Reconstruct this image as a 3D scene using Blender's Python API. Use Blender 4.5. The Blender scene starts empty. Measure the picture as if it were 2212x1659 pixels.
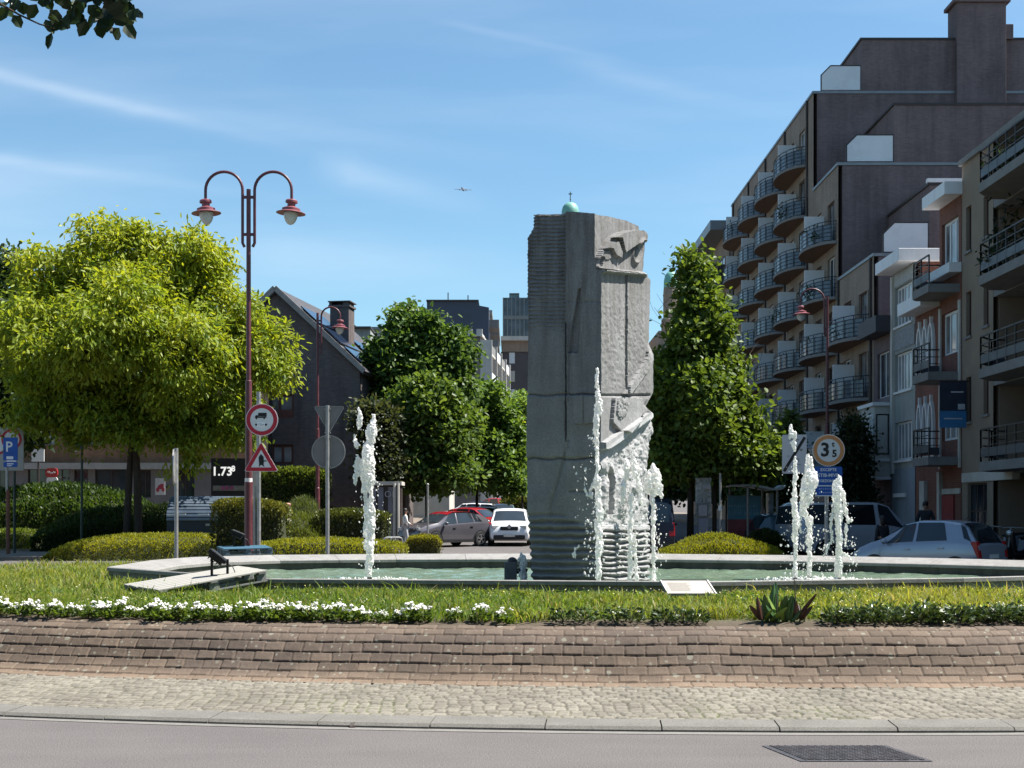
import bpy, bmesh, math, random
import numpy as np
from math import sin, cos, pi, radians, sqrt, atan2, hypot
from mathutils import Vector, Matrix, noise as mnoise

random.seed(7)
rng = np.random.default_rng(11)
scene = bpy.context.scene
COL = scene.collection

# ------------------------------------------------------------------ camera
F, HOR, CX, EYE = 2940.0, 1105.0, 1106.0, 1.9      # focal length, horizon, axis (in 2212-wide photo pixels), eye height
cam_data = bpy.data.cameras.new("camera")
cam = bpy.data.objects.new("camera", cam_data)
COL.objects.link(cam)
cam.location = (0, 0, EYE)
cam.rotation_euler = (pi / 2, 0, 0)
cam_data.sensor_width = 36.0
cam_data.lens = 36.0 * F / 2212.0
cam_data.shift_y = (HOR - 829.5) / 2212.0
cam_data.clip_start = 0.1
cam_data.clip_end = 9000.0
scene.camera = cam


def at(px, py, Y):
    """world point seen at photo pixel (px, py) when it stands at distance Y"""
    return Vector(((px - CX) * Y / F, Y, EYE + (HOR - py) * Y / F))


def ax(px, Y):
    return (px - CX) * Y / F


def az(py, Y):
    return EYE + (HOR - py) * Y / F


# ------------------------------------------------------------------ sky and sun
SUN_EL, SUN_AZ = 58.0, 7.0          # elevation; degrees behind the street's cross axis (sun stands to the right)
SUN_STRENGTH, SKY_STRENGTH, EXPOSURE = 5.0, 0.066, 1.26
world = bpy.data.worlds.new("World")
scene.world = world
world.use_nodes = True
wn, wl = world.node_tree.nodes, world.node_tree.links
wn.clear()
w_out = wn.new("ShaderNodeOutputWorld")
w_bg = wn.new("ShaderNodeBackground")
w_sky = wn.new("ShaderNodeTexSky")
w_sky.sky_type = 'NISHITA'
w_sky.sun_disc = False
w_sky.sun_elevation = radians(SUN_EL)
w_sky.sun_rotation = radians(90.0 - SUN_AZ)
w_sky.altitude = 60
w_sky.air_density = 1.0
w_sky.dust_density = 0.7
w_sky.ozone_density = 1.6
w_bg.inputs["Strength"].default_value = SKY_STRENGTH
wl.new(w_bg.outputs[0], w_out.inputs[0])


def wmath(op, a, b=None, c=None, clamp=False):
    n = wn.new("ShaderNodeMath")
    n.operation = op
    n.use_clamp = clamp
    for i, q in enumerate((a, b, c)):
        if q is None:
            continue
        if isinstance(q, (int, float)):
            n.inputs[i].default_value = q
        else:
            wl.new(q, n.inputs[i])
    return n.outputs[0]


# thin cirrus and old vapour trails, laid out on the sky by direction
w_tc = wn.new("ShaderNodeTexCoord")
w_sep = wn.new("ShaderNodeSeparateXYZ")
wl.new(w_tc.outputs["Generated"], w_sep.inputs[0])
w_y = wmath('MAXIMUM', w_sep.outputs[1], 0.05)
w_u = wmath('DIVIDE', w_sep.outputs[0], w_y)
w_v = wmath('DIVIDE', w_sep.outputs[2], w_y)
w_cmb = wn.new("ShaderNodeCombineXYZ")
wl.new(w_u, w_cmb.inputs[0])
wl.new(w_v, w_cmb.inputs[1])


def wnoise(scale, rot, sx, sy, detail=5):
    m = wn.new("ShaderNodeMapping")
    m.inputs["Rotation"].default_value = (0, 0, rot)
    m.inputs["Scale"].default_value = (sx, sy, 1)
    wl.new(w_cmb.outputs[0], m.inputs[0])
    n = wn.new("ShaderNodeTexNoise")
    n.inputs["Scale"].default_value = scale
    n.inputs["Detail"].default_value = detail
    wl.new(m.outputs[0], n.inputs["Vector"])
    return n.outputs[0]


def wstreak(p0, p1, wid, amp, soft):
    """a streak from pixel p0 to p1, fading along its length"""
    u0, v0 = (p0[0] - CX) / F, (HOR - p0[1]) / F
    u1, v1 = (p1[0] - CX) / F, (HOR - p1[1]) / F
    L = hypot(u1 - u0, v1 - v0)
    dx, dy = (u1 - u0) / L, (v1 - v0) / L
    du, dv = wmath('SUBTRACT', w_u, u0), wmath('SUBTRACT', w_v, v0)
    s = wmath('ADD', wmath('MULTIPLY', du, dx), wmath('MULTIPLY', dv, dy))
    t = wmath('ADD', wmath('MULTIPLY', du, -dy), wmath('MULTIPLY', dv, dx))
    t = wmath('ADD', t, wmath('MULTIPLY', wmath('SUBTRACT', w_nb, 0.5), wid / F * 1.6))
    sn = wmath('DIVIDE', s, L)
    t = wmath('DIVIDE', t, wid / F)
    g = wmath('EXPONENT', wmath('MULTIPLY', wmath('MULTIPLY', t, t), -1.0))
    a = wmath('MULTIPLY', wmath('ADD', sn, soft), 1.0 / soft, clamp=True)
    b = wmath('MULTIPLY', wmath('SUBTRACT', 1.0 + soft, sn), 1.0 / (1.0 + soft), clamp=True)
    k = wmath('MULTIPLY', wmath('MULTIPLY', a, b), g)
    k = wmath('MULTIPLY', k, wmath('ADD', wmath('MULTIPLY', w_na, 0.9), 0.25))
    return wmath('MULTIPLY', k, amp)


w_na = wnoise(7.0, -0.25, 1.2, 9.0)
w_nb = wnoise(5.0, -0.2, 1.5, 3.0)
w_nc = wnoise(3.0, -0.22, 0.8, 5.0, 6)
acc = None
for a_ in [((-160, 125), (560, 300), 14, 0.34, 0.25), ((300, 235), (1000, 330), 26, 0.16, 0.3),
           ((-200, 120), (760, 250), 60, 0.12, 0.2), ((-200, 318), (470, 408), 14, 0.26, 0.3),
           ((-200, 380), (300, 400), 60, 0.26, 0.3), ((760, 370), (1000, 435), 30, 0.26, 0.4),
           ((1020, 60), (1330, 130), 8, 0.10, 0.3), ((-300, 480), (420, 560), 80, 0.24, 0.3),
           ((620, 560), (1100, 610), 50, 0.16, 0.4), ((1300, 150), (1600, 230), 20, 0.12, 0.4)]:
    s_ = wstreak(*a_)
    acc = s_ if acc is None else wmath('ADD', acc, s_)
veil = wmath('MULTIPLY', wmath('SUBTRACT', w_nc, 0.46, clamp=True), 0.40)
acc = wmath('ADD', acc, veil)
acc = wmath('MULTIPLY', acc, wmath('MULTIPLY', w_sep.outputs[1], 4.0, clamp=True), clamp=True)
w_mix = wn.new("ShaderNodeMix")
w_mix.data_type = 'RGBA'
wl.new(acc, w_mix.inputs["Factor"])
w_hue = wn.new("ShaderNodeMix")
w_hue.data_type = 'RGBA'
w_hue.blend_type = 'MULTIPLY'
w_hue.inputs["Factor"].default_value = 1.0
wl.new(w_sky.outputs[0], w_hue.inputs["A"])
w_hue.inputs["B"].default_value = (0.83, 1.06, 1.09, 1)
wl.new(w_hue.outputs["Result"], w_mix.inputs["A"])
w_mix.inputs["B"].default_value = (6.6, 7.3, 8.0, 1)
wl.new(w_mix.outputs["Result"], w_bg.inputs["Color"])

sun_data = bpy.data.lights.new("sun", 'SUN')
sun_data.energy = SUN_STRENGTH
sun_data.angle = radians(0.5)
sun_data.color = (1.0, 0.95, 0.87)
sun = bpy.data.objects.new("sun", sun_data)
COL.objects.link(sun)
to_sun = Vector((cos(radians(SUN_EL)) * cos(radians(SUN_AZ)), cos(radians(SUN_EL)) * sin(radians(SUN_AZ)), sin(radians(SUN_EL))))
sun.rotation_euler = to_sun.to_track_quat('Z', 'Y').to_euler()
sun.location = (40, 20, 60)

vs = scene.view_settings
vs.view_transform = 'Standard'
vs.look = 'None'
vs.exposure = EXPOSURE
vs.gamma = 1.0
vs.use_curve_mapping = False
scene.cycles.max_bounces = 6
scene.cycles.transparent_max_bounces = 8
scene.cycles.caustics_reflective = False
scene.cycles.caustics_refractive = False


# ------------------------------------------------------------------ materials
def srgb(r, g, b):
    f = lambda c: (c / 255 / 12.92) if c / 255 <= 0.04045 else ((c / 255 + 0.055) / 1.055) ** 2.4
    return (f(r), f(g), f(b))


class NT:
    """small helper around a material's node tree"""

    def __init__(s, name):
        s.m = bpy.data.materials.new(name)
        s.m.use_nodes = True
        s.n, s.l = s.m.node_tree.nodes, s.m.node_tree.links
        s.b = s.n["Principled BSDF"]
        s.out = s.n["Material Output"]

    def node(s, t, **kw):
        n = s.n.new(t)
        for k, v in kw.items():
            setattr(n, k, v)
        return n

    def tex(s, kind, vec=None, **inp):
        n = s.n.new(kind)
        if vec is not None:
            s.l.new(vec, n.inputs["Vector"])
        for k, v in inp.items():
            n.inputs[k].default_value = v
        return n

    def coord(s, out="Object", scale=(1, 1, 1), rot=(0, 0, 0)):
        tc = s.n.new("ShaderNodeTexCoord")
        mp = s.n.new("ShaderNodeMapping")
        mp.inputs["Scale"].default_value = scale
        mp.inputs["Rotation"].default_value = rot
        s.l.new(tc.outputs[out], mp.inputs[0])
        return mp.outputs[0]

    def ramp(s, fac, stops, interp='LINEAR'):
        r = s.n.new("ShaderNodeValToRGB")
        r.color_ramp.interpolation = interp
        el = r.color_ramp.elements
        while len(el) < len(stops):
            el.new(0.5)
        for e, (p, c) in zip(el, stops):
            e.position = p
            e.color = (c, c, c, 1) if isinstance(c, (int, float)) else (*c[:3], 1)
        s.l.new(fac, r.inputs[0])
        return r.outputs[0]

    def mix(s, fac, a, b, blend='MIX'):
        n = s.n.new("ShaderNodeMix")
        n.data_type = 'RGBA'
        n.blend_type = blend
        for k, q in (("Factor", fac), ("A", a), ("B", b)):
            if isinstance(q, (int, float)):
                n.inputs[k].default_value = q if k == "Factor" else (q, q, q, 1)
            elif isinstance(q, (tuple, list)):
                n.inputs[k].default_value = (*q[:3], 1)
            else:
                s.l.new(q, n.inputs[k])
        return n.outputs["Result"]

    def math(s, op, a, b=None, clamp=False):
        n = s.n.new("ShaderNodeMath")
        n.operation = op
        n.use_clamp = clamp
        for i, q in enumerate((a, b)):
            if q is None:
                continue
            if isinstance(q, (int, float)):
                n.inputs[i].default_value = q
            else:
                s.l.new(q, n.inputs[i])
        return n.outputs[0]

    def attr(s, name):
        n = s.n.new("ShaderNodeAttribute")
        n.attribute_name = name
        return n.outputs["Color"]

    def set(s, col=None, rough=None, metal=None, spec=None):
        for key, v in (("Base Color", col), ("Roughness", rough), ("Metallic", metal), ("Specular IOR Level", spec)):
            if v is None:
                continue
            if isinstance(v, (int, float)):
                s.b.inputs[key].default_value = v
            elif isinstance(v, (tuple, list)):
                s.b.inputs[key].default_value = (*v[:3], 1)
            else:
                s.l.new(v, s.b.inputs[key])
        return s

    def bump(s, h, strength=0.3, dist=0.02):
        n = s.n.new("ShaderNodeBump")
        n.inputs["Strength"].default_value = strength
        n.inputs["Distance"].default_value = dist
        s.l.new(h, n.inputs["Height"])
        s.l.new(n.outputs[0], s.b.inputs["Normal"])
        return s


MATS = {}


def plain(name, col, rough=0.6, metal=0.0, var=0.12, scale=3.0, bump=0.0, spec=0.4, dirt=None):
    """painted / plain surface with uneven tone and a little wear"""
    if name in MATS:
        return MATS[name]
    t = NT(name)
    v = t.coord("Object")
    n1 = t.tex("ShaderNodeTexNoise", v, Scale=scale, Detail=6.0, Roughness=0.6)
    lo, hi = tuple(max(0, c * (1 - var)) for c in col), tuple(min(1, c * (1 + var)) for c in col)
    c = t.ramp(n1.outputs[0], [(0.3, lo), (0.7, hi)])
    if dirt:
        n2 = t.tex("ShaderNodeTexNoise", t.coord("Object", (1, 1, 0.25)), Scale=scale * 0.7, Detail=7.0, Roughness=0.7)
        c = t.mix(t.ramp(n2.outputs[0], [(0.5, 0.0), (0.72, dirt[1])]), c, dirt[0])
    r = t.ramp(n1.outputs[0], [(0.3, max(0, rough - 0.08)), (0.7, min(1, rough + 0.08))])
    t.set(c, r, metal, spec)
    if bump:
        n3 = t.tex("ShaderNodeTexNoise", v, Scale=scale * 8, Detail=5.0)
        t.bump(n3.outputs[0], bump, 0.02)
    MATS[name] = t.m
    return t.m


def glass_mat(name, col=(0.02, 0.028, 0.036), rough=0.06):
    if name in MATS:
        return MATS[name]
    t = NT(name)
    n = t.tex("ShaderNodeTexNoise", t.coord("Object", (0.6, 0.6, 0.9)), Scale=0.8, Detail=2.0)
    t.set(t.ramp(n.outputs[0], [(0.35, tuple(c * 0.5 for c in col)), (0.65, tuple(min(1, c * 1.9) for c in col))]), rough, 0, 0.6)
    n2 = t.tex("ShaderNodeTexNoise", t.coord("Object"), Scale=1.7, Detail=1.0)
    t.bump(n2.outputs[0], 0.03, 0.05)
    MATS[name] = t.m
    return t.m


def brick_mat(name, c1, c2, mortar, sx=0.22, sz=0.075, var=0.3, rough=0.85):
    if name in MATS:
        return MATS[name]
    t = NT(name)
    tc = t.node("ShaderNodeTexCoord")
    sp = t.node("ShaderNodeSeparateXYZ")
    t.l.new(tc.outputs["Object"], sp.inputs[0])
    cb = t.node("ShaderNodeCombineXYZ")
    t.l.new(t.math('ADD', sp.outputs[0], sp.outputs[1]), cb.inputs[0])
    t.l.new(sp.outputs[2], cb.inputs[1])
    b = t.tex("ShaderNodeTexBrick", cb.outputs[0], Scale=1.0)
    b.inputs["Brick Width"].default_value = sx
    b.inputs["Row Height"].default_value = sz
    b.inputs["Mortar Size"].default_value = 0.008
    b.inputs["Color1"].default_value = (*c1, 1)
    b.inputs["Color2"].default_value = (*c2, 1)
    b.inputs["Mortar"].default_value = (*mortar, 1)
    n = t.tex("ShaderNodeTexNoise", tc.outputs["Object"], Scale=0.55, Detail=7.0, Roughness=0.65)
    c = t.mix(1.0, b.outputs[0], t.ramp(n.outputs[0], [(0.3, 1 - var), (0.7, 1 + var * 0.4)]), 'MULTIPLY')
    st = t.tex("ShaderNodeTexNoise", t.coord("Object", (1.1, 1.1, 0.09)), Scale=1.0, Detail=6.0, Roughness=0.7)
    c = t.mix(1.0, c, t.ramp(st.outputs[0], [(0.32, 1 - var * 1.3), (0.5, 1.0), (0.72, 1 + var * 0.9)]), 'MULTIPLY')
    t.set(c, rough, 0, 0.2)
    t.bump(b.outputs["Fac"], -0.25, 0.01)
    MATS[name] = t.m
    return t.m


def leaf_mat(name, trans=0.35, rough=0.5, through=(1.35, 1.25, 0.6)):
    """leaf colour comes from a per-leaf tint"""
    if name in MATS:
        return MATS[name]
    t = NT(name)
    c = t.attr("tint")
    t.set(c, rough, 0, 0.35)
    tr = t.node("ShaderNodeBsdfTranslucent")
    t.l.new(t.mix(1.0, c, through, 'MULTIPLY'), tr.inputs[0])
    mx = t.node("ShaderNodeMixShader")
    mx.inputs[0].default_value = trans
    t.l.new(t.b.outputs[0], mx.inputs[1])
    t.l.new(tr.outputs[0], mx.inputs[2])
    t.l.new(mx.outputs[0], t.out.inputs[0])
    MATS[name] = t.m
    return t.m


# ------------------------------------------------------------------ mesh building
class MB:
    def __init__(s):
        s.v, s.f, s.m, s.uv = [], [], [], None

    def add(s, verts, faces, mi=0):
        o = len(s.v)
        s.v.extend((float(a[0]), float(a[1]), float(a[2])) for a in verts)
        s.f.extend(tuple(i + o for i in f) for f in faces)
        s.m.extend([mi] * len(faces))
        return s

    def box2(s, x0, x1, y0, y1, z0, z1, mi=0):
        return s.add([(x0, y0, z0), (x1, y0, z0), (x1, y1, z0), (x0, y1, z0), (x0, y0, z1), (x1, y0, z1), (x1, y1, z1), (x0, y1, z1)],
                     [(3, 2, 1, 0), (4, 5, 6, 7), (0, 1, 5, 4), (1, 2, 6, 5), (2, 3, 7, 6), (3, 0, 4, 7)], mi)

    def box(s, c, d, rot=(0, 0, 0), mi=0):
        M = Matrix.Translation(c) @ (Matrix.Rotation(rot[2], 4, 'Z') @ Matrix.Rotation(rot[1], 4, 'Y') @ Matrix.Rotation(rot[0], 4, 'X'))
        x, y, z = d[0] / 2, d[1] / 2, d[2] / 2
        vs_ = [M @ Vector(p) for p in ((-x, -y, -z), (x, -y, -z), (x, y, -z), (-x, y, -z), (-x, -y, z), (x, -y, z), (x, y, z), (-x, y, z))]
        return s.add(vs_, [(3, 2, 1, 0), (4, 5, 6, 7), (0, 1, 5, 4), (1, 2, 6, 5), (2, 3, 7, 6), (3, 0, 4, 7)], mi)

    def beam(s, p0, p1, w, h, mi=0, up=(0, 0, 1)):
        p0, p1 = Vector(p0), Vector(p1)
        d = (p1 - p0).normalized()
        u = Vector(up)
        if abs(d.dot(u)) > 0.98:
            u = Vector((0, 1, 0))
        a = d.cross(u).normalized() * (w / 2)
        b = a.cross(d).normalized() * (h / 2)
        vs_ = [p0 - a - b, p0 + a - b, p0 + a + b, p0 - a + b, p1 - a - b, p1 + a - b, p1 + a + b, p1 - a + b]
        return s.add(vs_, [(3, 2, 1, 0), (4, 5, 6, 7), (0, 1, 5, 4), (1, 2, 6, 5), (2, 3, 7, 6), (3, 0, 4, 7)], mi)

    def tube(s, pts, r, n=10, caps=True, mi=0):
        pts = [Vector(p) for p in pts]
        k = len(pts)
        rs = r if isinstance(r, (list, tuple)) else [r] * k
        prev = None
        vs_, fs = [], []
        for i, p in enumerate(pts):
            d = (pts[min(i + 1, k - 1)] - pts[max(i - 1, 0)])
            d = d.normalized() if d.length > 1e-9 else Vector((0, 0, 1))
            if prev is None:
                u = Vector((0, 0, 1)) if abs(d.z) < 0.9 else Vector((1, 0, 0))
                a = d.cross(u).normalized()
            else:
                a = (prev - d * prev.dot(d))
                a = a.normalized() if a.length > 1e-6 else d.orthogonal().normalized()
            prev = a
            b = d.cross(a)
            for j in range(n):
                t = 2 * pi * j / n
                vs_.append(p + a * (cos(t) * rs[i]) + b * (sin(t) * rs[i]))
        for i in range(k - 1):
            for j in range(n):
                fs.append((i * n + j, i * n + (j + 1) % n, (i + 1) * n + (j + 1) % n, (i + 1) * n + j))
        if caps:
            fs.append(tuple(range(n - 1, -1, -1)))
            fs.append(tuple((k - 1) * n + j for j in range(n)))
        return s.add(vs_, fs, mi)

    def lathe(s, prof, c=(0, 0, 0), n=24, M=None, mi=0):
        vs_, fs = [], []
        for (r, z) in prof:
            for j in range(n):
                t = 2 * pi * j / n
                p = Vector((r * cos(t), r * sin(t), z))
                if M is not None:
                    p = M @ p
                vs_.append(p + Vector(c))
        for i in range(len(prof) - 1):
            for j in range(n):
                fs.append((i * n + j, i * n + (j + 1) % n, (i + 1) * n + (j + 1) % n, (i + 1) * n + j))
        if prof[0][0] > 1e-6:
            fs.append(tuple(range(n - 1, -1, -1)))
        if prof[-1][0] > 1e-6:
            fs.append(tuple((len(prof) - 1) * n + j for j in range(n)))
        return s.add(vs_, fs, mi)

    def prism(s, poly, d0, d1, plane='xz', mi=0):
        """a 2-D outline given real thickness from d0 to d1 along the third axis"""
        k = len(poly)
        P = {'xz': lambda a, b, d: (a, d, b), 'yz': lambda a, b, d: (d, a, b), 'xy': lambda a, b, d: (a, b, d)}[plane]
        vs_ = [P(a, b, d0) for a, b in poly] + [P(a, b, d1) for a, b in poly]
        fs = [tuple(range(k - 1, -1, -1)), tuple(range(k, 2 * k))]
        for i in range(k):
            j = (i + 1) % k
            fs.append((i, j, k + j, k + i))
        return s.add(vs_, fs, mi)

    def ball(s, c, r, nu=12, nv=8, mi=0, M=None):
        if isinstance(r, (int, float)):
            r = (r, r, r)
        vs_, fs = [], []
        for i in range(nv + 1):
            th = pi * i / nv
            for j in range(nu):
                ph = 2 * pi * j / nu
                p = Vector((r[0] * sin(th) * cos(ph), r[1] * sin(th) * sin(ph), r[2] * cos(th)))
                if M is not None:
                    p = M @ p
                vs_.append(p + Vector(c))
        for i in range(nv):
            for j in range(nu):
                fs.append((i * nu + j, (i + 1) * nu + j, (i + 1) * nu + (j + 1) % nu, i * nu + (j + 1) % nu))
        return s.add(vs_, fs, mi)

    def build(s, name, mats, parent=None, smooth=False, bevel=0.0, loc=None, weld=False, seg=2):
        me = bpy.data.meshes.new(name)
        me.from_pydata(s.v, [], s.f)
        if not isinstance(mats, (list, tuple)):
            mats = [mats]
        for m in mats:
            me.materials.append(m)
        if len(mats) > 1:
            me.polygons.foreach_set("material_index", s.m)
        if weld:
            bm = bmesh.new()
            bm.from_mesh(me)
            bmesh.ops.remove_doubles(bm, verts=bm.verts, dist=1e-4)
            bmesh.ops.recalc_face_normals(bm, faces=bm.faces)
            bm.to_mesh(me)
            bm.free()
        if smooth:
            me.polygons.foreach_set("use_smooth", [True] * len(me.polygons))
        me.update()
        o = bpy.data.objects.new(name, me)
        COL.objects.link(o)
        if parent is not None:
            o.parent = parent
        if loc is not None:
            o.location = loc
        if bevel:
            b = o.modifiers.new("bevel", 'BEVEL')
            b.width = bevel
            b.segments = seg
            b.limit_method = 'ANGLE'
            b.angle_limit = radians(35)
        if smooth:
            try:
                me.set_sharp_from_angle(angle=radians(38))
            except Exception:
                pass
        return o


def fast_mesh(name, V, FQ, mat, parent=None, tint=None, smooth=False, loc=None, nside=4):
    """numpy quads (or tris) to a mesh, with an optional per-vertex tint"""
    me = bpy.data.meshes.new(name)
    V = np.ascontiguousarray(V, dtype=np.float32)
    FQ = np.ascontiguousarray(FQ, dtype=np.int32)
    me.vertices.add(len(V))
    me.vertices.foreach_set("co", V.ravel())
    me.loops.add(FQ.size)
    me.loops.foreach_set("vertex_index", FQ.ravel())
    me.polygons.add(len(FQ))
    me.polygons.foreach_set("loop_start", np.arange(0, FQ.size, nside, dtype=np.int32))
    if smooth:
        me.polygons.foreach_set("use_smooth", np.ones(len(FQ), dtype=bool))
    me.update(calc_edges=True)
    if tint is not None:
        a = me.attributes.new("tint", 'FLOAT_COLOR', 'POINT')
        t = np.ones((len(V), 4), dtype=np.float32)
        t[:, :3] = tint
        a.data.foreach_set("color", t.ravel())
    me.materials.append(mat)
    o = bpy.data.objects.new(name, me)
    COL.objects.link(o)
    if parent is not None:
        o.parent = parent
    if loc is not None:
        o.location = loc
    return o


def tag(o, label=None, cat=None, group=None, kind=None):
    for k, v in (("label", label), ("category", cat), ("group", group), ("kind", kind)):
        if v:
            o[k] = v
    return o


def thing(name, label, cat, loc=(0, 0, 0), rz=0.0, group=None):
    o = bpy.data.objects.new(name, None)
    o.empty_display_size = 0.3
    COL.objects.link(o)
    o.location = loc
    o.rotation_euler = (0, 0, rz)
    return tag(o, label, cat, group)


def struct(o):
    o["kind"] = "structure"
    return o


def dup(root, loc=None, rz=None, label=None, group=None, scale=None):
    """a copy of a thing with copies of its parts and sub-parts"""
    r = root.copy()
    COL.objects.link(r)
    if loc is not None:
        r.location = loc
    if rz is not None:
        r.rotation_euler = (0, 0, rz)
    if scale is not None:
        r.scale = (scale,) * 3 if isinstance(scale, (int, float)) else scale
    if label:
        r["label"] = label
    if group:
        r["group"] = group
    for ch in list(root.children):
        c = ch.copy()
        COL.objects.link(c)
        c.parent = r
        for g_ in ch.children:
            d = g_.copy()
            COL.objects.link(d)
            d.parent = c
    return r


def text(name, body, size, mat, parent, loc, rot=(pi / 2, 0, 0), align='CENTER', extr=0.002, sx=1.0, bold=0.0):
    cu = bpy.data.curves.new(name, 'FONT')
    cu.body = body
    cu.size = size
    cu.align_x = align
    cu.align_y = 'CENTER'
    cu.extrude = extr
    cu.offset = bold
    cu.resolution_u = 2
    cu.materials.append(mat)
    tmp = bpy.data.objects.new(name, cu)
    me = bpy.data.meshes.new_from_object(tmp)
    bpy.data.objects.remove(tmp)
    me.name = name
    if not me.materials:
        me.materials.append(mat)
    o = bpy.data.objects.new(name, me)
    COL.objects.link(o)
    o.parent = parent
    o.location = loc
    o.rotation_euler = rot
    o.scale = (sx, 1, 1)
    return o


def gz(Y):
    """height of the ground at distance Y: level round the island, then climbing up the avenue"""
    Y = np.asarray(Y, dtype=float)
    return np.interp(Y, [33, 42, 61, 200, 420, 5000], [0, 0.25, 0.34, 3.1, 5.5, 5.5])


def g0(Y):
    return float(gz(Y))
# ================================================================== GROUND
def h2(a, b):
    return np.mod(np.sin(a * 127.1 + b * 311.7) * 43758.5453, 1.0)


def vnoise(x, y, seed=0):
    xi, yi = np.floor(x), np.floor(y)
    fx, fy = x - xi, y - yi
    fx, fy = fx * fx * (3 - 2 * fx), fy * fy * (3 - 2 * fy)
    s = seed * 17.3
    a, b = h2(xi + s, yi), h2(xi + 1 + s, yi)
    c, d = h2(xi + s, yi + 1), h2(xi + 1 + s, yi + 1)
    return (a * (1 - fx) + b * fx) * (1 - fy) + (c * (1 - fx) + d * fx) * fy


def fbm(x, y, oct=4, seed=0):
    t, amp, tot = 0, 0.5, 0
    for k in range(oct):
        t = t + vnoise(x * 2 ** k, y * 2 ** k, seed + k) * amp
        tot += amp
        amp *= 0.55
    return t / tot


def asphalt_mat(name, c1, c2, patch):
    t = NT(name)
    v = t.coord("Object")
    n1 = t.tex("ShaderNodeTexNoise", v, Scale=0.6, Detail=6.0, Roughness=0.6)
    n2 = t.tex("ShaderNodeTexNoise", v, Scale=85.0, Detail=3.0, Roughness=0.7)
    n3 = t.tex("ShaderNodeTexVoronoi", v, Scale=60.0)
    n4 = t.tex("ShaderNodeTexNoise", t.coord("Object", (0.25, 1.6, 1)), Scale=1.3, Detail=4.0)
    c = t.ramp(n1.outputs[0], [(0.3, c1), (0.7, c2)])
    c = t.mix(t.ramp(n4.outputs[0], [(0.45, 0.0), (0.75, 0.4)]), c, patch)
    c = t.mix(1.0, c, t.ramp(n2.outputs[0], [(0.28, 0.50), (0.5, 1.0), (0.74, 1.5)]), 'MULTIPLY')
    t.set(c, 0.88, 0, 0.25)
    t.bump(t.mix(0.5, n2.outputs[0], n3.outputs[0]), 0.8, 0.008)
    return t.m


M_asphalt = asphalt_mat("asphalt", (0.098, 0.089, 0.088), (0.119, 0.108, 0.106), (0.134, 0.122, 0.119))
M_street = asphalt_mat("street_asphalt", (0.16, 0.15, 0.148), (0.20, 0.185, 0.18), (0.22, 0.20, 0.19))

# the roadway: one sheet to the horizon, following the climb of the avenue
ys = np.concatenate([np.linspace(-60, 30, 10), np.linspace(33, 62, 16), np.linspace(70, 420, 30), [900, 2500, 5000]])
xs = np.concatenate([[-4000, -900, -200], np.linspace(-80, 80, 17), [200, 900, 4000]])
gx, gy = np.meshgrid(xs, ys)
V = np.stack([gx.ravel(), gy.ravel(), gz(gy.ravel())], 1)
nx, ny = len(xs), len(ys)
ii = (np.arange(ny - 1)[:, None] * nx + np.arange(nx - 1)[None, :]).ravel()
Q = np.stack([ii, ii + 1, ii + 1 + nx, ii + nx], 1)
struct(fast_mesh("road", V, Q, M_asphalt))

# ------------------------------------------------------------------ the island
ICX, ICY, IRX, IRF, IRB = 3.2, 23.0, 20.0, 11.35, 10.9


def ring(th, d):
    """point of the island outline at angle th, moved inwards by d"""
    c, s = np.cos(th), np.sin(th)
    ry = np.where(s < 0, IRF, IRB)
    x, y = ICX + IRX * c, ICY + ry * s
    nxx, nyy = c / IRX, s / ry
    L = np.sqrt(nxx ** 2 + nyy ** 2)
    return x - nxx / L * d, y - nyy / L * d


def theta_samples(fine, x0=-7.0, x1=7.5):
    t0 = -pi + math.acos(-(x0 - ICX) / IRX)
    t1 = -math.acos((x1 - ICX) / IRX)
    n = int((t1 - t0) * IRX / fine)
    a = np.linspace(t0, t1, n)
    b = np.linspace(t1, t0 + 2 * pi, 260)[1:]
    return np.concatenate([a, b])


def arc_s(th):
    x, y = ring(th, 0)
    return np.concatenate([[0], np.cumsum(np.hypot(np.diff(x), np.diff(y)))])


def band(name, th, prof_d, prof_z, h, tint, mat):
    """a strip round the island; h displaces along the profile's normal"""
    nt, ns = len(prof_d), len(th)
    td = np.gradient(prof_d)
    tz = np.gradient(prof_z)
    L = np.hypot(td, tz)
    nd, nz = -tz / L, td / L
    D = prof_d[:, None] + nd[:, None] * h
    Z = prof_z[:, None] + nz[:, None] * h
    X, Y = ring(th[None, :].repeat(nt, 0), D)
    V = np.stack([X.ravel(), Y.ravel(), Z.ravel()], 1)
    ii = (np.arange(nt - 1)[:, None] * ns + np.arange(ns - 1)[None, :]).ravel()
    Q = np.stack([ii, ii + 1, ii + 1 + ns, ii + ns], 1)
    return struct(fast_mesh(name, V, Q, mat, tint=tint.reshape(-1, 3), smooth=True))


# kerb stones, one metre each, with a thin open joint
def kerb_mat():
    t = NT("kerb_concrete")
    v = t.coord("Object")
    n1 = t.tex("ShaderNodeTexNoise", v, Scale=2.2, Detail=7.0, Roughness=0.65)
    n2 = t.tex("ShaderNodeTexNoise", v, Scale=70.0, Detail=3.0)
    c = t.ramp(n1.outputs[0], [(0.3, (0.128, 0.122, 0.110)), (0.7, (0.170, 0.163, 0.149))])
    c = t.mix(1.0, c, t.ramp(n2.outputs[0], [(0.25, 0.7), (0.75, 1.25)]), 'MULTIPLY')
    t.set(c, 0.9, 0, 0.2)
    t.bump(n2.outputs[0], 0.35, 0.006)
    return t.m


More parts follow.
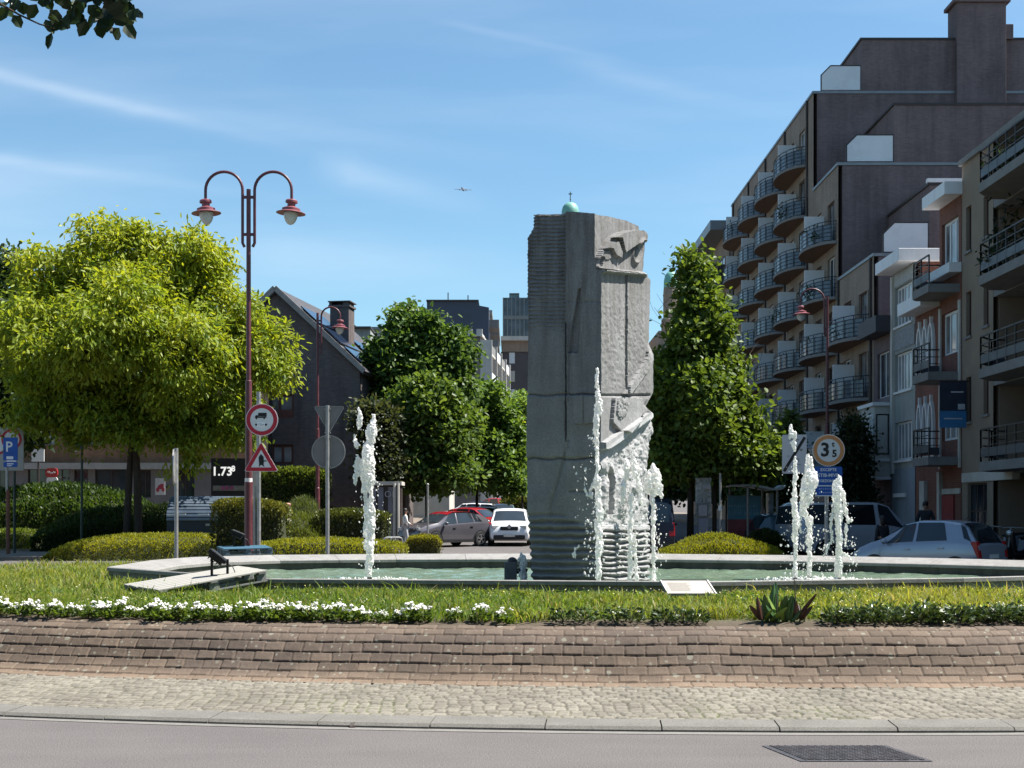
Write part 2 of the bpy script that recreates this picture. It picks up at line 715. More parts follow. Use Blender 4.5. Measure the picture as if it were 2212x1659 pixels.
mb = MB()
th = np.linspace(-pi, pi, 4000)
s_ = arc_s(th)
tot = s_[-1]
nst = int(tot / 1.0)
for k in range(nst):
    a, b = k / nst * tot + 0.006, (k + 1) / nst * tot - 0.006
    tt = np.interp(np.linspace(a, b, 4), s_, th)
    dz, dy = random.uniform(-0.004, 0.004), random.uniform(-0.006, 0.006)
    vs_ = []
    for t_ in tt:
        for d_, z_ in ((0 + dy, -0.1), (0 + dy, 0.022 + dz * 0.5), (0.03 + dy, 0.048 + dz * 0.5), (0.34, 0.066 + dz), (0.34, -0.1)):
            x_, y_ = ring(np.array(t_), d_)
            vs_.append((x_, y_, z_))
    fs = []
    for i in range(3):
        for j in range(4):
            fs.append((i * 5 + j, (i + 1) * 5 + j, (i + 1) * 5 + j + 1, i * 5 + j + 1))
    fs += [(0, 1, 2, 3, 4), (19, 18, 17, 16, 15)]
    mb.add(vs_, fs)
struct(mb.build("kerb", kerb_mat()))

# thin pale gutter strip under the kerb
mb = MB()
tt = np.linspace(-pi, pi, 400)
xo, yo = ring(tt, -0.11)
xi, yi = ring(tt, 0.03)
vs_ = [(xo[i], yo[i], 0.004) for i in range(400)] + [(xi[i], yi[i], 0.006) for i in range(400)]
mb.add(vs_, [(i, i + 1, 401 + i, 400 + i) for i in range(399)])
struct(mb.build("gutter_strip", plain("gutter_concrete", (0.165, 0.156, 0.145), 0.9, 0, 0.16, 5.0, 0.3)))


def tint_mat(name, rough=0.9, bump=0.35, bscale=60.0, spots=None):
    t = NT(name)
    c = t.attr("tint")
    v = t.coord("Object")
    n1 = t.tex("ShaderNodeTexNoise", v, Scale=bscale, Detail=4.0, Roughness=0.65)
    n2 = t.tex("ShaderNodeTexNoise", v, Scale=1.1, Detail=6.0, Roughness=0.65)
    c = t.mix(1.0, c, t.ramp(n1.outputs[0], [(0.25, 0.72), (0.75, 1.26)]), 'MULTIPLY')
    c = t.mix(1.0, c, t.ramp(n2.outputs[0], [(0.3, 0.80), (0.7, 1.16)]), 'MULTIPLY')
    if spots:
        wv = t.tex("ShaderNodeTexNoise", v, Scale=22.0, Detail=3.0)
        vec = t.node("ShaderNodeVectorMath", operation='MULTIPLY_ADD')
        t.l.new(wv.outputs["Color"], vec.inputs[0])
        vec.inputs[1].default_value = (0.022, 0.022, 0.022)
        t.l.new(v, vec.inputs[2])
        for sc, r0, keep in ((9.0, 0.30, 0.66), (17.0, 0.32, 0.55), (6.0, 0.20, 0.60)):
            vo = t.tex("ShaderNodeTexVoronoi", vec.outputs[0], Scale=sc)
            sepc = t.node("ShaderNodeSeparateColor")
            t.l.new(vo.outputs["Color"], sepc.inputs[0])
            rad = t.math('MULTIPLY', t.math('SUBTRACT', sepc.outputs[0], keep, True), r0 / (1 - keep))
            k = t.math('LESS_THAN', vo.outputs["Distance"], rad)
            k = t.math('MULTIPLY', k, t.ramp(n2.outputs[0], [(0.36, 0.25), (0.55, 0.85)]))
            c = t.mix(k, c, t.mix(n1.outputs[0], (0.15, 0.145, 0.115), (0.30, 0.29, 0.235)))
    t.set(c, rough, 0, 0.2)
    t.bump(n1.outputs[0], bump, 0.006)
    return t.m


th = theta_samples(0.012)
S = arc_s(th)

# cobbles between kerb and brick
nt = 110
pd = np.linspace(0.34, 1.86, nt)
pz = 0.062 + (pd - 0.34) / 1.52 * 0.093
T = pd - 0.34
tw = T[:, None] + 0.05 * (vnoise(S[None, :] * 2.2, T[:, None] * 2.0) - 0.5) + 0.035 * (vnoise(S[None, :] * 7.5, T[:, None] * 7.0, 8) - 0.5)
row = np.floor(tw / 0.105)
off = h2(row, row * 0 + 3.0) * 0.3
rw = 0.125
sw = S[None, :] + 0.06 * (vnoise(S[None, :] * 4.1 + 9, T[:, None] * 8.0, 3) - 0.5) + off + 0.05 * h2(row, row * 0 + 9)
cell = np.floor(sw / rw)
ls, lt = sw / rw - cell, tw / 0.105 - row
jx, jy = 0.10 + 0.12 * h2(cell, row + 7), 0.10 + 0.12 * h2(cell + 5, row)
e = np.minimum(np.minimum(ls, 1 - ls) / jx, np.minimum(lt, 1 - lt) / jy)
e = np.clip(e + 0.35 * (vnoise(S[None, :] * 40, T[:, None] * 40) - 0.5), 0, 1)
e = e * e * (3 - 2 * e)
hh = (e - 1) * 0.014 + (h2(cell, row) - 0.5) * 0.014 * e + 0.006 * (fbm(S[None, :] * 25, T[:, None] * 25, 3) - 0.5)
mossy = np.clip((fbm(S[None, :] * 0.9, T[:, None] * 1.2, 3, 4) - 0.42) * 5, 0, 1) * np.clip((1.0 - T[:, None] / 1.5), 0.15, 1)
stone = np.array([0.176, 0.162, 0.135])[None, None] * (0.86 + 0.3 * h2(cell + 2, row + 1))[..., None]
joint = np.array([0.090, 0.080, 0.063])[None, None] * (1 - mossy[..., None]) + np.array([0.075, 0.09, 0.028])[None, None] * mossy[..., None]
k = np.clip(e * 1.5, 0, 1)[..., None]
band("cobblestones", th, pd, pz, hh, stone * k + joint * (1 - k), tint_mat("cobble_stone", 0.9, 0.4, 75.0))

# the sloping brick skirt, eight courses
kd = [1.84, 1.98, 2.10, 2.20, 2.29, 2.38, 2.50, 2.68]
kz = [0.15, 0.19, 0.26, 0.36, 0.47, 0.57, 0.645, 0.69]
kl = np.concatenate([[0], np.cumsum(np.hypot(np.diff(kd), np.diff(kz)))])
nt = 112
tl = np.linspace(0, kl[-1], nt)
pd, pz = np.interp(tl, kl, kd), np.interp(tl, kl, kz)
ker = np.ones(13) / 13
pad = lambda a: np.convolve(np.concatenate([a[0] + (np.arange(-6, 0)) * (a[1] - a[0]), a, a[-1] + np.arange(1, 7) * (a[-1] - a[-2])]), ker, 'valid')
pd, pz = pad(pd), pad(pz)
RH = kl[-1] / 8
wob = 0.03 * (vnoise(S * 1.1, S * 0 + 2.0) - 0.5)
tw = tl[:, None] + wob[None, :] + 0.012 * (vnoise(S[None, :] * 4.2, tl[:, None] * 6.0, 17) - 0.5)
row = np.clip(np.floor(tw / RH), 0, 7)
rw = 0.228
sw = S[None, :] + 0.035 * (vnoise(S[None, :] * 2.6, tl[:, None] * 7.0, 23) - 0.5) + np.mod(row, 2) * rw * 0.5 + (h2(row, row * 0 + 1) - 0.5) * 0.05
cell = np.floor(sw / rw)
ls, lt = sw / rw - cell, np.clip(tw / RH - row, 0, 1)
ej = 0.030 + 0.03 * h2(cell, row + 3)
ex = np.clip(np.minimum(ls, 1 - ls) / ej, 0, 1)
ey = np.clip(np.minimum(lt / (0.06 + 0.05 * h2(cell + 3, row)), (1 - lt) / (0.07 + 0.06 * h2(cell + 8, row))), 0, 1)
rnd = np.clip(1 - np.hypot(1 - ex, 1 - ey), 0, 1)
e = rnd * rnd * (3 - 2 * rnd)
tilt = (1 - lt) * 0.0045
hh = (e - 1) * 0.014 + tilt * e + (h2(cell, row) - 0.5) * 0.010 * e + 0.007 * (fbm(S[None, :] * 18, tl[:, None] * 18, 4) - 0.5)
r_ = h2(cell + 11, row + 5)[..., None]
base = np.array([0.090, 0.069, 0.053]) * (1 - r_) + np.array([0.146, 0.110, 0.083]) * r_
dusty = np.clip((2.2 - tw / RH) / 2.0, 0, 1)[..., None] * 0.75
patch = np.clip((fbm(S[None, :] * 0.55, tl[:, None] * 1.5, 3, 9) - 0.5) * 4, 0, 1)[..., None]
base = base * (1 - 0.35 * patch) + np.array([0.115, 0.092, 0.082]) * 0.35 * patch
base = base * (1 - dusty) + np.array([0.205, 0.150, 0.108]) * dusty
joint = np.array([0.085, 0.064, 0.050])[None, None] * np.ones_like(base)
deep = np.clip((0.16 - lt) / 0.16, 0, 1)[..., None] * 0.55
joint = joint * (1 - deep) + np.array([0.07, 0.052, 0.042]) * deep
k = np.clip(e * 1.6, 0, 1)[..., None]
band("brick_skirt", th, pd, pz, hh, base * k + joint * (1 - k), tint_mat("skirt_brick", 0.88, 0.45, 90.0, spots=True))

# ------------------------------------------------------------------ basin outline
BASIN = [(-6.85, 23.0), (-6.95, 26.2), (-6.6, 28.0), (-5.2, 29.4), (-2.6, 30.1), (0.5, 30.35), (3.2, 30.2), (6.0, 29.2), (8.6, 27.3),
         (10.6, 25.4), (11.2, 23.6), (10.4, 21.7), (8.6, 20.3), (6.4, 19.3), (2.62, 18.25), (-3.4, 19.05)]


def inset(poly, d):
    """clockwise convex outline moved inwards by d"""
    n = len(poly)
    out = []
    for i in range(n):
        p0, p1, p2 = Vector(poly[i - 1]), Vector(poly[i]), Vector(poly[(i + 1) % n])
        e1, e2 = (p1 - p0).normalized(), (p2 - p1).normalized()
        n1, n2 = Vector((e1.y, -e1.x)), Vector((e2.y, -e2.x))
        b = (n1 + n2)
        b = b / max(0.3, b.dot(n1))
        out.append(tuple(p1 + b * d))
    return out


def densify(poly, step):
    out = []
    n = len(poly)
    for i in range(n):
        a, b = Vector(poly[i]), Vector(poly[(i + 1) % n])
        k = max(1, int((b - a).length / step))
        out += [tuple(a.lerp(b, j / k)) for j in range(k)]
    return out


def inside(px_, py_, poly):
    c = np.zeros(np.shape(px_), bool)
    n = len(poly)
    for i in range(n):
        x0, y0 = poly[i]
        x1, y1 = poly[(i + 1) % n]
        if y0 == y1:
            continue
        k = ((y0 > py_) != (y1 > py_)) & (px_ < (x1 - x0) * (py_ - y0) / (y1 - y0) + x0)
        c ^= k
    return c


# lawn sheet: from the top of the skirt to the basin wall
thl = np.linspace(-pi, pi, 361)
bd = densify(inset(BASIN, 0.2), 0.25)
bang = np.array([atan2(p[1] - 24.3, p[0] - 2.2) for p in bd])
order = np.argsort(bang)
bx, by, bang = np.array([p[0] for p in bd])[order], np.array([p[1] for p in bd])[order], bang[order]
rows_ = []
for d_, z_ in ((2.60, 0.60), (2.70, 0.675), (2.9, 0.715), (3.3, 0.745)):
    x_, y_ = ring(thl, d_)
    rows_.append(np.stack([x_, y_, np.full_like(x_, z_)], 1))
lx, ly = rows_[-1][:, 0], rows_[-1][:, 1]
ang = np.arctan2(ly - 24.3, lx - 2.2)
ibx = np.interp(ang, bang, bx, period=2 * pi)
iby = np.interp(ang, bang, by, period=2 * pi)
for f_ in (0.33, 0.66, 1.0):
    rows_.append(np.stack([lx + (ibx - lx) * f_, ly + (iby - ly) * f_, np.full_like(lx, 0.745)], 1))
V = np.concatenate(rows_)
n_ = len(thl)
ii = (np.arange(len(rows_) - 1)[:, None] * n_ + np.arange(n_ - 1)[None, :]).ravel()
Q = np.stack([ii, ii + 1, ii + 1 + n_, ii + n_], 1)
soil = np.zeros((len(V), 3)) + np.array([0.060, 0.085, 0.022])
soil[:3 * n_] = np.array([0.085, 0.068, 0.05])
struct(fast_mesh("lawn", V, Q, tint_mat("lawn_soil", 0.95, 0.8, 30.0), tint=soil, smooth=True))


def front_y(x):
    c = np.clip((x - ICX) / IRX, -0.98, 0.98)
    return ICY - IRF * np.sqrt(1 - c * c)


def lawn_z(x, y):
    return np.interp(y - front_y(x), [2.6, 2.7, 2.9, 3.3], [0.62, 0.675, 0.715, 0.745])


def leaves(centers, length, width, tint, axis=None, up=None, fold=0.25, droop=0.0, rnd=1.0):
    """leaf-sized faces: each a folded pair of quads; axis = growing direction (N,3)"""
    n = len(centers)
    if axis is None:
        axis = rng.normal(size=(n, 3))
    axis = axis + rng.normal(size=(n, 3)) * 0.35 * rnd
    axis[:, 2] -= droop
    axis /= np.linalg.norm(axis, axis=1, keepdims=True) + 1e-9
    if up is None:
        up = rng.normal(size=(n, 3)) * 0.7 + np.array([0, 0, 1.0])
    side = np.cross(axis, up)
    side /= np.linalg.norm(side, axis=1, keepdims=True) + 1e-9
    nrm = np.cross(side, axis)
    L = (np.asarray(length) * np.ones(n))[:, None]
    W = (np.asarray(width) * np.ones(n))[:, None] * 0.5
    c = np.asarray(centers)
    P = np.zeros((n, 6, 3))
    P[:, 0] = c
    P[:, 1] = c + axis * L * 0.30 + side * W + nrm * W * fold
    P[:, 2] = c + axis * L * 0.30 - side * W + nrm * W * fold
    P[:, 3] = c + axis * L * 0.5
    P[:, 4] = c + axis * L * 0.74 + side * W * 0.80 + nrm * W * fold * 0.7
    M2 = c + axis * L * 0.74 - side * W * 0.80 + nrm * W * fold * 0.7
    P[:, 5] = c + axis * L
    P2 = np.zeros((n, 8, 3))
    P2[:, 0], P2[:, 1], P2[:, 2], P2[:, 3] = P[:, 0], P[:, 1], P[:, 4], P[:, 5]
    P2[:, 4], P2[:, 5], P2[:, 6], P2[:, 7] = P[:, 0], P[:, 5], M2, P[:, 2]
    o = np.arange(n)[:, None] * 8
    Q = np.concatenate([o + np.array([[0, 1, 2, 3]]), o + np.array([[4, 5, 6, 7]])])
    return P2.reshape(-1, 3), Q, np.repeat(np.asarray(tint) * np.ones((n, 3)), 8, 0)


def join(parts):
    Vv, Qq, Tt, o = [], [], [], 0
    for P, Q, T in parts:
        Vv.append(P)
        Qq.append(Q + o)
        Tt.append(T)
        o += len(P)
    return np.concatenate(Vv), np.concatenate(Qq), np.concatenate(Tt)


def cols(a, b, n, spread=0.15):
    f = rng.random((n, 1))
    return (np.array(a) * (1 - f) + np.array(b) * f) * rng.uniform(1 - spread, 1 + spread, (n, 1))


# ------------------------------------------------------------------ grass blades
def grass(n, xr, yr, hmin, hmax, name="grass"):
    x = rng.uniform(*xr, n)
    y = rng.uniform(*yr, n)
    dd = y - front_y(x)
    c = (x - ICX) / IRX
    inner = (c ** 2 + ((y - ICY) / np.where(y < ICY, IRF, IRB)) ** 2) < 0.78
    clump = fbm(x * 1.6, y * 1.6, 3, 2)
    keep = (dd > 2.80 + 0.14 * vnoise(x * 5, y * 0)) & ~inside(x, y, inset(BASIN, 0.02)) & ((dd > 2.8) & ((y < 21) | inner))
    soil_gap = (x > 0.4) & (dd < 3.02 + 0.1 * vnoise(x * 4, y * 0, 5))
    keep &= ~soil_gap
    keep &= rng.random(n) < np.clip(0.10 + (clump - 0.25) * 2.6, 0.08, 1)
    x, y, clump = x[keep], y[keep], clump[keep]
    n = len(x)
    z = lawn_z(x, y) - 0.01
    h = rng.uniform(hmin, hmax, n) * (0.45 + 1.0 * clump) * np.where(rng.random(n) < 0.02, 1.9, 1.0)
    w = rng.uniform(0.003, 0.0105, n)
    a = rng.uniform(0, 2 * pi, n)
    lean = rng.uniform(0.15, 0.95, n) * h
    la = rng.uniform(0, 2 * pi, n)
    dx, dy = np.cos(a) * w, np.sin(a) * w
    lx, ly = np.cos(la) * lean, np.sin(la) * lean
    P = np.zeros((n, 6, 3))
    for i, (f_, zz, ww) in enumerate(((0, 0, 1.0), (0.35, 0.62, 0.9), (1.0, 1.0, 0.15))):
        for j, sg in enumerate((-1, 1)):
            P[:, i * 2 + j, 0] = x + lx * f_ + dx * sg * ww
            P[:, i * 2 + j, 1] = y + ly * f_ + dy * sg * ww
            P[:, i * 2 + j, 2] = z + h * zz * (1 - 0.25 * (lean / h) * f_)
    o = np.arange(n)[:, None] * 6
    Q = np.concatenate([o + np.array([[0, 1, 3, 2]]), o + np.array([[2, 3, 5, 4]])])
    # the right-hand side and dry patches are yellower
    yel = np.clip((x + 1.0) / 6.0, 0, 1) * 0.55 + np.clip((-x - 4.0) / 3.0, 0, 1) * 0.35 + 0.5 * (clump - 0.5)
    yel = np.clip(yel + rng.normal(0, 0.22, n), 0, 1)[:, None]
    col = np.array([0.110, 0.185, 0.030]) * (1 - yel) + np.array([0.325, 0.31, 0.055]) * yel
    dry = (rng.random(n) < 0.09)[:, None]
    col = np.where(dry, np.array([0.32, 0.27, 0.13]), col) * rng.uniform(0.75, 1.25, (n, 1))
    return P.reshape(-1, 3), Q, np.repeat(col, 6, 0)


def weeds(n):
    x, y = rng.uniform(-7.8, 8.3, n), rng.uniform(14.2, 19.0, n)
    keep = (y - front_y(x) > 2.95) & ~inside(x, y, inset(BASIN, 0.0)) & (fbm(x * 0.9 + 40, y * 0.9, 3, 61) > 0.50)
    x, y = x[keep], y[keep]
    m = len(x)
    c = np.stack([x, y, lawn_z(x, y) + rng.uniform(0.01, 0.09, m)], 1)
    fl = rng.random(m) < 0.06
    col = np.where(fl[:, None], np.array([0.72, 0.70, 0.50]), cols((0.05, 0.11, 0.022), (0.16, 0.22, 0.035), m))
    c[fl, 2] += 0.05
    axs = rng.normal(size=(m, 3)) * np.array([1, 1, 0.35]) + np.array([0, 0, 0.35])
    return leaves(c, np.where(fl, 0.018, rng.uniform(0.03, 0.075, m)), np.where(fl, 0.02, rng.uniform(0.015, 0.035, m)), col, axs)


parts = [weeds(26000), grass(150000, (-7.8, 8.3), (14.2, 19.2), 0.06, 0.15), grass(34000, (-12, -3.0), (17.5, 30.0), 0.07, 0.17)]
Vg, Qg, Tg, o_ = [], [], [], 0
for P_, Q_, T_ in parts:
    Vg.append(P_)
    Qg.append(Q_ + o_)
    Tg.append(T_)
    o_ += len(P_)
tag(fast_mesh("grass", np.concatenate(Vg), np.concatenate(Qg), leaf_mat("grass_blade", 0.5, 0.55), tint=np.concatenate(Tg)),
    "short yellow green grass on the raised island in front of the basin", "grass", kind="stuff")

# ------------------------------------------------------------------ basin
basin = thing("fountain_basin", "long low concrete fountain basin with pale sloping coping", "fountain basin", (0, 0, 0))


def concrete_mat(name, c1, c2, stain, rough=0.85, joints=0.0, bump=0.3):
    t = NT(name)
    v = t.coord("Object")
    n1 = t.tex("ShaderNodeTexNoise", v, Scale=1.4, Detail=8.0, Roughness=0.65)
    n2 = t.tex("ShaderNodeTexNoise", v, Scale=40.0, Detail=4.0, Roughness=0.6)
    n3 = t.tex("ShaderNodeTexNoise", t.coord("Object", (3.0, 3.0, 0.35)), Scale=1.6, Detail=6.0, Roughness=0.7)
    c = t.ramp(n1.outputs[0], [(0.28, c1), (0.72, c2)])
    c = t.mix(t.ramp(n3.outputs[0], [(0.46, 0.0), (0.68, 0.75)]), c, stain)
    c = t.mix(1.0, c, t.ramp(n2.outputs[0], [(0.25, 0.82), (0.75, 1.15)]), 'MULTIPLY')
    t.set(c, rough, 0, 0.25)
    t.bump(n2.outputs[0], bump, 0.01)
    return t.m


M_coping = concrete_mat("coping_concrete", (0.215, 0.208, 0.20), (0.27, 0.262, 0.252), (0.165, 0.157, 0.146), 0.8)
M_wall = concrete_mat("basin_wall_concrete", (0.16, 0.155, 0.142), (0.24, 0.23, 0.21), (0.09, 0.085, 0.075), 0.85)

P0 = densify(BASIN, 0.5)
nb = len(P0)
outer, inner_ = BASIN, inset(BASIN, 0.55)


def ring_poly(poly, n_each):
    out = []
    k = len(poly)
    for i in range(k):
        a, b = Vector(poly[i]), Vector(poly[(i + 1) % k])
        m_ = n_each[i]
        out += [tuple(a.lerp(b, j / m_)) for j in range(m_)]
    return out


cnt = [max(1, int((Vector(BASIN[i]) - Vector(BASIN[(i + 1) % len(BASIN)])).length / 1.15)) for i in range(len(BASIN))]
R0, R1, R2, R3 = (ring_poly(inset(BASIN, d_) if d_ else BASIN, cnt) for d_ in (0.0, 0.02, 0.53, 0.55))
R4, R5 = ring_poly(inset(BASIN, 0.03), cnt), ring_poly(inset(BASIN, 0.50), cnt)
nb = len(R0)
cop, wal = MB(), MB()
prof = [(R0, 0.90), (R0, 0.952), (R1, 0.965), (R2, 0.868), (R3, 0.855), (R3, 0.80)]
for i in range(nb):
    j = (i + 1) % nb
    vs_ = []
    for idx, s2 in ((i, 0.004), (j, -0.004)):
        for Rr, z_ in prof:
            a, b = Vector(Rr[i]), Vector(Rr[j])
            L_ = max((b - a).length, 1e-3)
            p = a.lerp(b, (0.004 / L_) if idx == i else 1 - 0.004 / L_)
            vs_.append((p.x, p.y, z_ + 0.0))
    m_ = len(prof)
    cop.add(vs_, [(q, q + 1, m_ + q + 1, m_ + q) for q in range(m_ - 1)] + [(0, m_, 2 * m_ - 1, m_ - 1), tuple(range(m_)), tuple(range(2 * m_ - 1, m_ - 1, -1))])
cop.build("coping", M_coping, basin)
vs_ = [(*R4[i], 0.2) for i in range(nb)] + [(*R4[i], 0.905) for i in range(nb)] + [(*R5[i], 0.805) for i in range(nb)] + [(*R5[i], 0.2) for i in range(nb)]
fs = []
for i in range(nb):
    j = (i + 1) % nb
    for q in range(2):
        fs.append((q * nb + i, q * nb + j, (q + 1) * nb + j, (q + 1) * nb + i))
wal.add(vs_, fs).build("wall", M_wall, basin)
MB().add([(*R5[i], 0.804) for i in range(nb)] + [(*R5[i], 0.2) for i in range(nb)], [(i, (i + 1) % nb, nb + (i + 1) % nb, nb + i) for i in range(nb)]).build(
    "inner_wall", concrete_mat("wet_concrete", (0.060, 0.058, 0.053), (0.105, 0.10, 0.09), (0.028, 0.030, 0.022), 0.5), basin)
fl = MB()
fl.add([(*p, 0.25) for p in inset(BASIN, 0.2)], [tuple(range(len(BASIN)))])
fl.build("floor", plain("basin_floor", (0.10, 0.13, 0.10), 0.9), basin)

# water with small steep waves
WZ = 0.665
st = 0.06
X_, Y_ = np.meshgrid(np.arange(-7, 11.4, st), np.arange(18.4, 30.3, st))
hgt = (fbm(X_ * 2.2, Y_ * 1.5, 4, 20) - 0.5) * 0.085 + (fbm(X_ * 6.5, Y_ * 5.0, 3, 31) - 0.5) * 0.035
V = np.stack([X_.ravel(), Y_.ravel(), WZ + hgt.ravel()], 1)
ny_, nx_ = X_.shape
ii = (np.arange(ny_ - 1)[:, None] * nx_ + np.arange(nx_ - 1)[None, :]).ravel()
Q = np.stack([ii, ii + 1, ii + 1 + nx_, ii + nx_], 1)
cx_, cy_ = V[Q].mean(1)[:, 0], V[Q].mean(1)[:, 1]
Q = Q[inside(cx_, cy_, inset(BASIN, 0.35))]
t = NT("basin_water")
n1 = t.tex("ShaderNodeTexNoise", t.coord("Object", (1, 0.7, 1)), Scale=1.3, Detail=6.0)
n2 = t.tex("ShaderNodeTexNoise", t.coord("Object", (1, 0.7, 1)), Scale=14.0, Detail=5.0)
c = t.ramp(n1.outputs[0], [(0.3, (0.10, 0.155, 0.105)), (0.7, (0.16, 0.215, 0.15))])
c = t.mix(t.ramp(n2.outputs[0], [(0.60, 0.0), (0.72, 0.45)]), c, (0.30, 0.36, 0.31))
t.set(c, 0.16, 0, 0.5)
t.bump(n2.outputs[0], 0.35, 0.03)
struct(fast_mesh("water", V, Q, t.m, smooth=True))
# ================================================================== PLANTS ON THE ISLAND
M_leaf = leaf_mat("leaf", 0.45, 0.5)
M_locust = leaf_mat("locust_leaf", 0.48, 0.5)
M_glossy = leaf_mat("glossy_leaf", 0.22, 0.32)
M_petal = plain("white_petal", (0.80, 0.79, 0.73), 0.6, 0, 0.06, 30.0)


def plant_mesh(n, r, h, l, w, c1, c2, name, parent, mat=None):
    a, rad = rng.uniform(0, 2 * pi, n), np.sqrt(rng.random(n)) * r
    z = rng.uniform(0.1, 1.0, n) * h * (1 - 0.45 * (rad / r) ** 2)
    c = np.stack([np.cos(a) * rad, np.sin(a) * rad, z], 1)
    axs = np.stack([np.cos(a), np.sin(a), rng.uniform(0.1, 1.0, n)], 1)
    return _pm(c, l, w, c1, c2, axs, name, parent, mat, n)


def _pm(c, l, w, c1, c2, axs, name, parent, mat, n):
    P, Q, T = leaves(c, rng.uniform(0.7, 1.3, n) * l, rng.uniform(0.7, 1.2, n) * w, cols(c1, c2, n), axs)
    return fast_mesh(name, P, Q, mat or M_leaf, parent, tint=T)


def begonia():
    r = thing("begonia_plant", "low begonia plant with white blossoms at the top edge of the brick slope", "flower", group="white begonias along the brick edge")
    plant_mesh(80, 0.11, 0.15, 0.055, 0.045, (0.05, 0.085, 0.016), (0.11, 0.17, 0.03), "foliage", r)
    mbx = MB()
    for i in range(9):
        a, rad = random.uniform(0, 2 * pi), sqrt(random.random()) * 0.105
        c = Vector((cos(a) * rad, sin(a) * rad, random.uniform(0.13, 0.205)))
        for q in range(random.choice((3, 4, 5))):
            b = random.uniform(0, 2 * pi)
            rr = random.uniform(0.012, 0.019)
            M = Matrix.Rotation(random.uniform(-0.8, 0.8), 3, 'X') @ Matrix.Rotation(random.uniform(-0.8, 0.8), 3, 'Y')
            mbx.ball(c + Vector((cos(b) * 0.018, sin(b) * 0.018, random.uniform(-0.014, 0.016))), (rr, rr, rr * 0.5), 7, 5, M=M)
    mbx.build("blossoms", M_petal, r, smooth=True)
    return r


protos = [begonia() for _ in range(4)]
used = set()
x = -6.6
i = 0
while x < -0.05:
    if not (x > -1.2 and random.random() < 0.3):
        d_ = 2.83 + random.uniform(-0.05, 0.09)
        y = float(front_y(np.array(x))) + d_
        p = protos[i % 4]
        if i % 4 not in used:
            used.add(i % 4)
            p.location = (x, y, float(lawn_z(x, y)))
            p.rotation_euler.z = random.uniform(0, 6)
        else:
            dup(p, (x, y, float(lawn_z(x, y))), random.uniform(0, 6), scale=random.uniform(0.65, 1.1))
        i += 1
    x += random.uniform(0.11, 0.19)


def bedding():
    r = thing("bedding_plant", "small dark green leafy bedding plant at the top edge of the brick slope", "plant", group="dark bedding plants along the brick edge")
    plant_mesh(120, 0.13, 0.17, 0.05, 0.028, (0.030, 0.055, 0.018), (0.065, 0.10, 0.030), "foliage", r, M_glossy)
    n = 7
    a = rng.uniform(0, 2 * pi, n)
    mbx = MB()
    for q in range(n):
        mbx.tube([(0, 0, -0.01), (cos(a[q]) * 0.04, sin(a[q]) * 0.04, 0.07), (cos(a[q]) * 0.09, sin(a[q]) * 0.09, 0.13)], [0.004, 0.003, 0.002], 5)
    mbx.build("stems", plain("plant_stem", (0.07, 0.06, 0.03), 0.7), r)
    return r


protos = [bedding() for _ in range(3)]
spots = [(ax(px, 14.55), 2.86) for px in (1215, 1262, 1330, 1362, 1440, 1475, 1505)]
xx = ax(1800, 14.6)
while xx < 6.9:
    spots += [(xx, 2.84 + random.uniform(-0.03, 0.05)), (xx + 0.09, 3.02 + random.uniform(-0.04, 0.06))]
    xx += random.uniform(0.15, 0.2)
for i, (x, d_) in enumerate(spots):
    y = float(front_y(np.array(x))) + d_
    if i < 3:
        protos[i].location = (x, y, float(lawn_z(x, y)))
    else:
        dup(protos[i % 3], (x, y, float(lawn_z(x, y))), random.uniform(0, 6), scale=random.uniform(0.85, 1.25))

# canna with upright green and bronze leaves
cx0 = ax(1680, 14.6)
cy0 = float(front_y(np.array(cx0))) + 2.92
canna = thing("canna_plant", "canna plant with broad upright green leaves and bronze side leaves", "plant", (cx0, cy0, float(lawn_z(cx0, cy0))))
canna.scale = (1.15, 1.2, 1.0)


def blade_leaf(mb, base, tip, width, bend=0.1, n=7, twist=0.0, mi=0):
    base, tip = Vector(base), Vector(tip)
    d = (tip - base)
    side = d.cross(Vector((sin(twist), cos(twist), 0.25))).normalized()
    nrm = side.cross(d).normalized()
    vs_ = []
    for i in range(n + 1):
        f = i / n
        p = base + d * f + nrm * (bend * sin(f * pi * 0.5) * f * d.length)
        w = width * 0.5 * (sin(pi * min(1, f * 0.93 + 0.05)) ** 0.75) + 0.002
        vs_ += [p - side * w + nrm * w * 0.45, p, p + side * w + nrm * w * 0.45]
    fs = []
    for i in range(n):
        fs += [(i * 3, i * 3 + 1, i * 3 + 4, i * 3 + 3), (i * 3 + 1, i * 3 + 2, i * 3 + 5, i * 3 + 4)]
    mb.add(vs_, fs, mi)


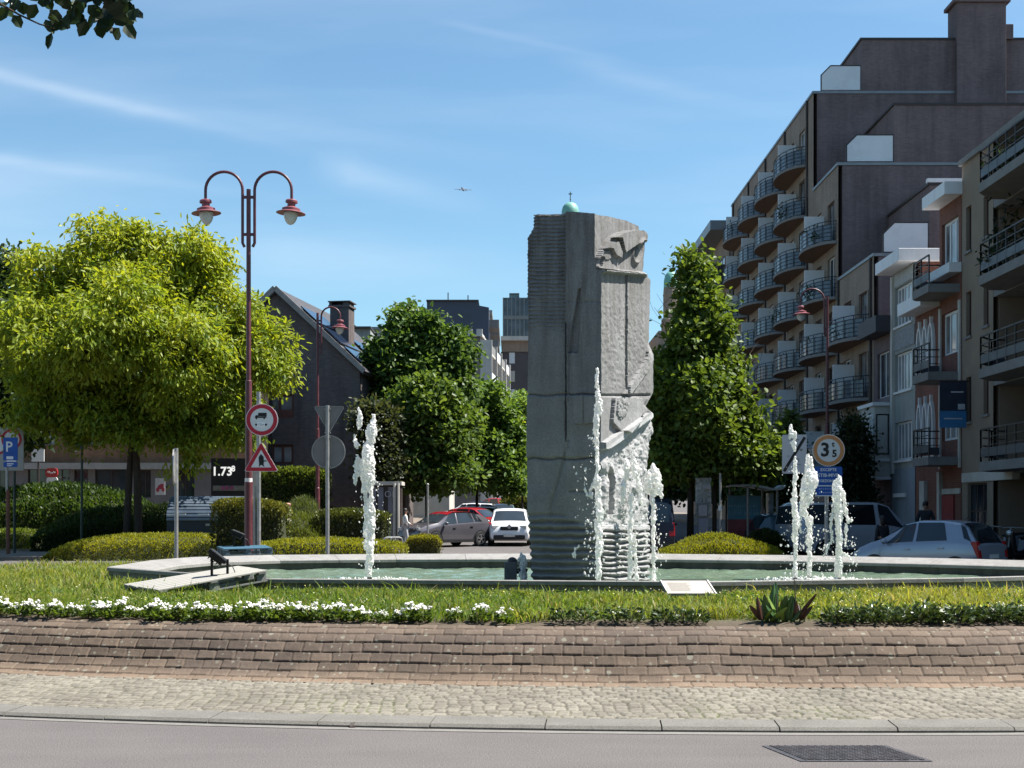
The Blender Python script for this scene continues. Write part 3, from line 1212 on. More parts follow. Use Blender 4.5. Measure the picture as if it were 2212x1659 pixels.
M_canna = [plain("canna_green", (0.045, 0.10, 0.028), 0.35, 0, 0.25, 6), plain("canna_lime", (0.16, 0.26, 0.03), 0.4, 0, 0.2, 6)]
M_bronze = plain("canna_bronze", (0.075, 0.035, 0.025), 0.4, 0, 0.35, 8)
mb = MB()
for (bx_, tx, tz, w, ty, mi, tw) in [(-0.10, -0.14, 0.30, 0.085, -0.06, 0, 0.3), (-0.06, -0.02, 0.40, 0.10, 0.05, 0, -0.2), (-0.03, -0.07, 0.41, 0.09, -0.02, 0, 0.5),
                                     (0.0, 0.06, 0.30, 0.085, -0.05, 0, 0.1), (-0.08, 0.05, 0.16, 0.06, -0.14, 1, 0.2), (-0.12, -0.09, 0.17, 0.06, -0.12, 1, -0.4),
                                     (0.08, 0.10, 0.28, 0.08, 0.02, 0, 0.6), (0.12, 0.14, 0.25, 0.07, -0.08, 0, 0.0), (-0.15, -0.13, 0.22, 0.075, 0.06, 0, 0.4), (0.04, 0.0, 0.22, 0.08, 0.1, 0, 0.9)]:
    blade_leaf(mb, (bx_, 0, 0.0), (tx, ty, tz), w * 0.72, random.uniform(-0.25, 0.35), twist=tw, mi=mi)
for _ in range(14):
    bx_ = random.uniform(-0.16, 0.2)
    blade_leaf(mb, (bx_, random.uniform(-0.05, 0.05), 0), (bx_ + random.gauss(0, 0.08), random.gauss(0, 0.08), random.uniform(0.12, 0.33)), random.uniform(0.03, 0.06), random.uniform(-0.3, 0.4), twist=random.uniform(-1.5, 1.5), mi=random.choice((0, 0, 0, 1)))
mb.build("green_leaves", M_canna, canna, smooth=True)
mb = MB()
for (bx_, tx, tz, w, ty, tw) in [(-0.17, -0.27, 0.20, 0.06, -0.05, 0.3), (-0.15, -0.20, 0.27, 0.06, 0.02, -0.3), (0.2, 0.30, 0.17, 0.055, -0.06, 0.4), (0.2, 0.25, 0.13, 0.06, -0.08, 1.0),
                                 (0.17, 0.34, 0.31, 0.045, 0.0, 0.2), (0.16, 0.17, 0.22, 0.05, -0.1, -0.4), (0.22, 0.19, 0.19, 0.05, 0.05, 0.2)]:
    blade_leaf(mb, (bx_, 0, 0.02), (tx, ty, tz), w * 0.8, random.uniform(-0.3, 0.3), twist=tw)
mb.build("bronze_leaves", M_bronze, canna, smooth=True)
mb = MB()
for x_, z_ in ((0.15, 0.46), (0.2, 0.2), (0.24, 0.17), (-0.02, 0.3)):
    mb.tube([(x_, 0, 0), (x_ + 0.01, 0.0, z_ * 0.5), (x_, 0.0, z_)], [0.008, 0.007, 0.005], 6)
mb.build("stems", plain("canna_stem", (0.06, 0.05, 0.03), 0.6), canna)

# ================================================================== THINGS ROUND THE BASIN
# sloping white information plaque
pl = at(1484, 1268, 17.75)
plaque = thing("information_plaque", "sloping white information plaque in the grass before the basin wall", "plaque", (pl.x, pl.y, 0.745))
Mx = Matrix.Rotation(radians(-52), 4, 'X')
mb = MB()
c4 = [(-0.335, 0.10, 0.255), (0.275, 0.10, 0.255), (0.365, -0.10, 0.085), (-0.255, -0.10, 0.085)]
nv = Vector((0, -0.65, 0.76))
mb.add(c4 + [tuple(Vector(p) - nv * 0.022) for p in c4], [(0, 1, 2, 3), (7, 6, 5, 4), (0, 4, 5, 1), (1, 5, 6, 2), (2, 6, 7, 3), (3, 7, 4, 0)])
mb.build("panel", plain("plaque_white", (0.44, 0.40, 0.36), 0.5, 0, 0.06, 3), plaque)
mb = MB()
for i in range(4):
    a, b = Vector(c4[i]), Vector(c4[(i + 1) % 4])
    mb.beam(a - nv * 0.01, b - nv * 0.01, 0.022, 0.034)
mb.build("frame", plain("plaque_frame", (0.2, 0.2, 0.2), 0.5, 0.3), plaque)
for x_ in (-0.2, 0.2):
    MB().beam((x_, 0.06, -0.05), (x_, 0.05, 0.18), 0.03, 0.03).build("leg", plain("plaque_leg", (0.1, 0.1, 0.1), 0.6), plaque)
M_ink = plain("faded_ink", (0.42, 0.37, 0.32), 0.7)
mb = MB()
for q in range(9):
    f = 0.2 + q * 0.07
    a = Vector(c4[0]).lerp(Vector(c4[3]), f)
    b = Vector(c4[1]).lerp(Vector(c4[2]), f)
    d = b - a
    mb.beam(a + d * 0.1 + nv * 0.0005, a + d * random.uniform(0.5, 0.62) + nv * 0.0005, 0.006, 0.002)
mb.build("text_lines", M_ink, plaque)


# weathered pallets
def pallet(name, label, corners, mats, thick=0.15, boards=7, group=None):
    NL, NR, FR, FL = (Vector(c) for c in corners)
    o = thing(name, label, "pallet", NL.lerp(FR, 0.5), group=group)
    O = Vector(o.location)
    upv = (NR - NL).cross(FL - NL).normalized()
    mb = MB()
    for k in range(boards):
        a, b = (k + 0.06) / boards, (k + 0.80) / boards
        p0, p1 = NL.lerp(FL, (a + b) / 2) - O, NR.lerp(FR, (a + b) / 2) - O
        w = ((FL - NL).length) * (b - a)
        ex = random.uniform(-0.01, 0.02)
        d = (p1 - p0).normalized()
        mb.beam(p0 - d * ex, p1 + d * ex * 0.5, w, 0.022, up=upv)
    mb.build("top_boards", mats[0], o, bevel=0.003)
    mb = MB()
    for f in (0.04, 0.5, 0.96):
        a, b = NL.lerp(NR, f) - O - upv * 0.024, FL.lerp(FR, f) - O - upv * 0.024
        mb.beam(a, b, 0.1, 0.02, up=upv)
    mb.build("cross_boards", mats[1], o)
    for f in (0.05, 0.5, 0.95):
        for g_ in (0.06, 0.5, 0.94):
            c = NL.lerp(NR, f).lerp(FL.lerp(FR, f), g_) - O - upv * (0.034 + 0.045)
            d = (NR - NL).normalized()
            MB().beam(c - d * 0.07, c + d * 0.07, 0.1, 0.09, up=upv).build("block", mats[1], o, bevel=0.004)
    mb = MB()
    for g_ in (0.05, 0.5, 0.95):
        a, b = NL.lerp(FL, g_) - O - upv * 0.135, NR.lerp(FR, g_) - O - upv * 0.135
        mb.beam(a, b, 0.1, 0.02, up=upv)
    mb.build("runners", mats[1], o)
    return o


def wood_mat(name, c1, c2):
    t = NT(name)
    n1 = t.tex("ShaderNodeTexNoise", t.coord("Object", (3, 9, 6)), Scale=4.0, Detail=7.0, Roughness=0.7)
    n2 = t.tex("ShaderNodeTexNoise", t.coord("Object"), Scale=2.5, Detail=5.0)
    c = t.mix(n2.outputs[0], t.ramp(n1.outputs[0], [(0.3, c1), (0.7, c2)]), tuple(x * 0.75 for x in c2))
    t.set(c, 0.85, 0, 0.2)
    t.bump(n1.outputs[0], 0.4, 0.01)
    return t.m


W1, W2 = wood_mat("grey_wood", (0.24, 0.235, 0.21), (0.40, 0.385, 0.35)), wood_mat("grey_wood_dark", (0.12, 0.13, 0.13), (0.24, 0.24, 0.23))
pallet("wooden_pallet", "weathered grey wooden pallet lying as a ramp from grass to basin rim", [(-4.60, 17.75, 0.87), (-3.36, 18.62, 1.09), (-4.0, 19.85, 1.10), (-5.42, 18.95, 0.88)], (W1, W2))
B1, B2 = wood_mat("blue_wood", (0.025, 0.075, 0.12), (0.06, 0.14, 0.20)), wood_mat("blue_wood_pale", (0.07, 0.12, 0.15), (0.14, 0.20, 0.23))
pallet("wooden_pallet", "blue painted pallet lying flat behind the far basin rim", [tuple(at(484, 1187, 31.0)), tuple(at(588, 1184, 31.4)), tuple(at(572, 1178, 32.5)), tuple(at(470, 1181, 32.1))], (B1, B2))


# floodlights on U brackets
M_blk = plain("black_metal", (0.012, 0.012, 0.014), 0.5, 0.2, 0.3)
M_lens = glass_mat("floodlight_glass", (0.10, 0.11, 0.12), 0.05)


def floodlight(label, loc, rz, tilt, s=1.0):
    o = thing("floodlight", label, "floodlight", loc, rz)
    o.scale = (s, s, s)
    M = Matrix.Translation((0, 0, 0.235)) @ Matrix.Rotation(tilt, 4, 'Y')
    mb = MB()
    mb.box((0, 0, 0), (0.25, 0.20, 0.05))
    mb.box((0, 0, -0.045), (0.19, 0.14, 0.045))
    for k in range(5):
        mb.box((-0.08 + k * 0.04, 0, -0.08), (0.008, 0.13, 0.03))
    mb.v = [tuple(M @ Vector(p)) for p in mb.v]
    mb.build("housing", M_blk, o, bevel=0.006)
    mb = MB()
    mb.box((0, 0, 0.027), (0.215, 0.165, 0.006))
    mb.v = [tuple(M @ Vector(p)) for p in mb.v]
    mb.build("glass", M_lens, o)
    mb = MB()
    mb.box2(-0.09, -0.06, -0.02, 0.02, 0.0, 0.25)
    mb.box2(0.10, 0.13, -0.02, 0.02, 0.0, 0.20)
    mb.box2(-0.09, 0.13, -0.02, 0.02, -0.012, 0.012)
    mb.build("bracket", M_blk, o, bevel=0.004)
    MB().tube([(0.12, 0.03, 0.14), (0.17, 0.05, 0.11), (0.20, 0.04, 0.04), (0.21, 0.05, 0.0), (0.1, 0.12, -0.01)], 0.006, 6).build("cable", M_blk, o)
    return o


fp = at(471, 1239, 18.75)
floodlight("black floodlight on a bracket standing on the grey pallet", (fp.x, fp.y, 1.02), 0.1, radians(38), 1.12)
fp = at(514, 1176, 32.0)
floodlight("small floodlight facing the sky behind the blue pallet", (fp.x, fp.y, fp.z - 0.03), 0.0, radians(22), 1.25)
# ================================================================== SCULPTURE
SY = 22.0
SCX = ax(1299, SY)
S_TH = radians(27)
dL, dR = np.array([-cos(S_TH), sin(S_TH)]), np.array([sin(S_TH), cos(S_TH)])
nL, nR = -dR, -dL
SZ0 = 0.35


def wL_of(px):
    q = (np.asarray(px, float) - CX) / F
    return (SCX - q * SY) / (-dL[0] + dL[1] * q)


def wR_of(px):
    q = (np.asarray(px, float) - CX) / F
    return (q * SY - SCX) / (dR[0] - dR[1] * q)


def fz(py, w, d):
    return EYE + (HOR - np.asarray(py, float)) * (SY + d[1] * w) / F


def polyL(pts):
    return [(float(wL_of(x)), float(fz(y, wL_of(x), dL))) for x, y in pts]


def polyR(pts):
    return [(float(wR_of(x)), float(fz(y, wR_of(x), dR))) for x, y in pts]


def pin(w, z, poly):
    return inside(w, z, poly).astype(float)


def sstep(a, b, x):
    t = np.clip((x - a) / (b - a), 0, 1)
    return t * t * (3 - 2 * t)


NZ = 560
SMALL = 0.0
zt = np.linspace(0, 1, NZ)


def left_disp(w, z):
    py = HOR - (z - EYE) * F / (SY + dL[1] * w)
    qx = (SCX + dL[0] * w) / (SY + dL[1] * w)
    px = CX + qx * F
    d = 0.010 * (fbm(w * 9, z * 9, 4, 3) - 0.5) + 0.05 * (fbm(w * 1.3, z * 1.1, 3, 8) - 0.5) * sstep(880, 1000, py)
    left = 1 - sstep(1219, 1223, px)
    up = 1 - sstep(680, 740, py)
    ribs = np.mod(py + 3 * vnoise(px / 14, py / 9, 5), 8.5) / 8.5
    d += left * up * (-0.055 + 0.045 * ribs * (0.4 + 0.6 * vnoise(px / 10, py / 30, 2)))
    d += left * sstep(680, 740, py) * (1 - sstep(1040, 1080, py)) * -0.03
    d -= 0.06 * (np.abs(px - 1222) < 2.6) * sstep(690, 705, py) * (1 - sstep(940, 962, py))
    d += 0.03 * (np.abs(px - 1226.5) < 1.5) * sstep(688, 700, py) * (1 - sstep(860, 875, py))
    d += 0.05 * pin(w, z, polyL([(1240, 853), (1291, 853), (1291, 914), (1243, 916)]))
    d -= 0.018 * (np.abs(px - 1263) < 1.2) * ((py > 853) & (py < 914))
    d -= 0.06 * pin(w, z, polyL([(1249, 625), (1255, 622), (1254, 690), (1249, 762), (1228, 762), (1236, 700)]))
    for y0, amp in ((853, 0.035), (990, 0.045), (650, 0.012), (1060, 0.03)):
        yy = y0 + 5 * (vnoise(px / 18, px * 0, 3 + y0) - 0.5)
        msk = (px > 1230) if y0 == 1060 else (px > 0)
        d -= amp * np.exp(-((py - yy) / 2.0) ** 2) * msk
    d += 0.018 * sstep(853, 856, py) * (1 - sstep(985, 990, py))
    # slanting crease under the waist
    cr = px - (1226 - (py - 960) * 0.28)
    d -= 0.03 * np.exp(-(cr / 3.0) ** 2) * sstep(930, 960, py) * (1 - sstep(1060, 1100, py))
    d -= 0.04 * np.exp(-((px - (1190 + (py - 1090) * -0.1)) / 6) ** 2) * sstep(1060, 1075, py) * (1 - sstep(1115, 1130, py))
    # water-worn courses at the foot
    edge = 1100 + 0.42 * np.clip(px - 1205, 0, 200)
    low = sstep(0, 22, py - edge)
    rib = 0.5 + 0.5 * np.sin((py + 4 * (vnoise(px / 15, py / 20, 9) - 0.5)) * 2 * pi / 15.5)
    d += low * (-0.07 + 0.085 * rib ** 0.7)
    return d


RX = lambda x, y: (1086.2 + x * 0.1587, 449.9 + y * 0.1587)      # detail view of the head


def right_disp(w, z):
    py = HOR - (z - EYE) * F / (SY + dR[1] * w)
    px = CX + (SCX + dR[0] * w) / (SY + dR[1] * w) * F
    led = 583 + (px - 1290) * 0.085
    head = 1 - sstep(-1, 1, py - led)
    d = -0.115 * head + 0.012 * (fbm(w * 10, z * 10, 4, 13) - 0.5)
    H = lambda pts: pin(w, z, polyR([RX(*p) for p in pts]))
    d += 0.075 * H([(1490, 405), (1620, 325), (1780, 292), (2000, 320), (1960, 900), (1380, 815), (1310, 800), (1350, 660), (1400, 545)])
    d += 0.11 * H([(1490, 400), (1620, 330), (1780, 296), (2000, 320), (1980, 470), (1880, 450), (1800, 490), (1625, 610), (1580, 405)])
    d += 0.075 * H([(1395, 545), (1455, 460), (1560, 455), (1610, 610), (1600, 680), (1525, 640), (1480, 545)])
    d += 0.02 * H([(1380, 575), (1470, 575), (1520, 660), (1450, 700), (1345, 690)])
    d -= 0.05 * H([(1320, 790), (1390, 800), (1410, 660), (1360, 650)])
    ex, ey = 1845, 590
    xx, yy = (px - 1086.2) / 0.1587 - ex, (py - 449.9) / 0.1587 - ey
    xr, yr = xx * 0.97 + yy * 0.16, yy * 0.97 - xx * 0.16
    rr = np.sqrt((xr / 62) ** 2 + (yr / 150) ** 2)
    d += 0.055 * np.exp(-((rr - 1) / 0.16) ** 2) * head
    d -= 0.09 * np.exp(-((xx - 10) / 20) ** 4 - ((yy + 85) / 48) ** 4)
    # pale ledge under the head
    d += 0.10 * np.exp(-((py - led - 1.0) / 4.2) ** 4)
    body = 1 - head
    d -= 0.07 * (np.abs(px - 1352.5) < 1.5) * ((py > 594) & (py < 850))
    d += 0.012 * (px > 1353) * ((py > 594) & (py < 850))
    d += 0.020 * (fbm(w * 14, z * 20, 3, 23) - 0.5) * sstep(600, 680, py) * (1 - sstep(835, 855, py))
    d += 0.05 * pin(w, z, polyR([(1399, 738), (1416, 760), (1414, 775), (1359, 851), (1345, 851), (1392, 772)]))
    d -= 0.04 * np.exp(-((py - 854) / 2.2) ** 2) * (px < 1405)
    d += 0.065 * pin(w, z, polyR([(1322, 858), (1402, 862), (1392, 884), (1346, 936), (1333, 930), (1317, 912)]))
    d += 0.05 * pin(w, z, polyR([(1326, 860), (1338, 856), (1350, 872), (1344, 896), (1332, 908), (1323, 892)])) * fbm(w * 18, z * 18, 3, 5)
    d += 0.10 * pin(w, z, polyR([(1296, 958), (1394, 890), (1418, 889), (1418, 902), (1392, 908), (1308, 971), (1297, 970)]))
    # rough hewn figure
    lo = pin(w, z, polyR([(1310, 968), (1420, 895), (1420, 1135), (1296, 1135), (1296, 972)]))
    d += lo * (-0.030 + 0.095 * (fbm(w * 5.5 + 0.6 * z, z * 6.5, 5, 41) - 0.45) + 0.06 * np.abs(fbm(w * 16, z * 13, 3, 44) - 0.5))
    d -= 0.16 * pin(w, z, polyR([(1311, 1010), (1320, 1006), (1330, 1022), (1331, 1050), (1327, 1112), (1316, 1112), (1313, 1066)]))
    d += 0.08 * np.exp(-((px - (1346 - (py - 1060) * 0.08)) / 11) ** 4) * sstep(1008, 1030, py) * (1 - sstep(1090, 1120, py))
    d += 0.07 * np.exp(-((px - 1306) / 6) ** 4) * sstep(975, 1000, py) * (1 - sstep(1100, 1130, py))
    low = sstep(1138, 1150, py)
    rib = 0.5 + 0.5 * np.sin((py + 5 * (vnoise(px / 12, py / 14, 29) - 0.5)) * 2 * pi / 12.0)
    d += low * (-0.06 + 0.095 * rib ** 0.7)
    return d


yk = np.array([440, 513, 516, 530, 620, 700, 850, 1000, 1100, 1255, 1300])
wlk = np.array([1150, 1150, 1147, 1137.5, 1137.5, 1139, 1138, 1136, 1139, 1148, 1148])
yr_ = np.array([440, 490, 494, 500, 588, 597, 740, 760, 845, 878, 892, 925, 1000, 1100, 1255, 1300])
wrk = np.array([1392, 1394, 1394, 1399, 1393, 1405, 1401, 1411, 1411, 1394, 1410, 1412, 1400, 1404, 1404, 1404])


def sculpt_points():
    nu, nv = 120, 118
    ztopC = float(fz(460, 0, dL))
    tl, tr = np.linspace(0, 1, nu), np.linspace(0, 1, nv)
    # left face
    zz = SZ0 + zt[:, None] * (ztopC - SZ0)
    pyr = HOR - (zz - EYE) * F / (SY + 0.8)
    WL = wL_of(np.interp(pyr, yk, wlk) + (np.mod(pyr, 7.5) / 7.5 * 5 - 2) * (pyr < 512) + 1.5 * (vnoise(pyr / 9, pyr * 0, 4) - 0.5))
    WR = wR_of(np.interp(pyr, yr_, wrk) + 1.2 * (vnoise(pyr / 7, pyr * 0, 6) - 0.5))
    d0R = right_disp(np.zeros_like(zz) + 1e-4, zz)
    d0L = left_disp(np.zeros_like(zz) + 1e-4, zz)
    w = -d0R + tl[None, :] * (WL + d0R)
    topw = fz(np.interp(CX + (SCX + dL[0] * w[-1]) / (SY + dL[1] * w[-1]) * F, [1150, 1214, 1222, 1288, 1300], [462, 460, 456, 460, 461]) + 1.5 * vnoise(w[-1] * 20, w[-1] * 0), w[-1], dL)
    z = SZ0 + zt[:, None] * (topw[None, :] - SZ0)
    dl = left_disp(w, z)
    Lx = SCX + dL[0] * w + nL[0] * dl
    Ly = SY + dL[1] * w + nL[1] * dl
    Lz = z
    v = -d0L + tr[None, :] * (WR + d0L)
    topv = fz(np.interp(CX + (SCX + dR[0] * v[-1]) / (SY + dR[1] * v[-1]) * F, [1286, 1300, 1330, 1365, 1396], [460, 461, 466, 474, 488]) + 1.2 * vnoise(v[-1] * 16, v[-1] * 0), v[-1], dR)
    topv[0] = topw[0]
    z2 = SZ0 + zt[:, None] * (topv[None, :] - SZ0)
    dr = right_disp(v, z2)
    dr = np.where(dr > 0, dr * (1 - 0.9 * sstep(0.84, 1.0, tr)[None, :]), dr)
    pyv = HOR - (z2 - EYE) * F / (SY + dR[1] * v)
    pxv = CX + (SCX + dR[0] * v) / (SY + dR[1] * v) * F
    global LIME_LIT
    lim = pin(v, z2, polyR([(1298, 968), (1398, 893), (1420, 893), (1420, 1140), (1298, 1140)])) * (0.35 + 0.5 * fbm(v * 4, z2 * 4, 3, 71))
    lim = lim + 0.45 * pin(v, z2, polyR([(1296, 956), (1394, 888), (1418, 887), (1418, 904), (1308, 972), (1297, 970)])) + 0.22 * pin(v, z2, polyR([(1322, 858), (1402, 862), (1392, 884), (1346, 936), (1317, 912)]))  # ledge and panel brightened in the tint as if sunlit
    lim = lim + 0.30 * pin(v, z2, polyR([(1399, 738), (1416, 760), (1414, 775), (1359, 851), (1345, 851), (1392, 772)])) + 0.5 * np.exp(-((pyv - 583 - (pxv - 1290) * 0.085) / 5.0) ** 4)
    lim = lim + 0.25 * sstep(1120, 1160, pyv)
    LIME_LIT = lim
    Rx = SCX + dR[0] * v + nR[0] * dr
    Ry = SY + dR[1] * v + nR[1] * dr
    # shared corner
    Rx[:, 0], Ry[:, 0], z2[:, 0] = Lx[:, 0], Ly[:, 0], Lz[:, 0]
    # back corner
    Bx = Lx[:, -1] + Rx[:, -1] - Lx[:, 0]
    By = Ly[:, -1] + Ry[:, -1] - Ly[:, 0]
    Bz = (Lz[:, -1] + z2[:, -1]) / 2
    return (Lx, Ly, Lz), (Rx, Ry, z2), (Bx, By, Bz)


L_, R_, B_ = sculpt_points()
nu, nv = L_[0].shape[1], R_[0].shape[1]
V = np.concatenate([np.stack([a.ravel() for a in L_], 1), np.stack([a.ravel() for a in R_], 1), np.stack(B_, 1)])
oR, oB = NZ * nu, NZ * nu + NZ * nv
qs = []
ii = (np.arange(NZ - 1)[:, None] * nu + np.arange(nu - 1)[None, :]).ravel()
qs.append(np.stack([ii + 1, ii, ii + nu, ii + 1 + nu], 1))
ii = oR + (np.arange(NZ - 1)[:, None] * nv + np.arange(nv - 1)[None, :]).ravel()
qs.append(np.stack([ii, ii + 1, ii + 1 + nv, ii + nv], 1))
r = np.arange(NZ - 1)
lE, rE = r * nu + nu - 1, oR + r * nv + nv - 1
qs.append(np.stack([lE, oB + r, oB + r + 1, lE + nu], 1))
qs.append(np.stack([oB + r, rE, rE + nv, oB + r + 1], 1))
tL, tR, tB = (NZ - 1) * nu, oR + (NZ - 1) * nv, oB + NZ - 1
qs.append(np.array([[tL + i, tL + i + 1, tB, tB] for i in range(nu - 1)]))
qs.append(np.array([[tR + i + 1, tR + i, tB, tB] for i in range(nv - 1)]))


def stone_mat():
    t = NT("sculpture_stone")
    v = t.coord("Object")
    n1 = t.tex("ShaderNodeTexNoise", v, Scale=1.6, Detail=8.0, Roughness=0.65)
    n2 = t.tex("ShaderNodeTexNoise", v, Scale=34.0, Detail=5.0, Roughness=0.6)
    n3 = t.tex("ShaderNodeTexNoise", t.coord("Object", (4.2, 4.2, 0.4)), Scale=1.5, Detail=7.0, Roughness=0.7)
    n4 = t.tex("ShaderNodeTexNoise", t.coord("Object", (1.5, 1.5, 3.0)), Scale=5.0, Detail=6.0, Roughness=0.7)
    sp = t.node("ShaderNodeSeparateXYZ")
    t.l.new(v, sp.inputs[0])
    c = t.ramp(n1.outputs[0], [(0.3, (0.165, 0.164, 0.165)), (0.7, (0.240, 0.239, 0.240))])
    hi = t.ramp(t.math('DIVIDE', sp.outputs[2], 7.0), [(0.45, 0.12), (0.85, 0.85)])     # algae and soot towards the weathered top
    k = t.math('MULTIPLY', t.ramp(n3.outputs[0], [(0.42, 0.0), (0.66, 1.0)]), hi)
    c = t.mix(k, c, (0.105, 0.095, 0.085))
    c = t.mix(t.ramp(n4.outputs[0], [(0.60, 0.0), (0.75, 0.35)]), c, (0.14, 0.125, 0.11))
    c = t.mix(1.0, c, t.ramp(n2.outputs[0], [(0.25, 0.74), (0.75, 1.2)]), 'MULTIPLY')
    c = t.mix(1.0, c, t.attr('tint'), 'MULTIPLY')
    t.set(c, 0.88, 0, 0.2)
    t.bump(n2.outputs[0], 0.45, 0.012)
    return t.m


M_stone = stone_mat()
sculpture = thing("stone_sculpture", "tall carved grey stone pillar sculpture standing in the fountain basin", "sculpture", (0, 0, 0))
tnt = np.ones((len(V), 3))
tnt[oR:oB] = 1 + LIME_LIT.ravel()[:, None] * np.array([0.95, 0.97, 1.0])      # lime on the rough stone; lit ledges and relief whitened in the colour
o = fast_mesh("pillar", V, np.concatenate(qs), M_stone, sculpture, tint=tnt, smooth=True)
o.data.set_sharp_from_angle(angle=radians(42))
# the small white knob and thin rod set in the shaded face
p = at(1219.5, 684, SY + 0.5)
MB().ball((p.x - 0.03, p.y - 0.06, p.z), 0.03, 12, 8).build("knob", plain("white_knob", (0.7, 0.72, 0.66), 0.3), sculpture, smooth=True)
# the plinth below the water line
mb = MB()
cxs, cys = SCX + (dL[0] + dR[0]) * 0.75, SY + (dL[1] + dR[1]) * 0.75
mb.box((cxs, cys, 0.43), (1.75, 1.75, 0.36), (0, 0, S_TH))
mb.build("plinth", M_wall, sculpture)

# ================================================================== WATER JETS
t = NT("white_water")
n_ = t.tex("ShaderNodeTexNoise", t.coord("Object"), Scale=22.0, Detail=4.0)
t.set(t.ramp(n_.outputs[0], [(0.3, (0.88, 0.86, 0.84)), (0.7, (0.94, 0.93, 0.91))]), 0.18, 0, 0.5)
t.bump(n_.outputs[0], 0.35, 0.02)
tr = t.node("ShaderNodeBsdfTranslucent")
tr.inputs[0].default_value = (0.92, 0.90, 0.88, 1)
ms = t.node("ShaderNodeMixShader")
ms.inputs[0].default_value = 0.35
t.l.new(t.b.outputs[0], ms.inputs[1])
t.l.new(tr.outputs[0], ms.inputs[2])
tp = t.node("ShaderNodeBsdfTransparent")
ms2 = t.node("ShaderNodeMixShader")
n2_ = t.tex("ShaderNodeTexNoise", t.coord("Object", (1, 1, 0.5)), Scale=16.0, Detail=5.0)
t.l.new(t.ramp(n2_.outputs[0], [(0.36, 0.55), (0.50, 0.0)]), ms2.inputs[0])
t.l.new(ms.outputs[0], ms2.inputs[1])
t.l.new(tp.outputs[0], ms2.inputs[2])
t.l.new(ms2.outputs[0], t.out.inputs[0])
M_foam = t.m
M_nozzle = plain("nozzle_metal", (0.03, 0.03, 0.03), 0.5, 0.4)
cloud = bpy.data.textures.new("water_ripple", 'CLOUDS')
cloud.noise_scale = 0.045
cloud.noise_depth = 2


def water_jet(label, Y, strands, boxes, nozzle=None, splash=40, seed=0, splash_r=0.35):
    rd = random.Random(100 + seed)
    bx = nozzle if nozzle else strands[0][0][0]
    base = Vector((ax(bx, Y), Y, WZ))
    o = thing("water_jet", label, "water jet", base, group="white water jets of the fountain")
    k = Y / F
    mb = MB()
    for st_ in strands:
        pts = [(Vector((ax(x, Y), Y, az(y, Y))) - base, r * k) for x, y, r in st_]
        for (p0, r0), (p1, r1) in zip(pts[:-1], pts[1:]) if len(pts) > 1 else [((pts[0]), (pts[0]))]:
            L = (p1 - p0).length
            n = max(1, int(L / (0.5 * max(0.02, min(r0, r1)))))
            for i in range(n + 1):
                f = i / n
                rr = (r0 + (r1 - r0) * f) * rd.uniform(0.85, 1.45)
                p = p0.lerp(p1, f) + Vector((rd.gauss(0, 1), rd.gauss(0, 1.3), rd.gauss(0, 0.6))) * rr * 0.33
                mb.ball(p, (rr * rd.uniform(0.45, 0.9), rr * rd.uniform(0.45, 0.9), rr * rd.uniform(1.0, 2.6)), 8, 6)
    w = mb.build("water_column", M_foam, o, smooth=True)
    rm = w.modifiers.new("remesh", 'REMESH')
    rm.mode = 'VOXEL'
    rm.voxel_size = 0.012
    rm.use_smooth_shade = True
    dm = w.modifiers.new("ripple", 'DISPLACE')
    dm.texture = cloud
    dm.strength = 0.06
    dm.mid_level = 0.55
    dm.texture_coords = 'LOCAL'
    md = MB()
    for (x0, x1, y0, y1, n) in boxes:
        for i in range(int(n * 1.3)):
            p = Vector((ax(rd.uniform(x0, x1), Y), Y + rd.gauss(0, 0.18), az(rd.uniform(y0, y1), Y))) - base
            r = rd.choice((0.005, 0.006, 0.007, 0.008, 0.010, 0.015)) * rd.uniform(0.7, 1.2)
            M = Matrix.Rotation(rd.uniform(-0.7, 0.7), 3, 'Y')
            md.ball(p, (r, r, r * rd.uniform(0.9, 2.2)), 6, 4, M=M)
    for i in range(int(splash * 1.6)):
        a, rad = rd.uniform(0, 2 * pi), splash_r * sqrt(rd.random())
        hgt_ = rd.uniform(0.01, 0.09) * (1 - 0.6 * rad / splash_r)
        c = (cos(a) * rad * 1.4, sin(a) * rad, rd.uniform(-0.02, 0.02))
        md.ball(c, (rd.uniform(0.008, 0.035), rd.uniform(0.008, 0.03), hgt_ * 0.8), 7, 5)
    tag(md.build("droplets", M_foam, o, smooth=True), kind="stuff")
    mz = MB()
    mz.lathe([(0.03, -0.12), (0.03, 0.02), (0.045, 0.02), (0.045, 0.045), (0.02, 0.05)], (0, 0, 0), 10)
    mz.build("nozzle", M_nozzle, o)
    return o


water_jet("thick water jet alone in the left part of the basin, before the round sign's back", 24.6,
          [[(797, 1250, 5), (799, 1170, 8), (801, 1115, 6), (804, 1040, 5), (804, 1000, 5)], [(788, 1150, 3.5), (790, 1100, 3.5), (789, 1030, 4)],
           [(791, 1052, 6), (795, 1040, 8), (795, 1010, 10), (794, 985, 12), (798, 972, 10)], [(801, 968, 4), (804, 945, 6), (801, 932, 9), (805, 916, 8)],
           [(776, 885, 3), (778, 905, 4.5), (775, 922, 3.5)], [(767, 948, 3.5), (771, 964, 4)], [(772, 990, 3.5), (771, 1008, 5), (775, 1020, 4)],
           [(766, 1040, 5), (773, 1022, 4), (782, 1002, 5)], [(783, 1000, 5), (786, 1030, 5), (784, 1060, 3)]],
          [(762, 826, 885, 1010, 30), (766, 830, 1010, 1130, 40), (780, 820, 1100, 1248, 40)], 799, 110, 1, 0.6)
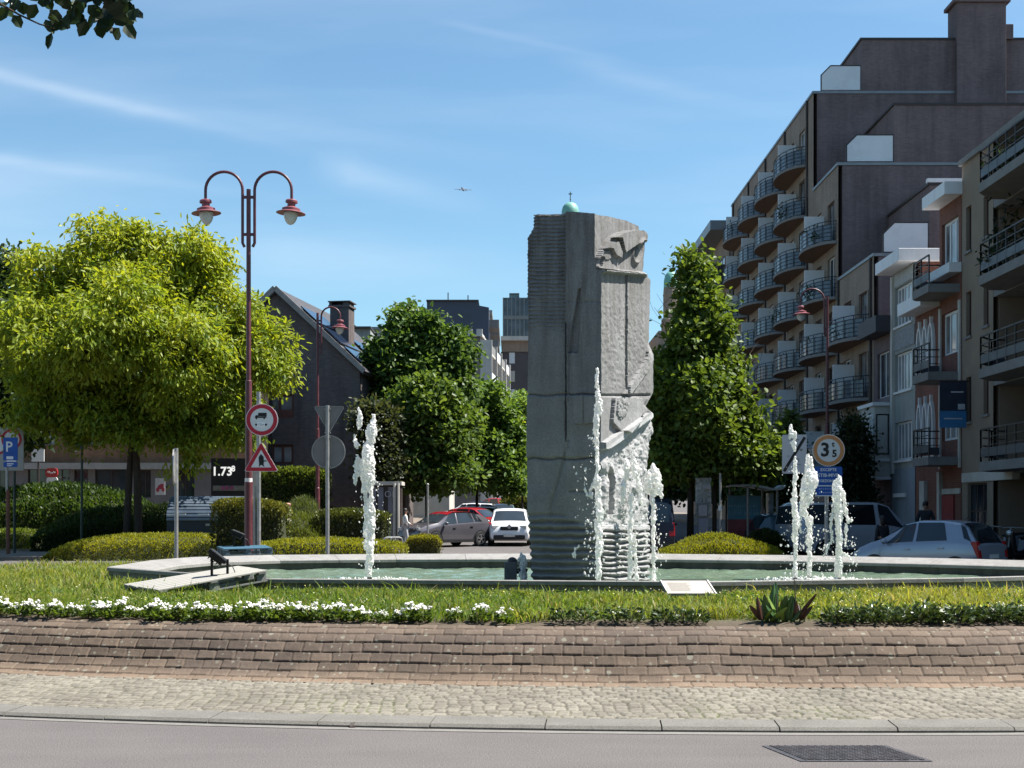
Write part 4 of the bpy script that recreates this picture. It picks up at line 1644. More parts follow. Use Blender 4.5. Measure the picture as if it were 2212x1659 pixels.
water_jet("tallest thin water jet rising along the corner of the stone pillar", 21.4,
          [[(1293, 1258, 5), (1293, 1190, 6), (1294, 1110, 6), (1292, 1045, 5)], [(1289, 1045, 4), (1291, 985, 4), (1288, 950, 4), (1287, 925, 5), (1289, 895, 5),
            (1293, 878, 6), (1291, 855, 4), (1290, 815, 3.5), (1290, 799, 3)], [(1274, 1062, 2), (1283, 1040, 3), (1288, 1030, 3)],
           [(1265, 1013, 2), (1266, 1022, 2)], [(1263, 1040, 1.6), (1264, 1055, 2), (1268, 1072, 3), (1276, 1070, 3)], [(1240, 1190, 2), (1250, 1181, 2)], [(1236, 1199, 3), (1243, 1201, 3)]],
          [(1236, 1290, 1000, 1120, 26), (1262, 1290, 1080, 1250, 70), (1296, 1310, 1100, 1250, 25), (1270, 1290, 930, 1020, 16)], 1293, 50, 2, 0.3)
water_jet("foaming water jet spreading over the lit face of the stone pillar", 21.9,
          [[(1361, 1256, 5), (1362, 1180, 4), (1362, 1085, 4), (1363, 1072, 5)], [(1352, 1018, 4), (1361, 1013, 7), (1371, 1012, 7), (1380, 1016, 5)],
           [(1376, 1250, 4), (1374, 1225, 3), (1371, 1190, 3), (1374, 1150, 2)], [(1372, 1020, 4), (1382, 1050, 3), (1386, 1085, 3)], [(1354, 1022, 4), (1348, 1050, 4), (1345, 1090, 3)]],
          [(1335, 1398, 1020, 1140, 60), (1328, 1400, 1130, 1252, 90)], 1361, 50, 3, 0.3)
water_jet("water jet with a bulging white head just right of the stone pillar", 22.6,
          [[(1411, 1256, 4), (1412, 1180, 4), (1410, 1100, 4), (1409, 1078, 5)], [(1405, 1052, 8), (1408, 1036, 10), (1413, 1028, 8), (1420, 1043, 9), (1425, 1058, 6)],
           [(1408, 1066, 7), (1418, 1062, 6)], [(1414, 1022, 2), (1416, 1016, 1.5)], [(1426, 1070, 4), (1430, 1066, 3)]],
          [(1398, 1430, 1080, 1250, 70), (1416, 1440, 1090, 1240, 20)], 1411, 40, 4, 0.3)
water_jet("thin beaded water jet, leftmost of the three jets before the weight limit sign", 24.3,
          [[(1718, 1250, 4), (1719, 1180, 4), (1718, 1130, 5), (1717, 1100, 6), (1716, 1075, 5), (1716, 1050, 4), (1717, 1030, 5), (1717, 1013, 5)], [(1717, 1001, 4.5)],
           [(1704, 939, 4), (1711, 937, 5), (1718, 939, 4)], [(1709, 927, 4)], [(1711, 957, 3), (1717, 962, 4.5)]],
          [(1690, 1740, 1000, 1130, 30), (1688, 1745, 1100, 1245, 70)], 1718, 90, 5, 0.6)
water_jet("widest white water jet, middle one of the three jets before the weight limit sign", 24.7,
          [[(1748, 1250, 5), (1749, 1180, 4), (1748, 1120, 5)], [(1741, 1092, 9), (1741, 1060, 11), (1745, 1040, 13), (1751, 1032, 12), (1757, 1048, 7)],
           [(1744, 1017, 7), (1748, 1000, 6), (1746, 987, 3.5)], [(1752, 1015, 4), (1754, 1002, 3)], [(1733, 1090, 4), (1728, 1130, 2.5), (1730, 1150, 2)]],
          [(1725, 1775, 1060, 1160, 40), (1725, 1790, 1140, 1248, 80)], 1748, 110, 6, 0.7)
water_jet("pointed water jet with falling side strands, rightmost of the three jets", 24.2,
          [[(1812, 1250, 6), (1812, 1180, 6), (1811, 1120, 6), (1809, 1080, 8)], [(1806, 1072, 8), (1810, 1056, 9), (1814, 1048, 6), (1812, 1034, 4.5)],
           [(1820, 1060, 3), (1824, 1085, 3), (1828, 1110, 3), (1832, 1126, 3), (1841, 1123, 2)], [(1828, 1138, 3), (1826, 1178, 2)],
           [(1800, 1100, 2), (1794, 1130, 3), (1797, 1165, 2), (1786, 1188, 2), (1780, 1200, 1.5)], [(1816, 1196, 2), (1831, 1200, 2), (1838, 1210, 2)]],
          [(1785, 1842, 1080, 1180, 45), (1785, 1850, 1160, 1248, 90)], 1812, 120, 7, 0.7)

# grey spout post in the basin, left of the pillar
sp_ = at(1104, 1240, 23.2)
post = thing("spout_post", "grey round-topped spout post standing in the basin left of the pillar", "fountain spout", (sp_.x, sp_.y, 0.3))
mb = MB()
mb.box2(-0.115, 0.10, -0.1, 0.1, 0.0, 0.74)
mb.build("post", plain("post_stone", (0.12, 0.12, 0.125), 0.8, 0, 0.25, 5, 0.3), post, bevel=0.015)
MB().ball((0.02, 0, 0.75), (0.085, 0.085, 0.075), 14, 8).build("cap", plain("post_cap", (0.05, 0.045, 0.05), 0.6), post, smooth=True)
MB().tube([(0.06, 0, 0.58), (0.2, 0, 0.6), (0.27, 0, 0.57)], [0.05, 0.05, 0.06], 10).build("spout_pipe", M_nozzle, post, smooth=True)
water_jet("low foaming spill of water between the spout post and the pillar", 23.1,
          [[(1120, 1206, 3), (1128, 1208, 5), (1135, 1216, 5)], [(1126, 1212, 4), (1125, 1222, 3)], [(1131, 1228, 4), (1130, 1238, 6), (1128, 1247, 7)], [(1134, 1240, 5), (1135, 1248, 6)]],
          [(1118, 1138, 1205, 1250, 25)], 1130, 16, 8, 0.25)
# ================================================================== STREET LAMPS
M_maroon = plain("maroon_paint", (0.098, 0.027, 0.034), 0.42, 0, 0.25, 4.0, 0.0, 0.5, ((0.09, 0.03, 0.03), 0.5))
M_maroonlit = plain("sunlit_maroon_paint", (0.22, 0.072, 0.085), 0.4, 0, 0.15, 6.0)  # the pole's maroon made paler: sunlight on the lamp heads put into the colour
M_lampglass = plain("lamp_globe", (0.50, 0.52, 0.50), 0.15, 0, 0.08, 6.0)
M_galv = plain("galvanised_steel", (0.30, 0.30, 0.29), 0.45, 0.5, 0.2, 6.0)
M_greymetal = plain("grey_metal", (0.17, 0.17, 0.165), 0.5, 0.3, 0.2, 5.0)
M_whitesign = plain("sign_white", (0.66, 0.66, 0.66), 0.4, 0, 0.04, 3.0)
M_signback = plain("sign_back_grey", (0.20, 0.19, 0.18), 0.55, 0.3, 0.12, 4.0)
M_redsign = plain("sign_red", (0.42, 0.022, 0.040), 0.4, 0, 0.10, 4.0)
M_blacksign = plain("sign_black", (0.012, 0.012, 0.014), 0.5)
M_bluesign = plain("sign_blue", (0.010, 0.075, 0.32), 0.4, 0, 0.12, 4.0)
M_orangesign = plain("sign_faded_orange", (0.46, 0.20, 0.075), 0.45, 0, 0.08, 4.0)


def lamp_head(parent, x, z, tilt=0.0):
    """lantern hanging with its top at (x, z)"""
    h = bpy.data.objects.new("lamp_head", None)
    M = Matrix.Translation((x, 0, z)) @ Matrix.Rotation(tilt, 4, 'Y')
    mb = MB()
    mb.lathe([(0.0, 0.02), (0.13, 0.015), (0.155, -0.01), (0.155, -0.06), (0.105, -0.075), (0.10, -0.15), (0.13, -0.165), (0.21, -0.205), (0.235, -0.215),
              (0.235, -0.275), (0.27, -0.285), (0.375, -0.325), (0.378, -0.337), (0.25, -0.325), (0.16, -0.30)], n=28)
    mb.v = [tuple(M @ Vector(p)) for p in mb.v]
    sh = mb.build("lamp_shade", M_maroonlit, parent, smooth=True)
    bpy.data.objects.remove(h)
    mb = MB()
    mb.lathe([(0.178, -0.318), (0.182, -0.37), (0.165, -0.46), (0.125, -0.55), (0.07, -0.61), (0.0, -0.635)], n=24)
    mb.v = [tuple(M @ Vector(p)) for p in mb.v]
    mb.build("globe", M_lampglass, sh, smooth=True)
    return sh


def arc_arm(s, off, zc, R, z_low):
    pts = [(s * off, 0, z_low + 0.06 * 0), (s * off, 0, zc)]
    for k in range(1, 17):
        a = pi * k / 16
        pts.append((s * (off + R - R * cos(a)), 0, zc + R * sin(a)))
    return pts


def street_lamp(label, px, Y, sides, ztop, zc, R, off, drop, zlow, rz=0.0, group="maroon street lamps"):
    zb = g0(Y)
    o = thing("street_lamp", label, "street lamp", (ax(px, Y), Y, zb), rz, group)
    ztop, zc, zlow = ztop - zb, zc - zb, zlow - zb
    mb = MB()
    mb.tube([(0, 0, -0.2), (0, 0, 2.6), (0, 0, 2.62), (0, 0, 5.2), (0, 0, 5.22), (0, 0, ztop)], [0.105, 0.105, 0.088, 0.085, 0.062, 0.055], 14)
    mb.build("pole", M_maroon, o, smooth=True)
    for s in sides:
        pts = arc_arm(s, off, zc, R, zlow)
        pts.append((s * (off + 2 * R), 0, zc - drop))
        pts.insert(0, (s * (off - 0.05), 0, zlow - 0.1))
        mb = MB()
        mb.tube(pts, 0.038, 10)
        for zz in (zc - 0.18, zlow + 0.22):
            mb.beam((0, 0, zz), (s * off, 0, zz), 0.05, 0.07)
        mb.build("arm", M_maroon, o, smooth=True)
        lamp_head(o, s * (off + 2 * R), zc - drop, 0.06 * s)
    return o


k35 = 35 / F
lamp = street_lamp("tall maroon lamp with two curved arms and two lanterns", 537, 35, (-1, 1), az(409, 35), az(411, 35), 40 * k35, 13 * k35, 22 * k35, az(525, 35))
mb = MB()
mb.tube([(0, 0, az(1060, 35) - g0(35)), (0, 0, az(1033, 35) - g0(35))], 0.098, 14)
mb.build("sticker", M_whitesign, lamp, smooth=True)
k = 60 / F
street_lamp("maroon lamp with one lantern curving right, before the dark gabled house", 686, 60, (1,), az(676, 60), az(684, 60), 20.5 * k, 8 * k, 8 * k, az(760, 60))
k = 57 / F
street_lamp("maroon lamp with one lantern curving left, before the balcony apartments", 1787, 57, (-1,), az(640, 57), az(650, 57), 26 * k, 6 * k, 12 * k, az(722, 57))

# ================================================================== TRAFFIC SIGNS


def disc(mb, c, r, y0, y1, n=40):
    mb.prism([(c[0] + r * cos(2 * pi * i / n), c[1] + r * sin(2 * pi * i / n)) for i in range(n)], y0, y1, 'xz')


def ringm(mb, c, r0, r1, y0, y1, n=40):
    P = lambda r, y: [(c[0] + r * cos(2 * pi * i / n), y, c[1] + r * sin(2 * pi * i / n)) for i in range(n)]
    vs_ = P(r0, y0) + P(r1, y0) + P(r0, y1) + P(r1, y1)
    fs = []
    for i in range(n):
        j = (i + 1) % n
        fs += [(i, j, n + j, n + i), (2 * n + i, 3 * n + i, 3 * n + j, 2 * n + j), (n + i, n + j, 3 * n + j, 3 * n + i), (i, 2 * n + i, 2 * n + j, j)]
    mb.add(vs_, fs)


def rtri(cx_, cz_, r, rad, up=1, n=6):
    out = []
    for kk in range(3):
        a = pi / 2 * up + kk * 2 * pi / 3
        c = (cx_ + (r - 2 * rad) * cos(a), cz_ + (r - 2 * rad) * sin(a))
        for i in range(n + 1):
            b = a - pi / 3 + 2 * pi / 3 * i / n
            out.append((c[0] + rad * cos(b), c[1] + rad * sin(b)))
    return out


def rrect(cx_, cz_, w, h, rad, n=4):
    out = []
    for sx, sz, a0 in ((1, 1, 0), (-1, 1, pi / 2), (-1, -1, pi), (1, -1, 3 * pi / 2)):
        for i in range(n + 1):
            b = a0 + pi / 2 * i / n
            out.append((cx_ + sx * (w / 2 - rad) + rad * cos(b), cz_ + sz * (h / 2 - rad) + rad * sin(b)))
    return out


# truck length sign over the priority triangle
Y = 34.6
k = Y / F
zb = g0(Y)
o = thing("road_sign", "grey pole with round red truck sign above a red priority triangle", "road sign", (ax(558, Y), Y, zb))
mb = MB()
mb.tube([(0, 0.05, -0.2), (0, 0.05, az(846, Y) - zb)], 0.055, 12)
mb.tube([(-9 * k, 0.05, -0.2), (-9 * k, 0.05, az(1050, Y) - zb)], 0.032, 10)
mb.build("pole", M_galv, o, smooth=True)
c = (ax(566, Y) - ax(558, Y), az(907, Y) - zb)
r = 37.5 * k * 0.93
mb = MB()
disc(mb, c, r, -0.03, -0.012)
ds = mb.build("sign_disc", M_whitesign, o)
mb = MB()
ringm(mb, c, r * 0.72, r * 0.955, -0.036, -0.029)
mb.build("red_ring", M_redsign, ds)
s_ = r / 300.0
T_ = lambda x, y: (c[0] + (x - 420) * s_, c[1] - (y - 487) * s_)
mb = MB()
mb.prism([T_(*p) for p in ((355, 358), (510, 358), (510, 425), (350, 418))], -0.036, -0.029)
mb.prism([T_(*p) for p in ((292, 432), (318, 400), (345, 405), (352, 425), (500, 428), (510, 445), (480, 448), (470, 480), (450, 470), (455, 450), (335, 452), (330, 482), (308, 470))], -0.0375, -0.029)
disc(mb, T_(315, 578), 20 * s_, -0.036, -0.029, 12)
disc(mb, T_(497, 578), 20 * s_, -0.036, -0.029, 12)
mb.build("truck_symbol", M_blacksign, ds)
mb = MB()
mb.prism(rrect(*T_(407, 575), 150 * s_, 90 * s_, 12 * s_), -0.034, -0.029)
mb.build("length_patch", plain("sign_patch_white", (0.8, 0.8, 0.8), 0.4, 0, 0.03), ds)
text("length_text", "12m", 0.085, plain("sign_grey_text", (0.30, 0.30, 0.30), 0.6), ds, (T_(407, 575)[0], -0.037, T_(407, 575)[1]))
c = (ax(564.5, Y) - ax(558, Y), az(997, Y) - zb)
mb = MB()
R_ = 43 * k
mb.prism(rtri(*c, R_, 0.035), -0.03, -0.012)
tr_ = mb.build("sign_triangle", M_whitesign, o)
mb = MB()
oo, i_ = rtri(*c, R_ * 0.96, 0.033), rtri(*c, R_ * 0.60, 0.008)
n = len(oo)
vs_ = [(x, -0.035, z) for x, z in oo] + [(x, -0.035, z) for x, z in i_] + [(x, -0.029, z) for x, z in oo] + [(x, -0.029, z) for x, z in i_]
mb.add(vs_, [(i, (i + 1) % n, n + (i + 1) % n, n + i) for i in range(n)] + [(2 * n + i, i, (i + 1) % n, 2 * n + (i + 1) % n) for i in range(n)] + [(n + i, 3 * n + i, 3 * n + (i + 1) % n, n + (i + 1) % n) for i in range(n)])
mb.build("red_border", M_redsign, tr_)
T2 = lambda x, y: (c[0] + (x - 398) * s_, c[1] - (y - 1290) * s_)
mb = MB()
mb.prism([T2(*p) for p in ((395, 1150), (445, 1205), (448, 1270), (500, 1270), (500, 1288), (448, 1292), (445, 1350), (462, 1392), (400, 1350), (358, 1392), (362, 1340), (352, 1210))], -0.036, -0.029)
mb.build("priority_symbol", M_blacksign, tr_)

# signs seen from behind
Y = 35.8
k = Y / F
zb = g0(Y)
o = thing("road_sign", "backs of a grey triangle sign and a grey round sign on one pole", "road sign", (ax(708, Y), Y, zb))
MB().tube([(0, -0.05, -0.2), (0, -0.05, az(876, Y) - zb)], 0.052, 12).build("pole", M_galv, o, smooth=True)
mb = MB()
cz_ = az(897, Y) - zb
mb.prism(rtri(3 * k, cz_, 38 * k, 0.035, -1), 0.0, 0.02)
tb = mb.build("sign_triangle", M_signback, o)
mb = MB()
mb.prism(rtri(3 * k, cz_, 38 * k * 0.95, 0.03, -1), 0.02, 0.024)
pts = rtri(3 * k, cz_, 38 * k, 0.035, -1)
for i in range(len(pts)):
    a, b = pts[i], pts[(i + 1) % len(pts)]
    mb.beam((a[0], -0.004, a[1]), (b[0], -0.004, b[1]), 0.018, 0.03, up=(0, 1, 0))
mb.build("rim", M_galv, tb)
mb = MB()
c = (1.5 * k, az(976, Y) - zb)
disc(mb, c, 35 * k, 0.0, 0.02)
db = mb.build("sign_disc", M_signback, o)
mb = MB()
ringm(mb, c, 34.2 * k, 36.5 * k, -0.022, 0.022)
mb.build("rim", M_galv, db)
mb = MB()
for zz in (az(884, Y), az(935, Y), az(945, Y), az(1008, Y)):
    mb.box((0, -0.03, zz - zb), (0.16, 0.09, 0.03))
mb.build("clamps", M_galv, o)

# round sign seen edge-on
Y = 35.2
k = Y / F
zb = g0(Y)
o = thing("road_sign", "round white sign turned edge-on near the top of a grey pole", "road sign", (ax(381, Y), Y, zb), radians(101))
MB().tube([(0, 0, -0.2), (0, 0, az(968, Y) - zb)], 0.05, 12).build("pole", M_galv, o, smooth=True)
mb = MB()
c = (0, az(1008, Y) - zb)
disc(mb, c, 37 * k, 0.06, 0.075)
db = mb.build("sign_disc", M_whitesign, o)
mb = MB()
ringm(mb, c, 36 * k, 38 * k, 0.045, 0.08)
mb.build("rim", M_galv, db)

# blue parking sign and the zone panel behind it
Y = 48.0
k = Y / F
zb = g0(Y)
o = thing("parking_sign", "blue parking sign with smaller blue plate on a rusty pole", "road sign", (ax(14, Y), Y, zb))
mb = MB()
mb.tube([(0, 0.05, az(1062, Y) - zb), (0, 0.05, az(950, Y) - zb)], 0.045, 10)
mb.build("pole", M_galv, o, smooth=True)
MB().tube([(0.03, 0.06, -0.2), (0.03, 0.06, az(1058, Y) - zb)], 0.07, 10).build("pole_foot", plain("rusty_paint", (0.15, 0.06, 0.035), 0.7, 0, 0.3, 5), o, smooth=True)
mb = MB()
mb.prism(rrect(9 * k, az(970, Y) - zb, 31 * k, 50 * k, 0.04), -0.03, 0.0)
p1 = mb.build("sign_panel", M_bluesign, o)
text("letter", "P", 0.50, M_whitesign, p1, (6 * k, -0.033, az(966, Y) - zb), bold=0.008)
mb = MB()
mb.prism(rrect(8 * k, az(989, Y) - zb, 15 * k, 6.5 * k, 0.02), -0.036, -0.029)
mb.build("car_symbol", M_whitesign, p1)
mb = MB()
mb.prism(rrect(9 * k, az(1003.5, Y) - zb, 30 * k, 11 * k, 0.03), -0.03, 0.0)
p2 = mb.build("lower_plate", M_bluesign, o)
mb = MB()
mb.beam((1 * k, -0.032, az(996, Y) - zb), (21 * k, -0.032, az(996, Y) - zb), 0.02, 0.05, up=(0, 0, 1))
mb.beam((2 * k, -0.034, az(1002, Y) - zb), (16 * k, -0.034, az(1002, Y) - zb), 0.01, 0.04)
mb.beam((2 * k, -0.034, az(1006, Y) - zb), (12 * k, -0.034, az(1006, Y) - zb), 0.01, 0.03)
mb.build("white_lines", M_whitesign, p2)
Y = 49.0
k = Y / F
zb = g0(Y)
o = thing("zone_sign", "large white zone panel with red rings behind the blue parking sign", "road sign", (ax(10, Y), Y, zb))
MB().tube([(20 * k, 0.06, -0.2), (20 * k, 0.06, az(930, Y) - zb)], 0.045, 10).build("pole", plain("dark_green_paint", (0.02, 0.04, 0.03), 0.5), o, smooth=True)
mb = MB()
mb.box((6 * k, 0.02, az(970, Y) - zb), (70 * k, 0.04, 94 * k))
zp = mb.build("sign_panel", plain("zone_panel_grey", (0.34, 0.34, 0.31), 0.5, 0, 0.1), o, bevel=0.02)
for cx_, cy_ in ((15, 949), (-15, 960)):
    mb = MB()
    ringm(mb, (cx_ * k, az(cy_, Y) - zb), 17 * k, 22 * k, -0.012, -0.001)
    mb.build("red_ring", M_redsign, zp)
    mb = MB()
    disc(mb, (cx_ * k, az(cy_, Y) - zb), 17 * k, -0.008, -0.001)
    mb.build("white_disc", M_whitesign, zp)

# thin green pole with small plates
Y = 50.0
k = Y / F
zb = g0(Y)
o = thing("bus_stop_sign", "thin dark green pole carrying small blue and white plates", "stop sign post", (ax(176, Y), Y, zb), radians(20))
MB().tube([(0, 0, -0.2), (0.02, 0, az(944, Y) - zb)], 0.045, 10).build("pole", plain("dark_green_paint", (0.02, 0.04, 0.03), 0.5), o, smooth=True)
mb = MB()
mb.box((-4 * k, -0.06, az(952, Y) - zb), (16 * k, 0.02, 15 * k))
mb.build("upper_plate", plain("plate_navy", (0.02, 0.03, 0.09), 0.5), o)
mb = MB()
mb.box((-5 * k, -0.06, az(965, Y) - zb), (15 * k, 0.02, 10 * k))
mb.build("blue_plate", plain("plate_blue", (0.10, 0.17, 0.36), 0.5), o)
mb = MB()
mb.box((-9 * k, -0.05, az(973, Y) - zb), (9 * k, 0.02, 7 * k))
mb.build("white_plate", M_whitesign, o)

# end-of-zone panel
Y = 38.0
k = Y / F
zb = g0(Y)
o = thing("end_zone_sign", "grey white end of zone panel crossed by a black diagonal bar", "road sign", (ax(1716, Y), Y, zb), radians(-12))
MB().tube([(0, 0.05, -0.2), (0, 0.05, az(945, Y) - zb)], 0.045, 10).build("pole", M_galv, o, smooth=True)
mb = MB()
mb.prism(rrect(0, az(981, Y) - zb, 52 * k, 84 * k, 0.03), -0.03, 0.0)
zp = mb.build("sign_panel", plain("zone_panel_pale", (0.47, 0.46, 0.47), 0.5, 0, 0.06), o)
mb = MB()
mb.beam((-22 * k, -0.033, az(1018, Y) - zb), (22 * k, -0.033, az(945, Y) - zb), 0.004, 0.075, up=(0, 1, 0))
mb.v = [(x, -0.034 + (y + 0.033) * 0.05, z) for x, y, z in mb.v]
mb2 = MB()
d = Vector((44 * k, 0, 73 * k)).normalized()
n_ = Vector((-d.z, 0, d.x)) * 0.04
a, b = Vector((-22 * k, 0, az(1018, Y) - zb)), Vector((22 * k, 0, az(945, Y) - zb))
mb2.prism([(q.x, q.z) for q in (a + n_, b + n_, b - n_, a - n_)], -0.037, -0.029)
mb2.build("diagonal_bar", M_blacksign, zp)
M_ghost = plain("sign_faint_grey", (0.20, 0.20, 0.20), 0.6)
mb = MB()
ringm(mb, (-2 * k, az(961, Y) - zb), 3.0 * k, 4.6 * k, -0.034, -0.029, 16)
mb.box((14 * k, -0.031, az(972, Y) - zb), (6 * k, 0.006, 5 * k))
for yy, x0, x1 in ((950, -12, 10), (985, -16, -10), (992, 0, 10), (996, 2, 12), (1004, 4, 14)):
    mb.box(((x0 + x1) / 2 * k, -0.031, az(yy, Y) - zb), ((x1 - x0) * k, 0.006, 1.6 * k))
mb.build("lettering", M_ghost, zp)

# weight limit sign
Y = 36.0
k = Y / F
zb = g0(Y)
o = thing("weight_limit_sign", "round orange ringed 3.5 t weight limit sign above blue plates", "road sign", (ax(1786, Y), Y, zb), radians(-3))
MB().tube([(0, 0.05, -0.2), (0, 0.05, az(950, Y) - zb)], 0.055, 12).build("pole", M_galv, o, smooth=True)
c = (3.5 * k, az(973, Y) - zb)
r = 34.5 * k
mb = MB()
disc(mb, c, r, -0.03, -0.012)
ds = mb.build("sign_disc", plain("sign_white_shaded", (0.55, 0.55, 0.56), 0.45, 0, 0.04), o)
mb = MB()
ringm(mb, c, r * 0.72, r * 0.955, -0.036, -0.029)
mb.build("orange_ring", M_orangesign, ds)
text("figure", "3", 0.50, M_blacksign, ds, (c[0] - 7.5 * k, -0.037, c[1]), bold=0.014)
text("figure", "5", 0.26, M_blacksign, ds, (c[0] + 12.5 * k, -0.037, c[1] - 7.5 * k), bold=0.008)
text("figure", "t", 0.19, M_blacksign, ds, (c[0] + 9.5 * k, -0.037, c[1] + 13 * k), bold=0.006)
mb = MB()
mb.prism(rrect(3 * k, az(1028, Y) - zb, 59 * k, 40 * k, 0.05), -0.03, 0.0)
p1 = mb.build("upper_plate", M_bluesign, o)
for yy, tx, sz in ((1015, "EXCEPTE", 0.105), (1027, "STIB-MIVB", 0.125), (1039, "UITGEZONDERD", 0.095)):
    text("plate_text", tx, sz, M_whitesign, p1, (3 * k, -0.033, az(yy, Y) - zb), bold=0.002)
mb = MB()
mb.prism(rrect(3 * k, az(1060, Y) - zb, 56 * k, 20 * k, 0.04), -0.03, 0.0)
p2 = mb.build("lower_plate", M_bluesign, o)
mb = MB()
for yy in (1049.5, 1071):
    mb.box((3 * k, -0.033, az(yy, Y) - zb), (58 * k, 0.012, 2.2 * k))
mb.build("white_edges", M_whitesign, p2)
mb = MB()
for yy in (1056, 1064):
    for q in range(9):
        mb.box(((-16 + q * 4.5) * k, -0.032, az(yy, Y) - zb), (random.uniform(1.6, 3.6) * k, 0.006, 3 * k))
mb.build("small_print", plain("plate_print", (0.25, 0.33, 0.55), 0.5), p2)
# ================================================================== TREES AND HEDGES
def bark_mat(name, c):
    t = NT(name)
    n1 = t.tex("ShaderNodeTexNoise", t.coord("Object", (5, 5, 1.2)), Scale=4.0, Detail=7.0, Roughness=0.7)
    t.set(t.ramp(n1.outputs[0], [(0.3, tuple(x * 0.55 for x in c)), (0.7, tuple(x * 1.35 for x in c))]), 0.9, 0, 0.15)
    t.bump(n1.outputs[0], 0.6, 0.04)
    return t.m


M_bark = bark_mat("bark", (0.055, 0.042, 0.032))
M_bark2 = bark_mat("grey_bark", (0.075, 0.065, 0.055))


def limb(mb, p, d, L, r, depth, spread=0.55, seed=None, up=0.12):
    """a tapering limb that forks; tips returned"""
    pts, rs = [p.copy()], [r]
    q = p.copy()
    dd = d.normalized()
    n = 5
    for i in range(n):
        dd = (dd + Vector((random.gauss(0, 1), random.gauss(0, 1), random.gauss(0, 1) + up)) * 0.10).normalized()
        q = q + dd * (L / n)
        pts.append(q.copy())
        rs.append(r * (1 - 0.5 * (i + 1) / n))
    mb.tube(pts, rs, 7 if r > 0.05 else 5)
    if depth > 0:
        for _ in range(3 if depth > 1 else 2):
            nd = (dd + Vector((random.gauss(0, 1), random.gauss(0, 1), random.gauss(0.15, 0.6))) * spread).normalized()
            limb(mb, pts[random.choice((3, 4, 5))], nd, L * random.uniform(0.6, 0.8), rs[-1] * 0.85, depth - 1, spread, up=up)


def crown_points(blobs, n, per=22, sig=0.28, hang=0.0, drop=0.35, flat=0.75):
    """leaf centres in loose clusters over overlapping ellipsoids"""
    blobs = np.asarray(blobs, float)
    vol = (blobs[:, 3] * blobs[:, 4] + blobs[:, 4] * blobs[:, 5] + blobs[:, 3] * blobs[:, 5])
    nc = int(n / per * 1.9)
    bi = rng.choice(len(blobs), nc, p=vol / vol.sum())
    d = rng.normal(size=(nc, 3))
    d /= np.linalg.norm(d, axis=1, keepdims=True)
    rad = rng.uniform(0.0, 1, nc) ** 0.33
    rad = 0.52 + 0.5 * rad + 0.06 * rng.normal(size=nc)
    c = blobs[bi, :3] + d * blobs[bi, 3:6] * rad[:, None]
    # thin out what is buried in other blobs
    dep = np.full(nc, 9.0)
    for b in blobs:
        q = np.linalg.norm((c - b[:3]) / b[3:6], axis=1)
        dep = np.minimum(dep, q)
    keep = (dep > 0.60) | (rng.random(nc) < drop)
    c, d = c[keep], d[keep]
    m = len(c)
    sz = rng.uniform(0.6, 1.4, (m, 1))
    P = np.repeat(c, per, 0) + rng.normal(size=(m * per, 3)) * sig * np.repeat(sz, per, 0) * np.array([1, 1, flat])
    D = np.repeat(d, per, 0)
    if hang:
        P[:, 2] -= np.abs(rng.normal(size=m * per)) * hang
    return P, D, np.repeat(rng.random(m), per)


